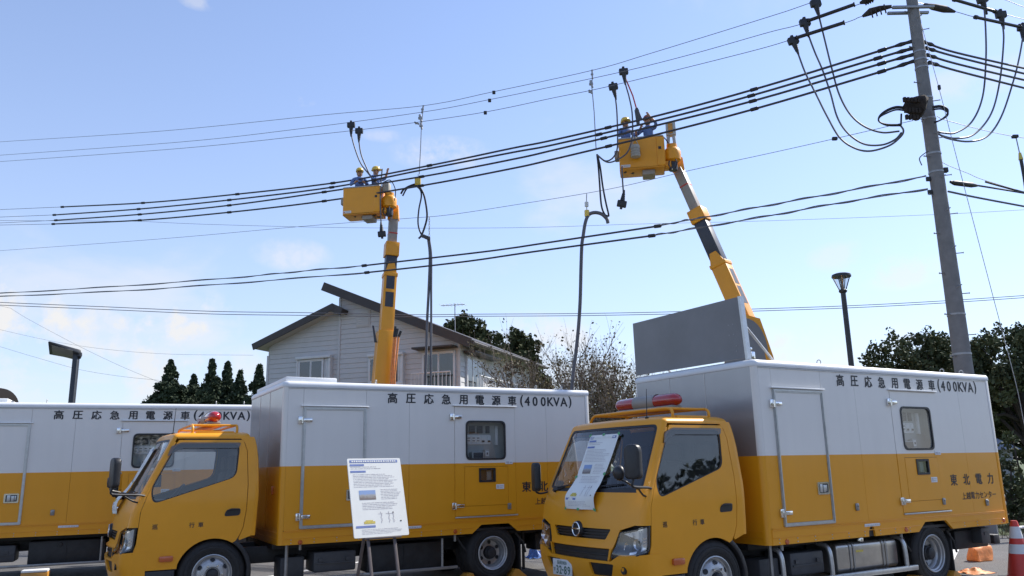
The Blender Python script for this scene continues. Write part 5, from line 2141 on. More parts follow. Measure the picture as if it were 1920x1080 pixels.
    def lock(x, z):
        return MB().box(x - 0.028, x + 0.028, -0.022, 0.0, z - 0.042, z + 0.042, 0.01).lathe([(0, -0.034), (0.012, -0.032), (0.014, -0.02)], (x, 0, z + 0.012), 'y', 10).mesh('lock', 'dull_steel')
    for q, (x, z) in enumerate(((3.195, 1.005), (1.495, 1.005), (4.15, 0.955))):
        P('lock', 'lock%d' % q, lambda x=x, z=z: lock(x, z))

    def reflector(x, z):
        return MB().lathe([(0, -0.022), (0.022, -0.02), (0.028, -0.012), (0.03, 0.0)], (x, 0, z), 'y', 18).mesh('side_reflector', 'orange_lens')
    for q, (x, z) in enumerate(((0.273, 0.690), (2.362, 0.705), (4.483, 0.713))):
        P('side_reflector', 'refl%d' % q, lambda x=x, z=z: reflector(x, z))
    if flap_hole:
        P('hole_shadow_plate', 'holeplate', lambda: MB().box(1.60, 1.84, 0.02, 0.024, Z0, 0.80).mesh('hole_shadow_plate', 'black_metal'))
    # --- lettering
    for ch, x in zip('高圧応急用電源車(400KVA)', TEXT_X):
        cjk = ord(ch) > 1000
        o = P('letter', 'ch' + ch, lambda: text_mesh('letter', ch, 0.148 if cjk else 0.186, 'ink_black', 0.0042 if cjk else 0.005, 1.0 if cjk else 0.95))
        o.rotation_euler = (PI / 2, 0, 0)
        o.location = (x, -0.003, 2.478)
    for ch, x in zip('東北電力', (3.482, 3.765, 4.049, 4.318)):
        o = P('letter', 'n' + ch, lambda: text_mesh('letter', ch, 0.152, 'ink_black', 0.004))
        o.rotation_euler = (PI / 2, 0, 0)
        o.location = (x, -0.003, 1.262)
    if second_line:
        tot = 0.792
        word = '上越電力センター'
        for k, ch in enumerate(word):
            o = P('letter', 's' + ch, lambda: text_mesh('letter', ch, 0.098, 'ink_black', 0.0015))
            o.rotation_euler = (PI / 2, 0, 0)
            o.location = (3.614 + tot * (k + 0.5) / 8, -0.003, 1.055)


def build_hatch(root):
    """the raised grey air-intake hatch standing on the roof's front edge"""
    h = link_mesh('roof_hatch', MB().hull([(0.10, 0.20, 2.705), (0.13, 0.20, 2.705), (0.13, 2.17, 2.715), (0.10, 2.17, 2.715), (0.09, 0.235, 3.425), (0.12, 0.235, 3.425), (0.12, 2.17, 3.425), (0.09, 2.17, 3.425)]).mesh('roof_hatch', 'hatch_grey', 0), root)
    MB().hull([(0.095, 0.165, 2.68), (0.16, 0.165, 2.68), (0.16, 0.198, 2.68), (0.095, 0.198, 2.68), (0.085, 0.20, 3.43), (0.15, 0.20, 3.43), (0.15, 0.233, 3.43), (0.085, 0.233, 3.43)]).build('edge_trim', 'aluminium', h)
    mb = MB()
    for z in (2.80, 2.86, 3.0, 3.12, 3.24, 3.32):
        for y in ((0.33, 0.40) if z > 2.9 else (0.30,)):
            mb.lathe([(0.0, -0.006), (0.007, -0.005), (0.009, 0.0)], (0.0985, y + 0.02, z), 'x', 8)
    mb.build('rivets', 'dull_steel', h)['kind'] = 'stuff'
    MB().box(0.10, 0.62, 0.14, 2.2, 2.672, 2.684, 0.003).build('hatch_lip', 'hatch_grey', h)
    MB().box(0.17, 0.23, 0.17, 0.21, 2.68, 2.78, 0.006).box(0.15, 0.20, 0.18, 0.22, 2.80, 2.83, 0.004).build('hinge', 'chrome', h)
    MB().tube([(0.14, 0.3, 3.2), (0.7, 0.3, 2.68)], 0.016, 6).tube([(0.14, 2.05, 3.2), (0.7, 2.05, 2.68)], 0.016, 6).build('stay', 'aluminium', h)


def print_quads(seed):
    """flat print laid out on a unit sheet: returns dict material -> list of rectangles (u0,u1,v0,v1)"""
    r = random.Random(seed)
    out = {'ink_blue': [], 'ink_grey': [], 'ink_yellow': [], 'photo': [], 'ink_black': []}
    out['ink_blue'] += [(0.04, 0.94, 0.942, 0.978), (0.04, 0.30, 0.90, 0.925), (0.04, 0.32, 0.815, 0.84), (0.05, 0.40, 0.118, 0.145)]

    def lines(u0, u1, v0, v1, n):
        for k in range(n):
            v = v1 - (v1 - v0) * (k + 0.5) / n
            h = (v1 - v0) / n * 0.27
            u = u0
            end = u0 + (u1 - u0) * r.uniform(0.7, 1)
            while u < end - 0.01:
                w = r.uniform(0.015, 0.09)
                out['ink_grey'].append((u, min(end, u + w), v - h / 2, v + h / 2))
                u += w + r.uniform(0.006, 0.014)
    lines(0.05, 0.62, 0.855, 0.90, 2)
    lines(0.08, 0.92, 0.62, 0.80, 9)
    lines(0.56, 0.95, 0.46, 0.60, 7)
    lines(0.20, 0.92, 0.335, 0.435, 5)
    lines(0.15, 0.90, 0.035, 0.105, 4)
    out['photo'].append((0.16, 0.46, 0.465, 0.585))
    out['ink_yellow'] += [(0.20, 0.40, 0.165, 0.195), (0.23, 0.36, 0.195, 0.21)]
    for a in (0.52, 0.66, 0.74):
        for k in range(7):
            v = 0.17 + 0.02 * k
            out['ink_grey'].append((a + 0.008 * math.sin(k * 2.1 + a * 9), a + 0.012 + 0.008 * math.sin(k * 2.1 + a * 9), v, v + 0.019))
        out['ink_grey'].append((a - 0.05, a + 0.03, 0.28, 0.285))
    out['ink_black'] += [(0.735, 0.755, 0.285, 0.30), (0.86, 0.89, 0.175, 0.19)]
    # white gaps in the header bar that read as its title
    hdr = []
    u = 0.075
    while u < 0.90:
        w = r.uniform(0.03, 0.05)
        hdr.append((u, u + w * 0.72, 0.951, 0.970))
        u += w
    out['paper'] = hdr
    return out


def print_on(parent, fmap, seed, eps):
    """fmap(u, v, off) lays the print on its sheet"""
    for m, rs in print_quads(seed).items():
        mb = MB()
        e = eps * (2 if m == 'paper' else 1)
        for u0, u1, v0, v1 in rs:
            n = max(1, int((v1 - v0) / 0.03), int((u1 - u0) / 0.2))
            for k in range(n):
                a, b = v0 + (v1 - v0) * k / n, v0 + (v1 - v0) * (k + 1) / n
                mb.quad(fmap(u0, a, e), fmap(u1, a, e), fmap(u1, b, e), fmap(u0, b, e))
        nm = {'ink_blue': 'blue_heading', 'ink_grey': 'text_lines', 'ink_yellow': 'yellow_picture', 'photo': 'printed_photo', 'ink_black': 'black_marks', 'paper': 'heading_gaps'}[m]
        mb.build(nm, m, parent, smooth=0)['kind'] = 'stuff'


def build_poster(truck, label, group, dy=0.0, seed=5):
    """big printed sheet taped over the windscreen; hangs from the glass down to the front panel"""
    o = empty('poster', truck.location, truck.rotation_euler.z, label, 'poster', group)
    yl, yr, z0, z1 = 1.215 + dy, 0.70 + dy, 1.085, 1.865

    def f(u, v, off):
        y = yl + (yr - yl) * u
        y += 0.035 * (1 - v) * 0.0 + (0.018 * math.sin(PI * (v * 1.0)) if v < 0.5 else 0.0) * (u - 0.5)
        z = z0 + (z1 - z0) * v
        p = front(y, z, 0.016 + off)
        # the sheet stands off where it bridges the base of the screen, and has a crease at its foot
        p.x -= 0.055 * math.exp(-((z - 1.22) / 0.10) ** 2) + 0.012 * math.sin(u * 5 + v * 7) * (1 - v)
        c = (u - 0.62 - 0.9 * v)
        p.x -= 0.022 * math.exp(-(c / 0.05) ** 2) * max(0, 1 - v / 0.28)
        return p
    me = MB()
    N, M = 14, 26
    vs = [[me.bm.verts.new(f(i / N, j / M, 0)) for i in range(N + 1)] for j in range(M + 1)]
    for j in range(M):
        for i in range(N):
            me.bm.faces.new((vs[j][i], vs[j][i + 1], vs[j + 1][i + 1], vs[j + 1][i]))
    s = me.build('sheet', 'paper', o, smooth=180)
    print_on(s, f, seed, 0.003)
    tm = []
    for (u, v, a) in ((0.0, 1.0, 0.6), (0.5, 1.0, 0.1), (1.0, 1.0, -0.6), (0.0, 0.42, 0.4), (1.0, 0.46, -0.5), (0.0, 0.0, 0.4), (0.5, 0.0, 0.0), (1.0, 0.0, -0.3)):
        mb = MB()
        du, dv = 0.075, 0.034
        ca, sa = math.cos(a), math.sin(a)
        q = [f(u + (cx * du * ca - cy * dv * sa * 1.5), v + (cx * du * sa * 0.66 + cy * dv * ca), 0.006) for cx, cy in ((-.5, -.5), (.5, -.5), (.5, .5), (-.5, .5))]
        mb.quad(*q)
        mb.build('green_tape', 'green_tape', o, smooth=0)
    return o


def build_plate(root):
    """number plate, prints and all"""
    c = front(1.20, 0.50, 0.0)
    pl = link_mesh('number_plate', MB().box(-0.006, 0.006, -0.165, 0.165, -0.0825, 0.0825, 0.004).mesh('number_plate', 'plate_white'), root)
    pl.location = (c.x - 0.022, 1.225, 0.478)
    pl.rotation_euler = (0, 0, math.radians(3.5))

    def put(body, size, y, z, ws=1.0, bold=0.0):
        o = link_mesh('plate_letter', text_mesh('plate_letter', body, size, 'plate_green', bold * 0.6, ws), pl)
        o.rotation_euler = (PI / 2, 0, -PI / 2)
        o.location = (-0.0075, y, z)
    put('長岡', 0.044, 0.045, 0.048, 1.0, 0.0008)
    put('800', 0.050, -0.045, 0.048, 1.0, 0.0008)
    put('す', 0.045, 0.132, -0.025, 1.0, 0.001)
    for ch, y in (('3', 0.083), ('2', 0.028), ('-', -0.012), ('8', -0.057), ('9', -0.118)):
        put(ch, 0.118, y, -0.025, 0.8, 0.004)


def chock(x, y, rz, label, group='wheel chocks under the trucks'):
    o = empty('wheel_chock', (x, y, 0), rz, label, 'wheel chock', group)
    MB().prism(fillet([(-0.13, 0.002), (0.13, 0.002), (0.13, 0.03), (-0.02, 0.15), (-0.08, 0.15), (-0.13, 0.06)], 0.015, 3), 'y', -0.09, 0.09, 0.008).build('wedge', 'yellow_worn', o)
    mb = MB()
    for k in range(3):
        mb.box(-0.135, -0.128, -0.07 + 0.05 * k, -0.04 + 0.05 * k, 0.02, 0.10)
    mb.build('grip_rib', 'yellow_worn', o)
    return o


POSES = {'R': (2.6749, 8.9225, 0.5357), 'C': (-2.9065, 10.1435, 0.5007), 'L': (-8.4405, 12.0358, 0.4037)}
TRUCKS = {}
for k, lab in (('R', 'nearest yellow and white generator truck, its grey roof hatch raised'),
               ('C', 'middle yellow and white generator truck behind the info board'),
               ('L', 'leftmost yellow and white generator truck, its cab cut off by the edge')):
    x, y, a = POSES[k]
    t = empty('generator_truck', (x, y, 0), a, lab, 'truck', 'yellow and white generator trucks')
    TRUCKS[k] = t
    build_cab(t)
    build_chassis(t, k == 'R')
    build_box(t, k != 'L' or True, flap_hole=(k == 'R'))
    if k != 'R':
        h = MB().box(0.05, 0.72, 0.14, BW - 0.14, 2.672, 2.735, 0.012).build('roof_hatch', 'white_paint', t)
        MB().box(0.72, 0.75, 0.4, 0.5, 2.66, 2.72, 0.006).box(0.72, 0.75, 1.5, 1.6, 2.66, 2.72, 0.006).build('hatch_catch', 'dull_steel', h)['kind'] = 'stuff'
    if k == 'R':
        build_hatch(t)
        build_plate(t)
    if k != 'L':
        build_poster(t, {'R': 'printed poster taped over the windscreen of the nearest truck', 'C': 'printed poster taped over the windscreen of the middle truck, seen edge on'}[k], 'posters taped on windscreens', seed=5)

bpy.context.view_layer.update()


def truck_pt(k, x, y, z=0.0):
    return TRUCKS[k].matrix_world @ Vector((x, y, z))


for k, x, lab in (('R', 2.56, 'yellow chock in front of the rear wheel of the nearest truck'), ('R', 3.37, 'yellow chock behind the rear wheel of the nearest truck'),
                  ('C', 2.56, 'yellow chock in front of the rear wheel of the middle truck'), ('C', 3.37, 'yellow chock behind the rear wheel of the middle truck')):
    p = truck_pt(k, x, 0.12)
    chock(p.x, p.y, POSES[k][2] + (PI if x < 3 else 0), lab)

# yellow step box under the left truck
p = at(66, 1080, 12.2)
sb = empty('step_stool', (p.x, p.y, 0), 0.4, 'worn yellow step stool with a white top edge beside the left truck', 'step stool')
MB().box(-0.17, 0.17, -0.14, 0.14, 0.20, 0.235, 0.012).build('tread', 'white_label', sb)
MB().box(-0.17, 0.17, -0.14, -0.12, 0.002, 0.198, 0.006).box(-0.17, 0.17, 0.12, 0.14, 0.002, 0.198, 0.006).build('side_board', 'yellow_worn', sb)
MB().box(-0.168, -0.15, -0.118, 0.118, 0.002, 0.197, 0.004).box(0.15, 0.168, -0.118, 0.118, 0.002, 0.197, 0.004).build('end_board', 'yellow_worn', sb)

# ------------------------------------------------------------------ people
def build_person(name_label, group, loc, rz, arms='work', helmet='helmet_yellow', helmet_name='helmet', head_turn=0.0, look=0.25):
    """standing worker; local frame: faces -y, z up from the soles"""
    root = empty('person', loc, rz, name_label, 'person', group)
    bm_v, bm_e, rad = [], [], []

    def V(p, r):
        bm_v.append(Vector(p))
        rad.append(r)
        return len(bm_v) - 1

    def E_(a, b):
        bm_e.append((a, b))
    pel = V((0, 0, 0.93), (0.155, 0.12))
    wa = V((0, 0, 1.06), (0.145, 0.11))
    ch = V((0, -0.01, 1.26), (0.17, 0.12))
    sh = V((0, 0, 1.40), (0.12, 0.09))
    nk = V((0, 0, 1.48), (0.058, 0.058))
    h0 = V((0, -0.02, 1.56), (0.075, 0.085))
    h1 = V((0, -0.02, 1.66), (0.082, 0.095))
    h2 = V((0, -0.015, 1.72), (0.06, 0.07))
    for a, b in ((pel, wa), (wa, ch), (ch, sh), (sh, nk), (nk, h0), (h0, h1), (h1, h2)):
        E_(a, b)
    ns = V((0, -0.125, 1.60), (0.012, 0.016))
    E_(h0, ns)
    for s in (-1, 1):
        er = V((s * 0.088, -0.005, 1.615), (0.014, 0.02))
        E_(h0, er)
        hip = V((s * 0.10, 0, 0.86), (0.095, 0.10))
        kn = V((s * 0.11, -0.02, 0.48), (0.065, 0.07))
        an = V((s * 0.115, 0.01, 0.10), (0.048, 0.05))
        toe = V((s * 0.125, -0.15, 0.045), (0.045, 0.035))
        for a, b in ((pel, hip), (hip, kn), (kn, an), (an, toe)):
            E_(a, b)
        sho = V((s * 0.20, 0, 1.38), (0.068, 0.068))
        E_(sh, sho)
        if arms == 'up' and s > 0:
            el, wr, hd = (s * 0.30, -0.20, 1.42), (s * 0.16, -0.36, 1.60), (s * 0.13, -0.40, 1.66)
        elif arms == 'up':
            el, wr, hd = (s * 0.29, -0.16, 1.20), (s * 0.12, -0.36, 1.30), (s * 0.08, -0.42, 1.33)
        else:
            el, wr, hd = (s * 0.30, -0.10, 1.14), (s * 0.16, -0.34, 1.16), (s * 0.12, -0.41, 1.18)
        e_ = V(el, (0.05, 0.05))
        w_ = V(wr, (0.036, 0.036))
        pm = V(hd, (0.042, 0.024))
        for a, b in ((sho, e_), (e_, w_), (w_, pm)):
            E_(a, b)
        d = (Vector(hd) - Vector(wr)).normalized()
        sd = d.cross(Vector((0, 0, 1))).normalized()
        for k in range(4):
            off = sd * (0.028 - 0.019 * k)
            L = (0.052, 0.062, 0.058, 0.044)[k]
            f1 = V(Vector(hd) + d * 0.035 + off, (0.0095, 0.0095))
            f2 = V(Vector(hd) + d * (0.035 + L * 0.7) + off + Vector((0, 0, -0.012)), (0.0088, 0.0088))
            f3 = V(Vector(hd) + d * (0.03 + L) + off + Vector((0, 0, -0.04)), (0.008, 0.008))
            E_(pm, f1)
            E_(f1, f2)
            E_(f2, f3)
        th1 = V(Vector(hd) - sd * -0.045 * s + d * 0.0 + Vector((0, 0, -0.012)), (0.011, 0.011))
        th2 = V(Vector(hd) - sd * -0.055 * s + d * 0.035 + Vector((0, 0, -0.03)), (0.009, 0.009))
        E_(pm, th1)
        E_(th1, th2)
    me = bpy.data.meshes.new('body')
    me.from_pydata([tuple(v) for v in bm_v], bm_e, [])
    tmp = bpy.data.objects.new('body_tmp', me)
    COL.objects.link(tmp)
    sk = tmp.modifiers.new('skin', 'SKIN')
    for i, dd in enumerate(me.skin_vertices[0].data):
        dd.radius = rad[i]
        dd.use_root = (i == pel)
    sb_ = tmp.modifiers.new('sub', 'SUBSURF')
    sb_.levels = 2
    sb_.render_levels = 2
    bpy.context.view_layer.update()
    out = bpy.data.meshes.new_from_object(tmp.evaluated_get(bpy.context.evaluated_depsgraph_get()))
    bpy.data.objects.remove(tmp)
    out.name = 'body'
    out.materials.clear()
    for k in ('jacket_blue', 'skin', 'dark_grey'):
        out.materials.append(MATS[k])
    wrists = []
    for i, v in enumerate(bm_v):
        if rad[i] == (0.042, 0.024):
            wrists.append(v)
    for p in out.polygons:
        c = p.center
        if c.z > 1.475 or any((c - w).length < 0.105 for w in wrists):
            p.material_index = 1
        elif c.z < 0.13:
            p.material_index = 2
        else:
            p.material_index = 0
        p.use_smooth = True
    b = link_mesh('body', out, root)
    hm = MB().lathe([(0.0, 0.135), (0.05, 0.128), (0.095, 0.10), (0.122, 0.055), (0.13, 0.0), (0.128, -0.01)], (0, -0.015, 1.675), 'z', 24)
    br = [(0.128 * math.cos(a) * 1.0, -0.015 + 0.145 * math.sin(a) - (0.055 if math.sin(a) < -0.2 else 0), 1.662) for a in [2 * PI * k / 24 for k in range(24)]]
    hm.prism([(p[0], p[1]) for p in br], 'z', 1.655, 1.668, 0.003)
    for v in hm.bm.verts:
        v.co.y = (v.co.y + 0.015) * 1.12 - 0.015
    hm.build(helmet_name, helmet, root, smooth=50)
    MB().tube([(-0.095, 0.0, 1.65), (-0.085, -0.05, 1.52), (0, -0.085, 1.495), (0.085, -0.05, 1.52), (0.095, 0.0, 1.65)], 0.007, 6).build('chin_strap', 'black_plastic', root)
    ey = MB()
    for s in (-1, 1):
        ey.lathe([(0, -0.008), (0.010, -0.004), (0.012, 0.004), (0, 0.008)], (s * 0.034, -0.106, 1.628), 'y', 10)
    for m_ in split_mesh(ey.mesh('eye', 'hair')):
        link_mesh('eye', m_, b)
    MB().box(-0.025, 0.025, -0.106, -0.09, 1.548, 1.556, 0.003).build('mouth', 'helmet_brown', b)
    MB().tube([(-0.16, 0.0, 1.0), (-0.12, -0.13, 0.99), (0, -0.155, 0.985), (0.12, -0.13, 0.99), (0.16, 0.0, 1.0), (0.11, 0.12, 1.0), (0, 0.14, 1.0), (-0.11, 0.12, 1.0), (-0.16, 0, 1.0)], 0.022, 8).build('work_belt', 'black_plastic', root)
    return root


# ------------------------------------------------------------------ bucket trucks (bodies stand behind the generator trucks)
def oriented_box(mb, A, B, w, d, side, t0=0.0, t1=1.0, w1=None, d1=None, bev=0.01):
    """box along A-B with width w along `side` and depth d across; optional taper"""
    ax = (B - A)
    n = ax.normalized()
    s = (side - n * side.dot(n)).normalized()
    f = n.cross(s)
    w1 = w if w1 is None else w1
    d1 = d if d1 is None else d1
    P0, P1 = A + ax * t0, A + ax * t1
    mb.hull([P0 - s * w / 2 - f * d / 2, P0 + s * w / 2 - f * d / 2, P0 + s * w / 2 + f * d / 2, P0 - s * w / 2 + f * d / 2,
             P1 - s * w1 / 2 - f * d1 / 2, P1 + s * w1 / 2 - f * d1 / 2, P1 + s * w1 / 2 + f * d1 / 2, P1 - s * w1 / 2 + f * d1 / 2], bev)
    return s, f, n


def carrier(root, loc, rz):
    """simple cab-over carrier under the boom: cab, deck, lockers, wheels, outriggers (parts of the bucket truck)"""
    M = Matrix.Translation(loc) @ Matrix.Rotation(rz, 4, 'Z')

    def put(mb, name, m):
        for v in mb.bm.verts:
            v.co = M @ v.co
        mb.build(name, m, root)
    put(MB().box(-2.0, 3.2, -0.95, 0.95, 0.78, 0.90, 0.01).box(-2.9, 3.2, -0.45, 0.45, 0.5, 0.78, 0.02), 'deck', 'yellow_worn')
    put(MB().box(0.3, 3.1, -0.95, -0.5, 0.90, 1.45, 0.02).box(0.3, 3.1, 0.5, 0.95, 0.90, 1.45, 0.02), 'locker', 'yellow_paint')
    put(MB().prism(fillet([(-3.5, 0.45), (-1.95, 0.45), (-1.95, 2.0), (-3.05, 2.0), (-3.45, 1.25)], [0.05, 0.03, 0.1, 0.14, 0.1], 4), 'y', -0.92, 0.92, 0.04), 'cab', 'yellow_paint')
    put(MB().prism([(-3.05, 1.22), (-2.2, 1.22), (-2.2, 1.85), (-2.85, 1.85)], 'y', -0.926, 0.926), 'side_window', 'dark_grey')
    put(MB().hull([(-3.47, -0.8, 1.27), (-3.44, -0.8, 1.27), (-3.44, 0.8, 1.27), (-3.47, 0.8, 1.27), (-3.12, -0.75, 1.93), (-3.08, -0.75, 1.93), (-3.08, 0.75, 1.93), (-3.12, 0.75, 1.93)]), 'windscreen', 'dark_grey')
    for x in (-2.7, 1.9):
        for y in (-0.95, 0.70):
            put(MB().lathe([(0.2, 0.0), (0.37, 0.01), (0.383, 0.05), (0.383, 0.2), (0.37, 0.24), (0.2, 0.25)], (x, y, 0.385), 'y', 28).lathe([(0.2, 0.05), (0.1, 0.03), (0.0, 0.03)], (x, y, 0.385), 'y', 20), 'wheel', 'rubber')
    for x in (-1.5, 2.9):
        for s in (-1, 1):
            put(MB().box(x - 0.08, x + 0.08, s * 1.0 - 0.08, s * 1.0 + 0.08, 0.06, 0.85, 0.01).box(x - 0.18, x + 0.18, s * 1.0 - 0.18, s * 1.0 + 0.18, 0.0, 0.06, 0.01), 'outrigger', 'yellow_worn')
    return M


def bucket_unit(root, c, yaw, tipv, basket_name='bucket'):
    """work bucket; c = middle of its front bottom edge, local x right, y away, z up"""
    b = empty(basket_name, c, yaw)
    b.parent = root
    W, D, H = 1.27, 0.72, 0.93
    mb = MB()
    t = 0.035
    outer = fillet(rect(-W / 2, W / 2, 0, D), 0.07, 4)
    mb.prism([(x, y) for x, y in outer], 'z', 0.0, 0.06, 0.015)
    n = len(outer)
    inner = [(x * (1 - 2 * t / W), D / 2 + (y - D / 2) * (1 - 2 * t / D)) for x, y in outer]
    for k in range(n):
        a, e, f, g = outer[k], outer[(k + 1) % n], inner[(k + 1) % n], inner[k]
        mb.bm.faces.new([mb.bm.verts.new(v) for v in ((*a, 0.0), (*e, 0.0), (*e, H), (*a, H))])
        mb.bm.faces.new([mb.bm.verts.new(v) for v in ((*f, 0.05), (*g, 0.05), (*g, H), (*f, H))])
        mb.bm.faces.new([mb.bm.verts.new(v) for v in ((*a, H), (*e, H), (*f, H), (*g, H))])
    bmesh.ops.remove_doubles(mb.bm, verts=mb.bm.verts, dist=1e-5)
    mb.build('shell', 'yellow_paint', b)
    MB().tube([(p[0], p[1], H + 0.006) for p in outer + outer[:1]], 0.024, 8, caps=False).build('rim', 'aluminium', b)
    MB().box(W / 2 - 0.20, W / 2 + 0.03, -0.025, 0.5, 0.03, H - 0.03, 0.03).build('valve_cover', 'yellow_paint', b)
    MB().box(W / 2 - 0.15, W / 2 - 0.07, -0.04, -0.02, 0.52, 0.60, 0.006).build('handle', 'black_plastic', b)
    MB().box(-W / 2 + 0.04, -W / 2 + 0.31, -0.006, 0.0, 0.055, 0.135).build('maker_label', 'white_label', b)
    MB().box(-W / 2 + 0.05, -W / 2 + 0.10, -0.0085, -0.006, 0.07, 0.10).build('red_mark', 'red_paint', b)
    ml = MB()
    x = -W / 2 + 0.12
    for k in range(6):
        ml.box(x, x + 0.022, -0.0085, -0.006, 0.075, 0.115)
        x += 0.03
    ml.build('label_print', 'ink_grey', b)
    MB().box(-W / 2 - 0.13, -W / 2 - 0.004, 0.15, 0.5, 0.42, 0.66, 0.03).build('tool_tray', 'boom_grey', b)
    MB().box(0.0, 0.36, 0.12, 0.6, -0.16, -0.004, 0.03).build('under_box', 'boom_grey', b)
    # swivel head to the right of the bucket, with its jib winch on top
    hx = W / 2 + 0.24
    MB().lathe([(0.0, 0.20), (0.16, 0.20), (0.235, 0.26), (0.245, 0.36), (0.245, 0.52), (0.20, 0.60), (0.15, 0.64), (0.15, 0.74), (0.0, 0.75)], (hx, 0.30, 0), 'z', 24).build('swivel_head', 'yellow_paint', b)
    MB().box(W / 2 - 0.02, hx, 0.14, 0.46, 0.30, 0.56, 0.04).box(W / 2 - 0.05, hx - 0.05, 0.10, 0.5, 0.02, 0.20, 0.03).build('bucket_arm', 'yellow_paint', b)
    MB().lathe([(0.0, -0.06), (0.12, -0.06), (0.13, 0.0), (0.13, 0.18), (0.0, 0.19)], (hx, 0.30, 0.02), 'z', 18).build('motor', 'boom_dark', b)
    MB().tube(smooth_path([(hx - 0.1, 0.08, 0.18), (hx - 0.12, 0.02, 0.02), (hx - 0.04, 0.02, -0.12)]), 0.02, 6).tube(smooth_path([(hx + 0.08, 0.06, 0.20), (hx + 0.1, 0.0, 0.04), (hx + 0.03, 0.03, -0.12)]), 0.02, 6).build('hose', 'cable_black', b)
    return b


def boom_unit(root, A, B, fr, side, widths):
    """telescopic boom from pivot A to tip B (world points)"""
    L = (B - A).length
    n = (B - A).normalized()
    w0, w1, w2 = widths
    mb = MB()
    s, f, _ = oriented_box(mb, A, B, w0, w0 * 1.02, side, 0.0, fr[0])
    mb.build('boom_outer', 'yellow_paint', root)
    # tapered nose plate on the seen face
    a0, a1 = A + n * (L * fr[0]), A + n * (L * (fr[0] + 0.055))
    face = -f if (-f).y < 0 else f
    nose = MB()
    fo = face * (w0 * 0.51 + 0.004)
    nose.hull([a0 - s * w0 * 0.48 + face * (w0 * 0.40), a0 + s * w0 * 0.48 + face * (w0 * 0.40), a0 + s * w0 * 0.48 + face * (w0 * 0.50), a0 - s * w0 * 0.48 + face * (w0 * 0.50),
               a1 - s * w0 * 0.22 + face * (w0 * 0.40), a1 + s * w0 * 0.22 + face * (w0 * 0.40), a1 + s * w0 * 0.22 + face * (w0 * 0.50), a1 - s * w0 * 0.22 + face * (w0 * 0.50)])
    nose.build('nose_plate', 'yellow_paint', root)
    mb = MB()
    oriented_box(mb, A + n * (L * (fr[0] - 0.014)), A + n * (L * (fr[0] + 0.004)), w0 * 1.1, w0 * 1.1, side)
    mb.build('boom_band', 'yellow_paint', root)
    mb = MB()
    oriented_box(mb, A + n * (L * fr[0]), A + n * (L * fr[1]), w1, w1, side)
    mb.build('boom_middle', 'boom_dark', root)
    mb = MB()
    oriented_box(mb, A + n * (L * fr[1]), A + n * (L * fr[2]), w1 * 1.24, w1 * 1.24, side)
    mb.build('boom_collar', 'yellow_paint', root)
    mb = MB()
    oriented_box(mb, A + n * (L * fr[2]), B, w2, w2, side)
    mb.build('boom_inner', 'boom_grey', root)
    mb = MB()
    oriented_box(mb, A + n * (L * fr[3]), A + n * (L * (fr[3] + 0.007)), w2 * 1.03, w2 * 1.03, side, bev=0.002)
    mb.build('red_band', 'red_paint', root)
    return s, face, n, L


# right bucket truck: boom leans left, edge of its square section towards the lens
GR = 'bucket trucks behind the generator trucks'
RA, RB = at(1437, 690, 21.2), at(1272, 318, 22.0)
bt_r = empty('bucket_truck', (RA.x, RA.y, 0), 0, 'yellow bucket truck whose boom leans left above the nearest generator truck', 'bucket truck', GR)
side_r = Vector((0.80, -0.60, 0))


def to_local(root):
    """children were built in world coordinates: give them their place under the root"""
    bpy.context.view_layer.update()
    inv = Matrix.Translation(-root.location)
    for ch in root.children:
        ch.matrix_local = inv @ ch.matrix_local


s, face, n, L = boom_unit(bt_r, RA, RB, (0.50, 0.715, 0.78, 0.905), side_r, (0.44, 0.36, 0.27))
# dark panels let into the boom's lit side
other = s if s.x > 0 else -s
mb = MB()
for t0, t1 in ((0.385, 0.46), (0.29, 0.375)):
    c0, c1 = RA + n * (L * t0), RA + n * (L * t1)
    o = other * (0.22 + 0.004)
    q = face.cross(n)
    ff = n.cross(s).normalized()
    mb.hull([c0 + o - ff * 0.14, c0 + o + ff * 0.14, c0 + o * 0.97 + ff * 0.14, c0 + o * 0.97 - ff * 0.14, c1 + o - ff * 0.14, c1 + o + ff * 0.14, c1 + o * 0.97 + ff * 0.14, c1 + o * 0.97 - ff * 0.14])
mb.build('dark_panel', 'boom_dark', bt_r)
# turret: curved dark plate with an orange rim, on a pedestal
tc = at(1352, 680, 21.0)


def pl(px, py, D=21.0):
    return at(px, py, D)


out_e = [pl(1380, 585), pl(1425, 597), pl(1434, 622), pl(1450, 668), pl(1462, 720), pl(1440, 760), pl(1340, 760)]
mb = MB()
v0 = [mb.bm.verts.new(p) for p in out_e]
v1 = [mb.bm.verts.new(p + Vector((0.12, 0.42, 0))) for p in out_e]
mb.bm.faces.new(v0)
mb.bm.faces.new(v1[::-1])
for i in range(len(v0)):
    mb.bm.faces.new((v0[i], v1[i], v1[(i + 1) % len(v0)], v0[(i + 1) % len(v0)]))
bmesh.ops.recalc_face_normals(mb.bm, faces=mb.bm.faces)
mb.build('turret', 'yellow_paint', bt_r, smooth=0)
arc = [pl(1375, 590, 20.95)] + [pl(1395 + 46 * math.sin(PI / 2 * k / 8) ** 1.0, 596 + 76 * (1 - math.cos(PI / 2 * k / 8)), 20.95) for k in range(9)] + [pl(1446, 740, 20.95), pl(1350, 740, 20.95)]
mb = MB()
v0 = [mb.bm.verts.new(p) for p in arc]
v1 = [mb.bm.verts.new(p + Vector((0, 0.03, 0))) for p in arc]
mb.bm.faces.new(v0)
for i in range(len(v0)):
    mb.bm.faces.new((v0[i], v1[i], v1[(i + 1) % len(v0)], v0[(i + 1) % len(v0)]))
bmesh.ops.recalc_face_normals(mb.bm, faces=mb.bm.faces)
mb.build('turret_cover', 'hatch_grey', bt_r, smooth=0)
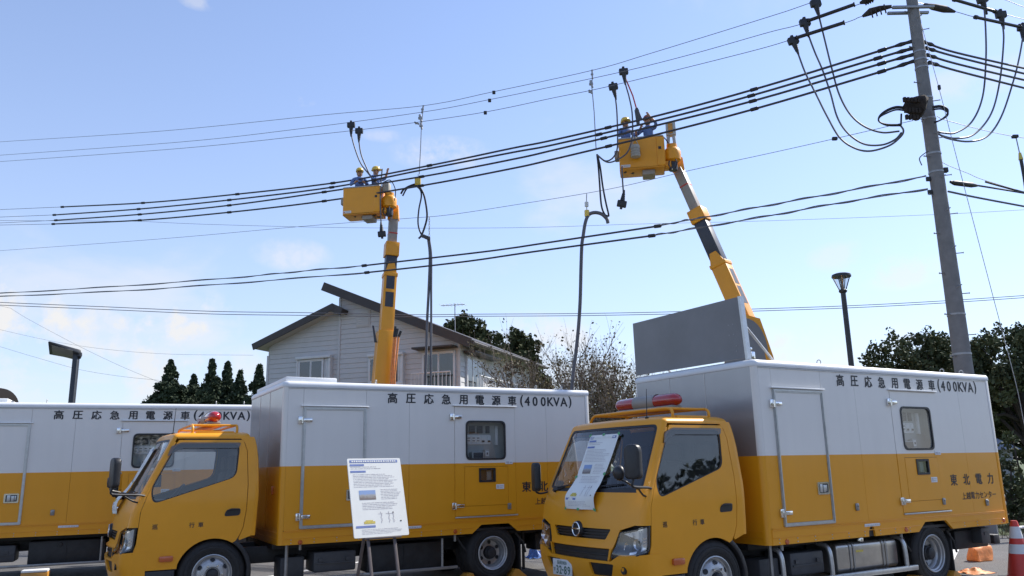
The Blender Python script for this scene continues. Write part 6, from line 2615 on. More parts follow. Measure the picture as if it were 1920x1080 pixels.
MB().box(RA.x - 0.45, RA.x + 0.45, RA.y - 0.35, RA.y + 0.5, 0.9, RA.z - 0.2, 0.05).build('pedestal', 'yellow_worn', bt_r)
carrier(bt_r, (RA.x - 0.3, RA.y, 0), 0.45)
br = at(1204, 315, 21.5)
b_r = bucket_unit(bt_r, br, -0.17, None)
MB().hull([tuple(RB + Vector(v)) for v in ((-0.16, -0.14, -0.06), (0.16, -0.14, -0.06), (0.16, 0.14, -0.06), (-0.16, 0.14, -0.06), (-0.13, -0.1, 0.36), (0.13, -0.1, 0.36), (0.13, 0.1, 0.36), (-0.13, 0.1, 0.36))], 0.03).build('tip_bracket', 'yellow_paint', bt_r)
# jib winch head standing over the swivel of the right bucket
jb = MB().box(0.74, 1.02, 0.2, 0.42, 1.02, 1.42, 0.02).tube([(0.78, 0.3, 0.74), (0.80, 0.3, 1.04)], 0.05, 8).tube([(0.97, 0.3, 0.74), (0.95, 0.3, 1.04)], 0.05, 8)
jb.build('jib_head', 'panel_grey', b_r)
MB().box(0.80, 0.93, 0.17, 0.2, 1.06, 1.36, 0.01).build('jib_winch', 'yellow_worn', b_r)
MB().tube(smooth_path([(0.60, 0.1, 0.98), (0.70, 0.05, 0.84), (0.78, 0.1, 0.72)]), 0.016, 6).build('jib_hose', 'cable_black', b_r)
to_local(bt_r)

# middle bucket truck: boom nearly upright
CA, CB = at(712, 800, 25.2), at(738, 408, 25.6)
bt_c = empty('bucket_truck', (CA.x, CA.y, 0), 0, 'yellow bucket truck with an upright boom in front of the grey house', 'bucket truck', GR)
side_c = Vector((0.94, 0.34, 0))
s, face, n, L = boom_unit(bt_c, CA, CB, (0.712, 0.80, 0.868, 0.912), side_c, (0.41, 0.36, 0.28))
for t0, t1 in ((0.625, 0.715), (0.53, 0.615)):
    pass
mb = MB()
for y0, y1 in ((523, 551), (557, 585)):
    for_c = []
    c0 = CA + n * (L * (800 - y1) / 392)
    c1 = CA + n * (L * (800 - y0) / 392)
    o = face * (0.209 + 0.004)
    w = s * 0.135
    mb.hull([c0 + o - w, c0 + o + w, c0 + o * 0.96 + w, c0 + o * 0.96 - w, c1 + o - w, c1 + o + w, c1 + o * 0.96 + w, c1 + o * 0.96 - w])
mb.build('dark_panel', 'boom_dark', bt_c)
mb = MB()
oriented_box(mb, CA, CB, 0.68, 0.60, side_c, 0.0, 0.435, w1=0.55, d1=0.52)
mb.build('turret', 'yellow_paint', bt_c)
mb = MB()
p0, p1 = at(733, 705, 24.75), at(739, 632, 24.85)
for k in range(3):
    d = Vector((0.062 * k, -0.02 * k, 0))
    mb.tube([p0 + d - Vector((0, 0, 1.5)), p0 + d, p1 + d * (0.7 + 0.25 * k)], 0.03, 8)
mb.build('hose_bundle', 'orange_sheet', bt_c)
mb = MB()
for k in range(3):
    d = Vector((0.062 * k, -0.02 * k, 0)) * (0.7 + 0.25 * k)
    mb.tube([p1 + d, p1 + d * 1.2 + Vector((0.04, 0, 0.34 - 0.08 * k))], 0.042, 8)
mb.build('hose_cuff', 'cable_black', bt_c)
q = at(707, 635, 25.0)
MB().hull([tuple(q + Vector(v)) for v in ((-0.08, -0.05, -0.12), (0.0, -0.05, -0.12), (0.0, 0.05, -0.12), (-0.08, 0.05, -0.12), (-0.16, -0.03, 0.42), (-0.11, -0.03, 0.42), (-0.11, 0.03, 0.42), (-0.16, 0.03, 0.42))], 0.01).build('stop_bracket', 'boom_dark', bt_c)
MB().box(CA.x - 0.5, CA.x + 0.5, CA.y - 0.4, CA.y + 0.5, 0.9, CA.z + 0.1, 0.05).build('pedestal', 'yellow_worn', bt_c)
carrier(bt_c, (CA.x - 0.3, CA.y, 0), 0.4)
bc = at(676, 401, 25.0)
b_c = bucket_unit(bt_c, bc, -0.17, None)
MB().hull([tuple(CB + Vector(v)) for v in ((-0.19, -0.16, -0.10), (0.19, -0.16, -0.10), (0.19, 0.16, -0.10), (-0.19, 0.16, -0.10), (-0.16, -0.1, 0.42), (0.16, -0.1, 0.42), (0.16, 0.1, 0.42), (-0.16, 0.1, 0.42))], 0.03).build('tip_bracket', 'yellow_paint', bt_c)
MB().box(0.66, 0.92, 0.1, 0.38, 0.74, 1.08, 0.07).build('jib_cover', 'cream_cloth', b_c)
MB().tube(smooth_path([(0.75, 0.05, 1.05), (1.0, 0.02, 1.08), (1.16, 0.05, 0.75), (1.12, 0.1, 0.40)]), 0.016, 6).build('jib_hose', 'cable_black', b_c)
to_local(bt_c)
bpy.context.view_layer.update()


def in_bucket(b, x, y, z):
    return b.matrix_world @ Vector((x, y, z))


GW = 'line workers standing in the buckets'
p = in_bucket(b_c, -0.20, 0.36, -0.06)
build_person('worker in yellow helmet at the left end of the lower bucket', GW, p, 0.25)
p = in_bucket(b_c, 0.36, 0.34, -0.06)
build_person('worker in yellow helmet by the cables at the right end of the lower bucket', GW, p, 1.2, arms='up')
p = in_bucket(b_r, -0.42, 0.36, -0.06)
build_person('worker in yellow helmet at the left end of the upper bucket', GW, p, 0.35)
p = in_bucket(b_r, 0.24, 0.36, -0.06)
build_person('worker in brown helmet reaching up in the upper bucket', GW, p, -0.45, arms='up', helmet='helmet_brown')

# cloth tool bag hung over the upper bucket's edge
p = in_bucket(b_r, -0.16, -0.15, 0.28)
bag = empty('tool_bag', p, -0.17, 'pale cloth tool bag hanging on the front of the upper bucket', 'tool bag')
MB().lathe([(0.0, 0.0), (0.125, 0.01), (0.135, 0.06), (0.125, 0.2), (0.128, 0.33), (0.112, 0.36), (0.108, 0.33)], (0, 0, 0), 'z', 22).build('sack', 'cream_cloth', bag, smooth=60)
MB().tube(smooth_path([(-0.1, 0, 0.34), (-0.04, 0.03, 0.52), (-0.03, 0.10, 0.67)]), 0.012, 6).tube(smooth_path([(0.1, 0, 0.34), (0.04, 0.03, 0.52), (0.03, 0.10, 0.67)]), 0.012, 6).build('strap', 'cream_cloth', bag)
rb = MB()
for zz in (0.08, 0.16, 0.24):
    rb.tube([(0.137 * math.cos(a), 0.137 * math.sin(a), zz + 0.006 * math.sin(3 * a)) for a in [2 * PI * k / 22 for k in range(23)]], 0.006, 5, caps=False)
rb.build('hoop', 'boom_grey', bag)

# ------------------------------------------------------------------ utility pole and its lines
POLE = at(1806, 690, 17.0)
PX, PY = POLE.x, POLE.y
pole = empty('utility_pole', (PX, PY, 0), 0, 'tall grey concrete utility pole behind the nearest truck', 'utility pole')
PH = 12.6


def pole_r(z):
    return 0.205 - 0.0068 * z


PTOP = at(1700, -60, 17.0)
lean = Vector(((at(1711, 8, 17.0).x - PX) / at(1711, 8, 17.0).z, 0, 0))


def pole_pt(z, ang=0.0, r=None):
    """point on the pole's skin; ang 0 = towards +x, measured anticlockwise"""
    rr = pole_r(z) if r is None else r
    return Vector((lean.x * z + math.cos(ang) * rr, math.sin(ang) * rr, z))


MB().tube([pole_pt(z, 0, 0) for z in [0.0 + PH * k / 12 for k in range(13)]], [pole_r(PH * k / 12) for k in range(13)], 24).build('shaft', 'concrete_pole', pole, smooth=60)


def pz(px, py):
    return at(px, py, 17.0 - 0.2).z


for y in (178, 217, 283, 318, 588, 663, 90, 105, 120):
    z = pz(1750, y)
    mb = MB().lathe([(pole_r(z) + 0.002, -0.022), (pole_r(z) + 0.010, -0.02), (pole_r(z) + 0.010, 0.02), (pole_r(z) + 0.002, 0.022)], pole_pt(z, 0, 0), 'z', 24)
    mb.build('pole_band', 'galvanised' if y in (217, 663) else 'dull_steel', pole)
sbm = []
for k in range(20):
    z = 3.2 + k * 0.45
    a = PI + 0.35 if k % 2 else -0.35
    p0 = pole_pt(z, a)
    d = Vector((math.cos(a), math.sin(a), 0))
    MB().tube([p0 - d * 0.03, p0 + d * 0.14], 0.011, 6).tube([p0 + d * 0.138, p0 + d * 0.145], 0.02, 8).build('step_bolt', 'dull_steel', pole)
# front-facing bolt stubs
for y in (28, 112, 248, 330, 392, 464, 537):
    z = pz(1760, y)
    p0 = pole_pt(z, -PI / 2 + 0.2)
    MB().tube([p0 + Vector((-0.04, 0.0, -0.02)), p0 + Vector((0.06, -0.05, 0.03))], 0.012, 6).build('bolt_stub', 'dull_steel', pole)
# small bracket hooks
for y in (330, 355):
    z = pz(1737, y)
    p0 = pole_pt(z, PI)
    MB().box(p0.x - 0.09, p0.x + 0.02, p0.y - 0.03, p0.y + 0.03, z - 0.05, z + 0.05, 0.01).build('cable_bracket', 'black_metal', pole)
z = pz(1775, 315)
MB().box(pole_pt(z, 0).x - 0.02, pole_pt(z, 0).x + 0.08, -0.1, 0.0, z - 0.05, z + 0.06, 0.012).build('cable_bracket', 'black_metal', pole)
# line direction in plan: west along the street, and east
LW = Vector((-0.87, 0.495, 0)).normalized()
LE = Vector((0.90, 0.43, 0)).normalized()
WN = Vector((LW.y, -LW.x, 0))       # normals of the vertical planes the lines hang in
EN = Vector((LE.y, -LE.x, 0))
PC = Vector((PX, PY, 0))


def W(px, py, off=0.0):
    return on_plane(px, py, PC + WN * off, WN)


def E(px, py, off=0.0):
    return on_plane(px, py, PC + EN * off, EN)


def cable(name, pts, r, m, label, cat, group=None, n=6, seg=6, parent=None):
    p = smooth_path(pts, n)
    c = p[0].copy() if parent is None else Vector((0, 0, 0))
    mb = MB().tube([q - c for q in p], r, seg)
    o = mb.build(name, m, parent)
    if parent is None:
        o.location = c
        tag(o, label, cat, group)
    return o


def run_on(a, b, length):
    """where a span goes on past the picture edge: nearly level, towards the next pole"""
    d = (a - b)
    d = Vector((d.x, d.y, d.z * 0.4)).normalized()
    return a + d * length


def line_thing(name, pts, r, m, label, cat, group, n=6, seg=6, ext=(0, 0)):
    root = empty(name, (0, 0, 0), 0, label, cat, group)
    root.location = pts[0]
    p = smooth_path(pts, n)
    if ext[0]:
        p.insert(0, run_on(p[0], p[1], ext[0]))
    if ext[1]:
        p.append(run_on(p[-1], p[-2], ext[1]))
    MB().tube([q - Vector(pts[0]) for q in p], r, seg).build('conductor', m, root)
    return root


GHV = 'bare high wires from the pole to the left'
hv = [
    ('top', [(-30, 269), (0, 266), (300, 246), (610, 215), (795, 198), (925, 172), (1112, 131.5), (1220, 100), (1440, 32), (1512, 8), (1660, -45)], 0.1),
    ('mid', [(-30, 293), (0, 291), (330, 267), (560, 241.7), (793, 210), (918, 186.7), (1040, 161.7), (1173, 133), (1303, 100), (1440, 61), (1506, 44), (1625, 3), (1690, -18)], 0.0),
    ('low', [(-30, 305), (0, 303), (330, 279), (560, 255.7), (677, 243), (777, 230), (910, 210), (1040, 183), (1150, 160), (1393, 100), (1485, 74), (1590, 41), (1615, 31), (1680, 12)], -0.1)]
labs = {'top': 'uppermost of the three thin bare wires crossing the sky', 'mid': 'middle one of the three thin bare wires crossing the sky', 'low': 'lowest of the three thin bare wires crossing the sky'}
spacer_px = {'top': (926, 172), 'mid': (918, 187), 'low': (910, 210)}
HVO = {}
for k, pts, off in hv:
    P3 = [W(x, y, off) for x, y in pts]
    o = line_thing('bare_wire', P3, 0.0085, 'wire_grey', labs[k], 'power line', GHV, ext=(35, 0))
    sp = W(*spacer_px[k], off) - P3[0]
    MB().box(sp.x - 0.05, sp.x + 0.05, sp.y - 0.03, sp.y + 0.03, sp.z - 0.08, sp.z + 0.03, 0.015).build('line_marker', 'black_metal', o)
    HVO[k] = (o, P3[0], off)


def rod_on(k, a, b, r, name, m='cable_black'):
    o, base, off = HVO[k]
    p = [W(x, y, off) - base for x, y in (a, b)]
    MB().tube(p, r, 10).tube([p[0], p[0].lerp(p[1], 0.03)], r * 1.35, 10).tube([p[0].lerp(p[1], 0.97), p[1]], r * 1.35, 10).build(name, m, o)


rod_on('mid', (1515, 39), (1603, 8), 0.045, 'cover_tube')
rod_on('low', (1493, 71), (1584, 42), 0.045, 'cover_tube')
# tension insulators at the pole head
for k, pts in (('low', [(1617, 31), (1632, 22), (1650, 16), (1672, 12)]), ('mid', [(1612, 6), (1625, 1), (1640, -6)])):
    o, base, off = HVO[k]
    P = [W(x, y, off) - base for x, y in pts]
    mb = MB().tube(P, [0.03, 0.09, 0.07, 0.04][:len(P)], 10)
    for t in (0.3, 0.45, 0.6, 0.75):
        q = P[0].lerp(P[-1], t)
        mb.tube([q, q + (P[-1] - P[0]).normalized() * 0.03], 0.11, 12)
    mb.build('tension_insulator', 'insulator', o)
arm = MB()
for y in (9, 2):
    a, b = W(1675, 13 - (9 - y) * 0.2), E(1735, 8)
zt = pz(1706, 10)
arm.box(-0.55, 0.42, -0.16, -0.09, zt - 0.03, zt + 0.03, 0.006).box(-0.55, 0.42, 0.09, 0.16, zt - 0.03, zt + 0.03, 0.006)
for v in arm.bm.verts:
    v.co.x += lean.x * zt
arm.build('cross_arm', 'dull_steel', pole)

GLV = 'sleeved low voltage lines from the pole to the left'
lv = [
    ([(-30, 395), (0, 393), (117, 388)], [(117, 388), (275, 380), (445, 364), (640, 341), (812, 309), (960, 278), (1040, 262), (1240, 215), (1440, 160), (1667, 90), (1708, 78)], 'uppermost of the four black sleeved lines reaching the pole'),
    ([(-30, 409), (0, 407), (102, 403)], [(102, 403), (260, 392), (430, 375), (630, 350), (795, 318), (960, 286), (1040, 271), (1240, 224), (1417, 177), (1653, 107), (1710, 91)], 'second from top of the four black sleeved lines'),
    ([(-30, 420), (0, 418), (105, 413)], [(105, 413), (262, 402), (430, 385), (608, 360), (798, 330), (960, 299), (1040, 281), (1240, 233), (1420, 187), (1660, 117), (1710, 103)], 'third from top of the four black sleeved lines'),
    ([(-30, 424), (0, 422), (100, 420)], [(100, 420), (262, 413), (430, 398), (608, 377), (797, 347), (960, 316), (1040, 298), (1240, 250), (1423, 202), (1660, 132), (1712, 115)], 'lowest of the four black sleeved lines reaching the pole')]
joints = [(0.0, 275, 445, 625, 812, 1150, 1420, 1660), (0, 260, 430, 630, 705, 1130, 1417, 1653), (0, 262, 430, 608, 798, 1140, 1420, 1660), (0, 262, 430, 608, 797, 1150, 1423, 1660)]
for (thin, thick, lab), jn in zip(lv, joints):
    Pt = [W(x, y) for x, y in thin]
    Pk = [W(x, y) for x, y in thick]
    o = line_thing('sleeved_line', Pk, 0.030, 'sleeve_grey', lab, 'power line', GLV, seg=8)
    Pt.insert(0, run_on(Pt[0], Pt[1], 35))
    MB().tube([p - Pk[0] for p in Pt], 0.010, 6).build('bare_tail', 'wire_grey', o)
    sp = smooth_path(Pk, 24)
    for j in jn:
        X = j if j else thick[0][0]
        best = None
        for i in range(len(sp) - 1):
            d = sp[i] - Vector((0, 0, CAMH))
            # picture column of this point
            cx = d.x
            dep = d.y * math.cos(PITCH) + d.z * math.sin(PITCH)
            col = 960 + FPX * cx / dep
            if best is None or abs(col - X) < best[0]:
                best = (abs(col - X), i)
        i = best[1]
        t = (sp[min(i + 1, len(sp) - 1)] - sp[max(i - 1, 0)]).normalized()
        q = sp[i] - Pk[0]
        MB().tube([q - t * 0.10, q - t * 0.085, q + t * 0.085, q + t * 0.10], [0.036, 0.05, 0.05, 0.036], 8).build('sleeve_joint', 'cable_black', o)
    q = sp[-1] - Pk[0]
    t = (sp[-1] - sp[-3]).normalized()
    MB().tube([q - t * 0.35, q - t * 0.22, q - t * 0.1, q + t * 0.02], [0.03, 0.055, 0.04, 0.05], 8).build('end_clamp', 'black_metal', o)

# lines leaving the pole to the right
GE = 'lines leaving the pole to the right'
for pts, lab in (([(1732, 79), (1790, 98), (1920, 128), (2000, 146)], 'uppermost black line leaving the pole to the right'),
                 ([(1736, 90), (1795, 107), (1920, 138), (2000, 157)], 'second black line leaving the pole to the right'),
                 ([(1738, 103), (1795, 120), (1920, 150), (2000, 168)], 'third black line leaving the pole to the right'),
                 ([(1742, 117), (1795, 133), (1920, 165), (2000, 185)], 'lowest of the four black lines leaving the pole to the right')):
    P = [E(x, y) for x, y in pts]
    o = line_thing('sleeved_line', P, 0.026, 'sleeve_grey', lab, 'power line', GE, seg=8, ext=(0, 30))
    d = (P[1] - P[0]).normalized()
    MB().tube([Vector((0, 0, 0)), d * 0.12, d * 0.24, d * 0.34], [0.05, 0.035, 0.05, 0.028], 8).build('end_clamp', 'black_metal', o)
hr = [([(1718, 4), (1792, 22), (1828, 32), (1913, 51), (2000, 70)], [((1828, 32), (1915, 51))], 'thin wire from the pole top to the right edge with a black cover tube'),
      ([(1720, -10), (1790, 0), (1867, 22), (1920, 36), (2000, 56)], [((1788, -1), (1867, 22))], 'upper thin wire at the right edge with a black cover tube'),
      ([(1800, -14), (1872, -4), (1920, 13), (2000, 40)], [], 'thin bare wire in the top right corner')]
for pts, rods, lab in hr:
    P = [E(x, y, -0.15) for x, y in pts]
    o = line_thing('bare_wire', P, 0.0085, 'wire_grey', lab, 'power line', GE, ext=(0, 30))
    for a, b in rods:
        q = [E(x, y, -0.15) - P[0] for x, y in (a, b)]
        MB().tube(q, 0.04, 10).tube([q[0], q[0].lerp(q[1], 0.04)], 0.055, 10).tube([q[0].lerp(q[1], 0.96), q[1]], 0.055, 10).build('cover_tube', 'cable_black', o)
    if pts[0] == (1718, 4):
        q = [E(x, y, -0.15) - P[0] for x, y in ((1733, 8), (1750, 13), (1770, 17), (1790, 22))]
        MB().tube(q, [0.03, 0.08, 0.09, 0.03], 10).build('tension_insulator', 'insulator', o)

# thin messenger and telephone lines
GT = 'thin messenger and telephone wires'
P = [W(x, y, -0.25) for x, y in [(-30, 472), (0, 470), (300, 448), (560, 425), (757, 410), (840, 403), (960, 385), (1140, 355), (1287, 321), (1440, 288), (1565, 260), (1712, 226)]]
o = line_thing('messenger_wire', P, 0.007, 'wire_grey', 'thin straight messenger wire sagging below the sleeved lines to the pole', 'wire', GT, ext=(35, 0))
for x, y in ((1565, 260),):
    q = W(x, y, -0.25) - o.location
    MB().box(q.x - 0.06, q.x + 0.06, q.y - 0.04, q.y + 0.04, q.z - 0.04, q.z + 0.04, 0.015).build('wire_clip', 'black_metal', o)
line_thing('telephone_wire', [at(x, y, 46) for x, y in [(263, 415), (400, 421), (660, 427), (960, 427), (1200, 420), (1440, 414), (1760, 402), (1960, 391)]], 0.010, 'wire_grey', 'faint level wire running far behind the lower bucket', 'wire', GT, ext=(30, 30))
c1 = [(-30, 552), (0, 550), (220, 537), (440, 520.5), (560, 509), (683, 498)], [(683, 498), (883, 475), (960, 465), (1013, 457), (1233, 424)], [(1233, 424), (1283, 414), (1323, 407), (1440, 385), (1577, 360), (1737, 330)]
c2 = [(-30, 559), (0, 556), (220, 546), (440, 531), (688, 511)], [(688, 511), (800, 499), (891, 488), (1000, 472), (1222, 442)], [(1222, 442), (1293, 430), (1440, 405), (1577, 380), (1740, 354)]
for segs, lab in ((c1, 'upper of the two twisted cables with black sleeves, crossing below the buckets'), (c2, 'lower of the two twisted cables with black sleeves, crossing below the buckets')):
    base = None
    P0 = [W(x, y, -0.3) for x, y in segs[0]]
    o = line_thing('twisted_cable', P0, 0.016, 'wire_grey', lab, 'cable', 'twisted cables with black sleeves', ext=(35, 0))
    MB().tube([p - P0[0] for p in smooth_path([W(x, y, -0.3) for x, y in segs[2]], 5)], 0.016, 6).build('conductor', 'wire_grey', o)
    # second strand wound round the first
    for si in (0, 2):
        pp = smooth_path([W(x, y, -0.3) for x, y in segs[si]], 14)
        q = [p - P0[0] + Vector((0, 0, 0.028 * math.sin(i * 0.55))) + Vector((0.0, 0.02 * math.cos(i * 0.55), 0)) for i, p in enumerate(pp)]
        MB().tube(q, 0.011, 5).build('wound_strand', 'cable_grey', o)
    pp = [p - P0[0] for p in smooth_path([W(x, y, -0.3) for x, y in segs[1]], 6)]
    MB().tube(pp, 0.027, 8).build('sleeve', 'sleeve_grey', o)
    for e in (0, -1):
        t = (pp[1] - pp[0]).normalized()
        MB().tube([pp[e] - t * 0.1, pp[e] - t * 0.08, pp[e] + t * 0.08, pp[e] + t * 0.1], [0.034, 0.05, 0.05, 0.034], 8).build('sleeve_joint', 'cable_black', o)
for dy, lab in ((-3.0, 'upper strand of the wire pair crossing in front of the house roof'), (2.0, 'lower strand of the wire pair crossing in front of the house roof')):
    line_thing('telephone_wire', [at(x, y + dy * (1 if x < 700 else 0.8) + 0.8 * math.sin(x * 0.02), 27) for x, y in [(-40, 568), (0, 570), (200, 579), (400, 586), (570, 590), (760, 592), (900, 592), (1080, 590), (1260, 587), (1400, 582), (1580, 576), (1750, 568), (1920, 556), (1980, 551)]], 0.012, 'wire_grey', lab, 'wire', GT, ext=(25, 25))
for pts, D, lab in (([(-40, 640), (0, 650), (60, 668), (150, 693), (230, 706), (298, 713)], 55, 'thin wire slanting down behind the left flood lamp to the conifers'),
                    ([(20, 578), (56, 600), (150, 650), (230, 688), (300, 717)], 55, 'thin wire slanting steeply down to the conifer row at left'),
                    ([(-40, 607), (0, 618), (100, 640), (200, 655), (320, 664), (475, 666)], 60, 'faint wire sagging from the left edge toward the house gable')):
    line_thing('telephone_wire', [at(x, y, D) for x, y in pts], 0.009, 'wire_grey', lab, 'wire', GT, ext=(25, 0))
P = [E(x, y, -0.2) for x, y in [(1757, 218), (1773, 225), (1840, 243), (1903, 256), (1990, 268)]]
o = line_thing('messenger_wire', P, 0.008, 'wire_grey', 'thin messenger wire from the pole to the right edge', 'wire', GT, ext=(0, 30))
q = E(1903, 256, -0.2) - P[0]
MB().box(q.x - 0.07, q.x + 0.07, q.y - 0.05, q.y + 0.05, q.z - 0.04, q.z + 0.04, 0.015).build('wire_clip', 'black_metal', o)
P = [E(x, y, -0.2) for x, y in [(1766, 304), (1780, 311), (1815, 325), (1853, 340), (1990, 380)]]
line_thing('telephone_wire', P, 0.007, 'wire_grey', 'thin guard wire above the thick cable at the right of the pole', 'wire', GT, ext=(0, 30))
P = [E(x, y, -0.2) for x, y in [(1782, 341), (1827, 347), (1920, 362), (2000, 376)]]
o = line_thing('service_cable', P, 0.022, 'cable_black', 'thick black service cable with a fat splice right of the pole', 'cable', GE, seg=8, ext=(0, 30))
q = [E(x, y, -0.2) - P[0] for x, y in [(1782, 341), (1790, 343), (1822, 347), (1832, 348)]]
MB().tube(q, [0.03, 0.06, 0.06, 0.03], 10).build('splice', 'cable_black', o)
P = [E(x, y, -0.2) for x, y in [(1778, 359), (1830, 370), (1920, 387), (2000, 402)]]
line_thing('service_cable', P, 0.024, 'cable_grey', 'lower grey service cable leaving the pole to the right', 'cable', GE, seg=8, ext=(0, 30))
P = [E(x, y, -0.25) for x, y in [(1848, 341), (1880, 350), (1925, 362)]]
line_thing('service_cable', P, 0.024, 'cable_black', 'short black cable end lying along the service cable at the right edge', 'cable', GE, seg=8, ext=(0, 30))
P = [pole_pt(pz(1722, 10), 0.3) + PC] + [at(x, y, 16.6) for x, y in [(1760, 163), (1785, 262), (1812, 366), (1863, 560), (1905, 720), (1925, 815)]]
P.append(Vector((P[-1].x + 0.2, P[-1].y, 0.0)))
gw = line_thing('guy_wire', P, 0.007, 'galvanised', 'thin guy wire slanting down to the right beside the pole', 'guy wire', None)
q = at(1761, 164, 16.6) - P[0]
MB().box(q.x - 0.03, q.x + 0.03, q.y - 0.03, q.y + 0.03, q.z - 0.06, q.z + 0.06, 0.02).build('guy_insulator', 'black_metal', gw)

# hanging insulated cable at the right picture edge
P = [E(1905, 257, -0.2), E(1909, 275, -0.2), E(1914, 298, -0.2), E(1920, 330, -0.2), E(1928, 380, -0.2), E(1945, 470, -0.2), E(1962, 600, -0.2), E(1975, 720, -0.2)]
P.append(Vector((P[-1].x, P[-1].y, 0.03)))
o = line_thing('hanging_cable', P[2:], 0.04, 'cable_black', 'black cable hung from the messenger wire at the right edge', 'cable', None, seg=8)
MB().tube([p - P[2] for p in P[:3]], 0.014, 6).build('hanger', 'dull_steel', o)
q = P[2] - P[2]
MB().tube([q + Vector((0, 0, 0.16)), q + Vector((0, 0, -0.02))], [0.03, 0.055], 8).build('hook_insulator', 'ink_yellow', o)


# ------------------------------------------------------------------ temporary jumper cables with plug-like clamps
def clamp(parent, p, d, name='clamp_head'):
    """black clamp: broad head, ribbed neck and tail; d = way the cable leaves"""
    d = d.normalized()
    u = d.cross(Vector((0, 1, 0))).normalized()
    mb = MB()
    oriented_box(mb, p - d * 0.10, p + d * 0.08, 0.26, 0.12, u, bev=0.02)
    oriented_box(mb, p - d * 0.16, p - d * 0.09, 0.07, 0.09, u, bev=0.01)
    mb.tube([p + d * 0.07, p + d * 0.13, p + d * 0.22, p + d * 0.40], [0.075, 0.065, 0.05, 0.024], 10)
    for k in range(3):
        mb.tube([p + d * (0.14 + 0.06 * k), p + d * (0.165 + 0.06 * k)], 0.062 - 0.007 * k, 10)
    mb.build(name, 'cable_black', parent)


def jumper(pts3, label, group, r=0.022, clamp_end=0, m='cable_grey'):
    p = smooth_path(pts3, 8)
    o = empty('jumper_cable', pts3[0], 0, label, 'cable', group)
    MB().tube([q - pts3[0] for q in p], r, 8).build('lead', m, o)
    if clamp_end == 0:
        clamp(o, Vector((0, 0, 0)), p[3] - p[0])
    elif clamp_end == -1:
        clamp(o, p[-1] - pts3[0], p[-4] - p[-1])
    return o


z2 = lambda pts: [(1440 + x / 3, y / 3) for x, y in pts]
GJ = 'jumper cables hanging beside the pole'
ja = [(142, 232), (165, 290), (210, 410), (270, 530), (330, 650), (400, 770), (480, 830), (570, 850), (680, 820), (745, 770), (762, 735), (745, 705)]
jb_ = [(208, 130), (225, 190), (262, 290), (305, 390), (350, 520), (390, 660), (450, 750), (540, 810), (640, 815), (715, 785), (752, 745)]
jc = [(268, 22), (285, 85), (318, 220), (360, 390), (400, 530), (460, 640), (540, 710), (640, 745), (740, 738)]
for pts, off, lab in ((ja, -0.1, 'lowest hanging of the three left loops clamped beside the pole'), (jb_, 0.0, 'middle one of the three left loops clamped beside the pole'), (jc, 0.1, 'innermost of the three left loops, clamped to the top wire')):
    jumper([W(x, y, off) for x, y in z2(pts)], lab, GJ)
kr = [[(1205, 0), (1215, 40), (1224, 160), (1226, 330), (1208, 540), (1150, 680), (1060, 745), (990, 748), (942, 738)],
      [(1310, 85), (1320, 140), (1325, 240), (1303, 460), (1255, 640), (1160, 755), (1060, 778), (985, 765), (942, 742)],
      [(1432, 160), (1432, 215), (1412, 330), (1382, 450), (1315, 650), (1235, 765), (1130, 796), (1010, 778), (944, 745)]]
for pts, lab in zip(kr, ('innermost of the three right loops clamped beside the pole', 'middle one of the three right loops clamped beside the pole', 'outermost of the three right loops clamped near the picture edge')):
    jumper([E(x, y, -0.15) for x, y in z2(pts)], lab, GJ)
# splice bundle on the pole with its small coils
spb = empty('cable_splice', at(1722, 205, 16.6), 0, 'brown taped splice bundle with cable coils strapped to the pole', 'cable splice')
b0 = spb.location.copy()
mb = MB()
P = [at(1440 + x / 3, y / 3, 16.6) - b0 for x, y in [(765, 612), (790, 602), (820, 600), (850, 606), (870, 612)]]
mb.tube(P, [0.06, 0.14, 0.23, 0.30, 0.24], 14)
for v in mb.bm.verts:
    v.co += Vector((rng.normal(0, 0.012), rng.normal(0, 0.012), rng.normal(0, 0.016)))
mb.build('taped_bundle', 'splice_brown', spb)
mb = MB()
for k in range(14):
    x = 770 + k * 6.5
    p = at(1440 + x / 3, (560 + (k * 37) % 22 + 90 * ((k % 3) / 2)) / 3, 16.35) - b0
    mb.box(p.x - 0.03, p.x + 0.03, p.y - 0.02, p.y + 0.05, p.z - 0.05, p.z + 0.06, 0.01)
mb.build('clip_row', 'splice_brown', spb)['kind'] = 'stuff'
for dy, k in ((0, 0), (10, 1), (-8, 2)):
    pts = [(775, 612 + dy), (720, 608 + dy), (665, 628 + dy), (628, 655 + dy * 0.5), (625, 683), (670, 702 + dy * 0.3), (745, 704 + dy * 0.3)]
    MB().tube(smooth_path([at(1440 + x / 3, y / 3, 16.6) - b0 for x, y in pts], 6), 0.018, 6).build('coil', 'cable_black', spb)
    pts = [(925, 607 + dy), (975, 603 + dy), (1010, 622 + dy), (1005, 650 + dy * 0.5), (965, 678), (935, 688 + dy * 0.3)]
    MB().tube(smooth_path([at(1440 + x / 3, y / 3, 16.6) - b0 for x, y in pts], 6), 0.018, 6).build('coil', 'cable_black', spb)
MB().tube([at(1440 + 750 / 3, 640 / 3, 16.6) - b0, at(1440 + 748 / 3, 705 / 3, 16.6) - b0], 0.02, 6).build('tie', 'cable_black', spb)
MB().tube(smooth_path([at(1440 + x / 3, y / 3, 16.6) - b0 for x, y in [(900, 850), (865, 875), (852, 895), (865, 930)]]), 0.012, 6).build('loose_tail', 'cable_grey', spb)

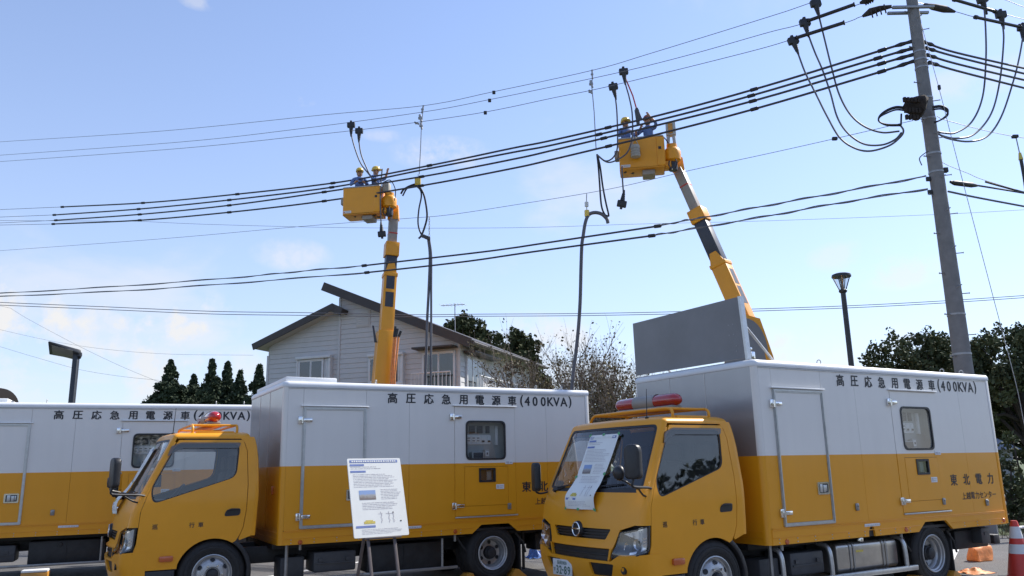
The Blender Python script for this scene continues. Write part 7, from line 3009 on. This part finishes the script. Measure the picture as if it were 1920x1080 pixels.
# work cables at the buckets
GK = 'work cables at the buckets'
z7 = lambda pts: [(560 + x / 3, 160 + y / 3) for x, y in pts]
z8 = lambda pts: [(1040 + x / 3, 100 + y / 3) for x, y in pts]
dC, dR = 25.0, 21.3
jumper([at(x, y, dC) for x, y in z7([(295, 225), (297, 280), (318, 360), (350, 440), (395, 500), (430, 545)])], 'left of two clamped cables rising from the lower bucket', GK)
jumper([at(x, y, dC) for x, y in z7([(340, 258), (340, 320), (352, 390), (380, 460), (405, 510), (440, 550)])], 'right of two clamped cables rising from the lower bucket', GK)
jumper([at(x, y, dC - 0.15) for x, y in z7([(470, 470), (462, 560), (460, 660), (463, 760), (468, 835)])], 'clamped cable dangling in front of the lower bucket', GK, clamp_end=-1)
jumper([at(x, y, dR) for x, y in z8([(330, 190), (340, 240), (350, 330), (354, 470), (350, 545), (325, 590), (285, 605), (240, 572)])], 'clamped cable looping left of the upper bucket', GK)
jumper([at(x, y, dR - 0.1) for x, y in z8([(388, 105), (398, 170), (420, 250), (436, 340), (436, 470), (410, 555), (350, 600), (295, 612), (240, 575)])], 'clamped cable looping across the front of the upper bucket', GK)
jumper([at(x, y, dR - 0.1) for x, y in z8([(378, 640), (382, 720), (386, 790), (378, 845)])], 'clamped cable dangling below the upper bucket', GK, clamp_end=-1)
pt = [at(x, y, dR) for x, y in z8([(392, 125), (440, 240), (460, 310), (485, 375)])]
hs = empty('hot_stick', pt[0], 0, 'red insulated stick raised from the upper bucket to the wire', 'insulated stick')
MB().tube([p - pt[0] for p in pt[:3]], 0.022, 8).build('pole_tube', 'red_paint', hs)
MB().tube([p - pt[0] for p in pt[2:]], 0.05, 8).build('grip', 'dark_grey', hs)
MB().tube([at(*z8([(462, 320)])[0], dR) - pt[0], at(*z8([(470, 400)])[0], dR) - pt[0]], [0.07, 0.05], 8).build('guard_cup', 'dark_grey', hs)


def drop_rod(pts, D, label, links):
    p = [at(x, y, D) for x, y in pts]
    o = empty('suspension_rod', p[0], 0, label, 'suspension rod', 'rods clamped to the bare wires')
    mb = MB().tube([q - p[0] for q in p], 0.016, 6)
    mb.build('rod', 'galvanised', o)
    for (a, b, r) in links:
        q = [at(*a, D) - p[0], at(*b, D) - p[0]]
        mb = MB().tube(q, r, 8)
        m_ = q[0].lerp(q[1], 0.5)
        mb.box(m_.x - r * 1.9, m_.x + r * 1.4, m_.y - r, m_.y + r, m_.z - r, m_.z + r, r * 0.3)
        mb.build('wire_clamp', 'dull_steel', o)
    return o


drop_rod(z7([(702, 112), (690, 240), (686, 350), (678, 500)]), 24.6, 'steel rod hanging from the wires right of the lower bucket', [((794, 198), (791, 212), 0.028), ((787, 215), (790, 228), 0.04), ((777, 229), (786, 233), 0.03), ((789, 230), (791, 242), 0.035)])
drop_rod(z8([(212, 92), (210, 200), (222, 330), (233, 540)]), 21.6, 'steel rod hanging from the wires left of the upper bucket', [((1110, 131), (1111, 148), 0.024), ((1107, 151), (1111, 164), 0.036), ((1104, 169), (1110, 175), 0.03)])
P = [at(x, y, 24.6) for x, y in z7([(672, 500), (672, 535), (670, 560)])]
hk = empty('cable_hanger', P[0], 0, 'yellow plastic hanger holding the cable loop right of the lower bucket', 'hanger')
MB().tube([p - P[0] for p in P], 0.012, 6).build('hook', 'galvanised', hk)
q = P[2] - P[0]
MB().box(q.x - 0.1, q.x + 0.1, q.y - 0.05, q.y + 0.05, q.z - 0.02, q.z + 0.24, 0.03).build('yellow_block', 'helmet_yellow', hk)
for pts, r, lab in (([(575, 610), (592, 585), (635, 562), (668, 560), (700, 605), (716, 670), (722, 740), (708, 800), (690, 845), (675, 862)], 0.032, 'outer black cable loop hanging right of the lower bucket'),
                    ([(585, 622), (610, 580), (650, 565), (682, 585), (690, 625), (676, 700), (672, 780), (690, 838), (718, 862), (734, 862)], 0.026, 'inner black cable loop hanging right of the lower bucket')):
    cable('cable_loop', [at(x, y, 24.6) for x, y in z7(pts)], r, 'cable_black', lab, 'cable', GK, seg=8)
tw = empty('cable_strap', at(*z7([(735, 740)])[0], 24.6), 0, 'chain strap tying the cable bundle to the messenger wire', 'strap')
mb = MB()
for k in range(8):
    p = at(*z7([(735, 745 + 14 * k)])[0], 24.6) - tw.location
    mb.tube([p + Vector((0.02 * math.cos(a) * (1 if k % 2 else 0.3), 0.02 * math.cos(a) * (0.3 if k % 2 else 1), 0.06 * math.sin(a))) for a in [2 * PI * j / 10 for j in range(11)]], 0.007, 5)
mb.build('chain', 'galvanised', tw)
mb = MB()
for k in range(4):
    p = at(*z7([(700 + 10 * k, 848 + 4 * k)])[0], 24.5) - tw.location
    mb.box(p.x - 0.05, p.x + 0.06, p.y - 0.05, p.y + 0.05, p.z - 0.05, p.z + 0.05, 0.02)
mb.build('binding', 'dark_grey', tw)
for pts, r, lab in (([(803, 448), (806, 480), (804, 540), (801, 600), (799.5, 655), (797, 720), (794, 800), (790, 860)], 0.042, 'left strand of the thick cable pair dropping behind the middle truck'),
                    ([(805, 450), (808.5, 480), (808.5, 540), (808.5, 600), (808, 655), (808, 720), (808, 800), (807, 860)], 0.036, 'right strand of the thick cable pair dropping behind the middle truck')):
    P = [at(x, y, 24.6) for x, y in pts]
    P.append(Vector((P[-1].x, P[-1].y, 0.04)))
    cable('feeder_cable', P, r, 'cable_grey', lab, 'cable', 'thick feeder cables', seg=8)
# right feeder: bundle from rod down, over a hanger and down behind the trucks
for pts, r, lab in (([(238, 568), (246, 640), (252, 720), (262, 850), (280, 903), (300, 915), (303, 905), (288, 840), (270, 745), (256, 640), (240, 570)], 0.026, 'narrow black cable loop below the rod left of the upper bucket'),):
    cable('cable_loop', [at(x, y, 21.5) for x, y in z8(pts)], r, 'cable_black', lab, 'cable', GK, seg=8)
P = [at(x, y, 21.5) for x, y in z8([(300, 955), (292, 930), (262, 903), (222, 896), (190, 910), (172, 955), (160, 1030), (153, 1080)])] + [at(x, y, 21.5) for x, y in [(1089.5, 500), (1088, 560), (1085, 610), (1080, 660), (1076, 690), (1071, 740), (1064, 800)]]
P.append(Vector((P[-1].x - 0.3, P[-1].y, 0.05)))
cable('feeder_cable', P, 0.05, 'cable_grey', 'thick single feeder cable arching over a hanger and dropping before the bare trees', 'cable', 'thick feeder cables', seg=10)
P = [at(x, y, 21.5) for x, y in z8([(180, 790), (179, 830), (180, 862), (182, 912)])]
hk = empty('cable_hanger', P[0], 0, 'yellow tipped hanger over the thick feeder cable near the bare trees', 'hanger')
MB().tube([p - P[0] for p in P], 0.014, 6).build('hook', 'galvanised', hk)
mb = MB()
for k in range(4):
    q = P[1].lerp(P[2], 0.3 + 0.2 * k) - P[0]
    mb.lathe([(0.015, -0.03), (0.055, -0.012), (0.055, 0.012), (0.015, 0.03)], q, 'z', 14)
mb.build('insulator_disc', 'white_label', hk)
q = P[3] - P[0]
MB().box(q.x - 0.07, q.x + 0.07, q.y - 0.05, q.y + 0.05, q.z - 0.04, q.z + 0.16, 0.03).build('yellow_block', 'helmet_yellow', hk)

# ------------------------------------------------------------------ street lamps
p = at(1598, 700, 19.0)
lp = empty('street_lamp', (p.x, p.y, 0), 0, 'black post lamp with a conical glass lantern behind the nearest truck', 'street lamp', 'street lamps')
H = at(1577, 545, 19.0).z
pt_ = at(1577, 545, 19.0)
MB().tube([(0, 0, 0), (0, 0, H)], [0.075, 0.06], 14).lathe([(0.06, H - 0.06), (0.09, H - 0.04), (0.10, H), (0.07, H + 0.03)], (0, 0, 0), 'z', 18).build('post', 'lamp_black', lp)
MB().lathe([(0.075, H + 0.03), (0.205, H + 0.345)], (0, 0, 0), 'z', 28).build('glass_cone', 'lamp_glass', lp)
mb = MB()
for k in range(4):
    a = PI / 4 + k * PI / 2
    mb.tube([(0.08 * math.cos(a), 0.08 * math.sin(a), H + 0.02), (0.215 * math.cos(a), 0.215 * math.sin(a), H + 0.35)], 0.012, 6)
mb.build('rib', 'lamp_black', lp)
MB().lathe([(0.0, H + 0.43), (0.15, H + 0.425), (0.215, H + 0.40), (0.228, H + 0.36), (0.225, H + 0.335), (0.20, H + 0.335), (0.0, H + 0.345)], (0, 0, 0), 'z', 28).build('cap', 'lamp_black', lp)
MB().lathe([(0.0, H + 0.02), (0.03, H + 0.03), (0.035, H + 0.2), (0.05, H + 0.26), (0.05, H + 0.33)], (0, 0, 0), 'z', 14).build('bulb', 'lamp_lens', lp)

p = at(131, 790, 17.0)
q = at(141, 665, 17.0)
ll = empty('street_lamp', (p.x, p.y, 0), 0, 'flat square flood lamp on a dark post behind the leftmost truck', 'street lamp', 'street lamps')
H = q.z
MB().box(-0.052, 0.052, -0.052, 0.052, 0, H, 0.008).build('post', 'lamp_black', ll)
hx = empty('lamp_head', (0.04, 0.0, H - 0.02), 0.30)
hx.parent = ll
mb = MB().hull([(-0.60, -0.25, 0.0), (0.02, -0.14, -0.02), (0.02, 0.14, -0.02), (-0.60, 0.25, 0.0), (-0.58, -0.24, 0.03), (0.03, -0.13, 0.075), (0.03, 0.13, 0.075), (-0.58, 0.24, 0.03)], 0.012)
mb.box(-0.03, 0.06, -0.06, 0.06, -0.04, 0.06, 0.01)
M = Matrix.Rotation(math.radians(14), 4, 'Y') @ Matrix.Rotation(math.radians(-26), 4, 'X')
for v in mb.bm.verts:
    v.co = M @ v.co
mb.build('housing', 'lamp_black', hx)
mb = MB().box(-0.52, -0.10, -0.175, 0.175, -0.018, -0.008, 0.004)
for v in mb.bm.verts:
    v.co = M @ v.co
mb.build('lens', 'lamp_lens', hx)

# ------------------------------------------------------------------ info board on its easel
BLc = at(664, 1010, 8.9)
BYAW, BLEAN = math.radians(34), math.radians(17)
uu = Vector((math.cos(BYAW), math.sin(BYAW), 0))
nn = Vector((math.sin(BYAW), -math.cos(BYAW), 0))
vv = Vector((0, 0, math.cos(BLEAN))) - nn * math.sin(BLEAN)
nn = uu.cross(vv)
bw, bh = 0.648, 0.875


ib = empty('info_board', (BLc.x, BLc.y, BLc.z), 0, 'white printed info board standing on an easel before the middle truck', 'info board')


def bf(u, v, off):
    return uu * (bw * u) + vv * (bh * v) + nn * off


me = panel_mesh('panel', fillet([(0, 0), (1, 0), (1, 1), (0, 1)], 0.025, 4), [], lambda u, v, off: bf(u, v, 0.006 + off), 'paper', 0.2, 0.014, smooth=30)
pn = link_mesh('panel', me, ib)
print_on(pn, lambda u, v, off: bf(u, v, 0.006 + off), 9, 0.0016)
ez = empty('easel', (BLc.x, BLc.y, 0), 0, 'dark wooden easel carrying the white info board', 'easel')
base = Vector((BLc.x, BLc.y, 0))
zb = BLc.z
for f in (0.25, 0.73):
    a = uu * (bw * f) - nn * 0.012 + Vector((0, 0, zb))
    g = a - vv * (a.z / vv.z)
    m1 = MB()
    oriented_box(m1, g, a + vv * 0.72, 0.034, 0.02, uu, bev=0.004)
    m1.build('leg', 'easel_wood', ez)
top = uu * (bw * 0.5) - nn * 0.03 + Vector((0, 0, zb)) + vv * 0.68
m1 = MB()
oriented_box(m1, Vector((top.x, top.y, 0)) + Vector((-math.sin(BYAW), math.cos(BYAW), 0)) * 0.55, top, 0.034, 0.022, uu, bev=0.004)
m1.build('leg', 'easel_wood', ez)
m1 = MB()
la = uu * (bw * 0.18) + nn * 0.006 + Vector((0, 0, zb - 0.012))
oriented_box(m1, la, la + uu * (bw * 0.66), 0.018, 0.05, Vector((0, 0, 1)), bev=0.003)
m1.build('ledge', 'easel_wood', ez)

# ------------------------------------------------------------------ cone, sheets, odds and ends
p = at(1916, 1078, 10.9)
pc = Vector((p.x, p.y, 0.0))
ch_ = at(1901, 976, 10.9).z
cone = empty('traffic_cone', pc, 0.1, 'red traffic cone with two white bands right of the nearest truck', 'traffic cone')


def cr(z):
    return 0.165 + (0.04 - 0.165) * (z - 0.03) / (ch_ - 0.03)


def cone_part(name, z0, z1, m, e=0.0):
    MB().lathe([(cr(z0) + e, z0), (cr(z1) + e, z1)], (0, 0, 0), 'z', 32).build(name, m, cone, smooth=60)


MB().box(-0.2, 0.2, -0.2, 0.2, 0.0, 0.03, 0.012).build('base', 'black_plastic', cone)
MB().lathe([(0.18, 0.03), (cr(0.06), 0.05), (cr(0.1), 0.1), (cr(ch_ - 0.02), ch_ - 0.02), (0.035, ch_), (0.0, ch_ + 0.002)], (0, 0, 0), 'z', 32).build('cone_body', 'cone_red', cone, smooth=60)
h = ch_
cone_part('white_band', h * 0.44, h * 0.60, 'cone_white', 0.002)
cone_part('white_band', h * 0.70, h * 0.90, 'cone_white', 0.002)
cbar = empty('cone_bar', tuple(pc + Vector((0.03, 0.02, h * 0.88))), 0.1, 'white bar hooked over the traffic cone, running off to the right', 'barrier bar')
MB().tube([(0.05, 0, 0), (1.3, -0.1, 0)], 0.018, 10).build('bar', 'white_label', cbar)
MB().tube([(0.055 * math.cos(a), 0.055 * math.sin(a), 0) for a in [2 * PI * k / 20 for k in range(21)]], 0.012, 8).build('ring', 'white_label', cbar)


def crumpled(name, c, sx, sy, h, m, label, cat, seed):
    o = empty(name, c, 0.3, label, cat)
    mb = MB()
    N = 20
    vs = []
    for j in range(N + 1):
        row = []
        for i in range(N + 1):
            x, y = (i / N - 0.5), (j / N - 0.5)
            r = math.hypot(x, y) * 2
            q = Vector((x * 4, y * 4, seed))
            z = h * max(0, 1 - r ** 1.6) * (0.65 + 0.7 * noise.noise(q)) + 0.05 * abs(noise.noise(q * 2.7)) * h * 4
            row.append(mb.bm.verts.new((x * sx * (1 + 0.3 * noise.noise(q + Vector((5, 0, 0)))), y * sy * (1 + 0.3 * noise.noise(q + Vector((0, 5, 0)))), max(0.004, z))))
        vs.append(row)
    for j in range(N):
        for i in range(N):
            mb.bm.faces.new((vs[j][i], vs[j][i + 1], vs[j + 1][i + 1], vs[j + 1][i]))
    mb.build('sheet', m, o, smooth=25)
    return o


p = at(1826, 1058, 11.6)
crumpled('plastic_sheet', (p.x, p.y, 0.0), 0.42, 0.36, 0.08, 'orange_sheet', 'crumpled orange plastic sheet on the ground behind the nearest truck', 'plastic sheet', 2.0)
p = at(1836, 1040, 12.9)
ob = empty('orange_bag', (p.x, p.y, 0.0), 0.5, 'bright orange folded bag under the tail of the nearest truck', 'bag')
mb = MB().hull([(-0.34, -0.2, 0.0), (0.30, -0.22, 0.0), (0.34, 0.2, 0.0), (-0.3, 0.2, 0.0), (-0.30, -0.12, 0.34), (0.36, -0.15, 0.40), (0.34, 0.1, 0.38), (-0.26, 0.12, 0.36)], 0.03)
bmesh.ops.subdivide_edges(mb.bm, edges=mb.bm.edges[:], cuts=3, use_grid_fill=True)
for v in mb.bm.verts:
    q = v.co * 7
    v.co += Vector((noise.noise(q), noise.noise(q + Vector((9, 0, 0))), noise.noise(q + Vector((0, 9, 0))) if v.co.z > 0.05 else 0)) * 0.035
    v.co *= 0.58
mb.build('bag_body', 'orange_sheet', ob, smooth=25)
p = at(1000, 1040, 14.6)
crumpled('blue_sheet', (p.x + 0.05, p.y, 0.0), 0.34, 0.34, 0.24, 'blue_sheet', 'crumpled blue plastic sheet between the middle and nearest trucks', 'plastic sheet', 7.0)
# dark arched top peeking over the left truck
p = at(-22, 752, 15.2)
dk = empty('reel_cover', (p.x, p.y, 0), 0.0, 'dark rounded cover peeking over the leftmost truck roof at the left edge', 'cover')
zc = p.z - 0.15
MB().lathe([(0.0, -0.35), (0.36, -0.35), (0.42, -0.30), (0.42, 0.30), (0.36, 0.35), (0.0, 0.35)], (0, 0, zc), 'y', 36).build('drum', 'drum_dark', dk)
MB().box(-0.3, 0.3, -0.3, 0.3, 0, zc - 0.2, 0.03).build('stand', 'black_metal', dk)

# tree belt across the street behind the viewer (what the glass and paint mirror)
def belt():
    cs, rs = [], []
    for k in range(110):
        x = -70 + 140 * (k + rng.uniform()) / 110
        cs.append((x, -34 + rng.uniform(-3, 3), rng.uniform(1.0, 5.2)))
        rs.append(rng.uniform(1.1, 2.1))
    for k in range(70):
        cs.append((31 + rng.uniform(-2, 2), -34 + 42 * (k + rng.uniform()) / 70, rng.uniform(0.8, 6.2) * (0.75 + 0.25 * math.sin(k * 0.9))))
        rs.append(rng.uniform(0.9, 1.9))
    o = fast_tris('tree_belt', clump_cloud(cs, rs, 90, 0.22), 'leaf_dark')
    tag(o, 'far belt of dark trees behind the viewer', 'trees', kind='stuff')


belt()
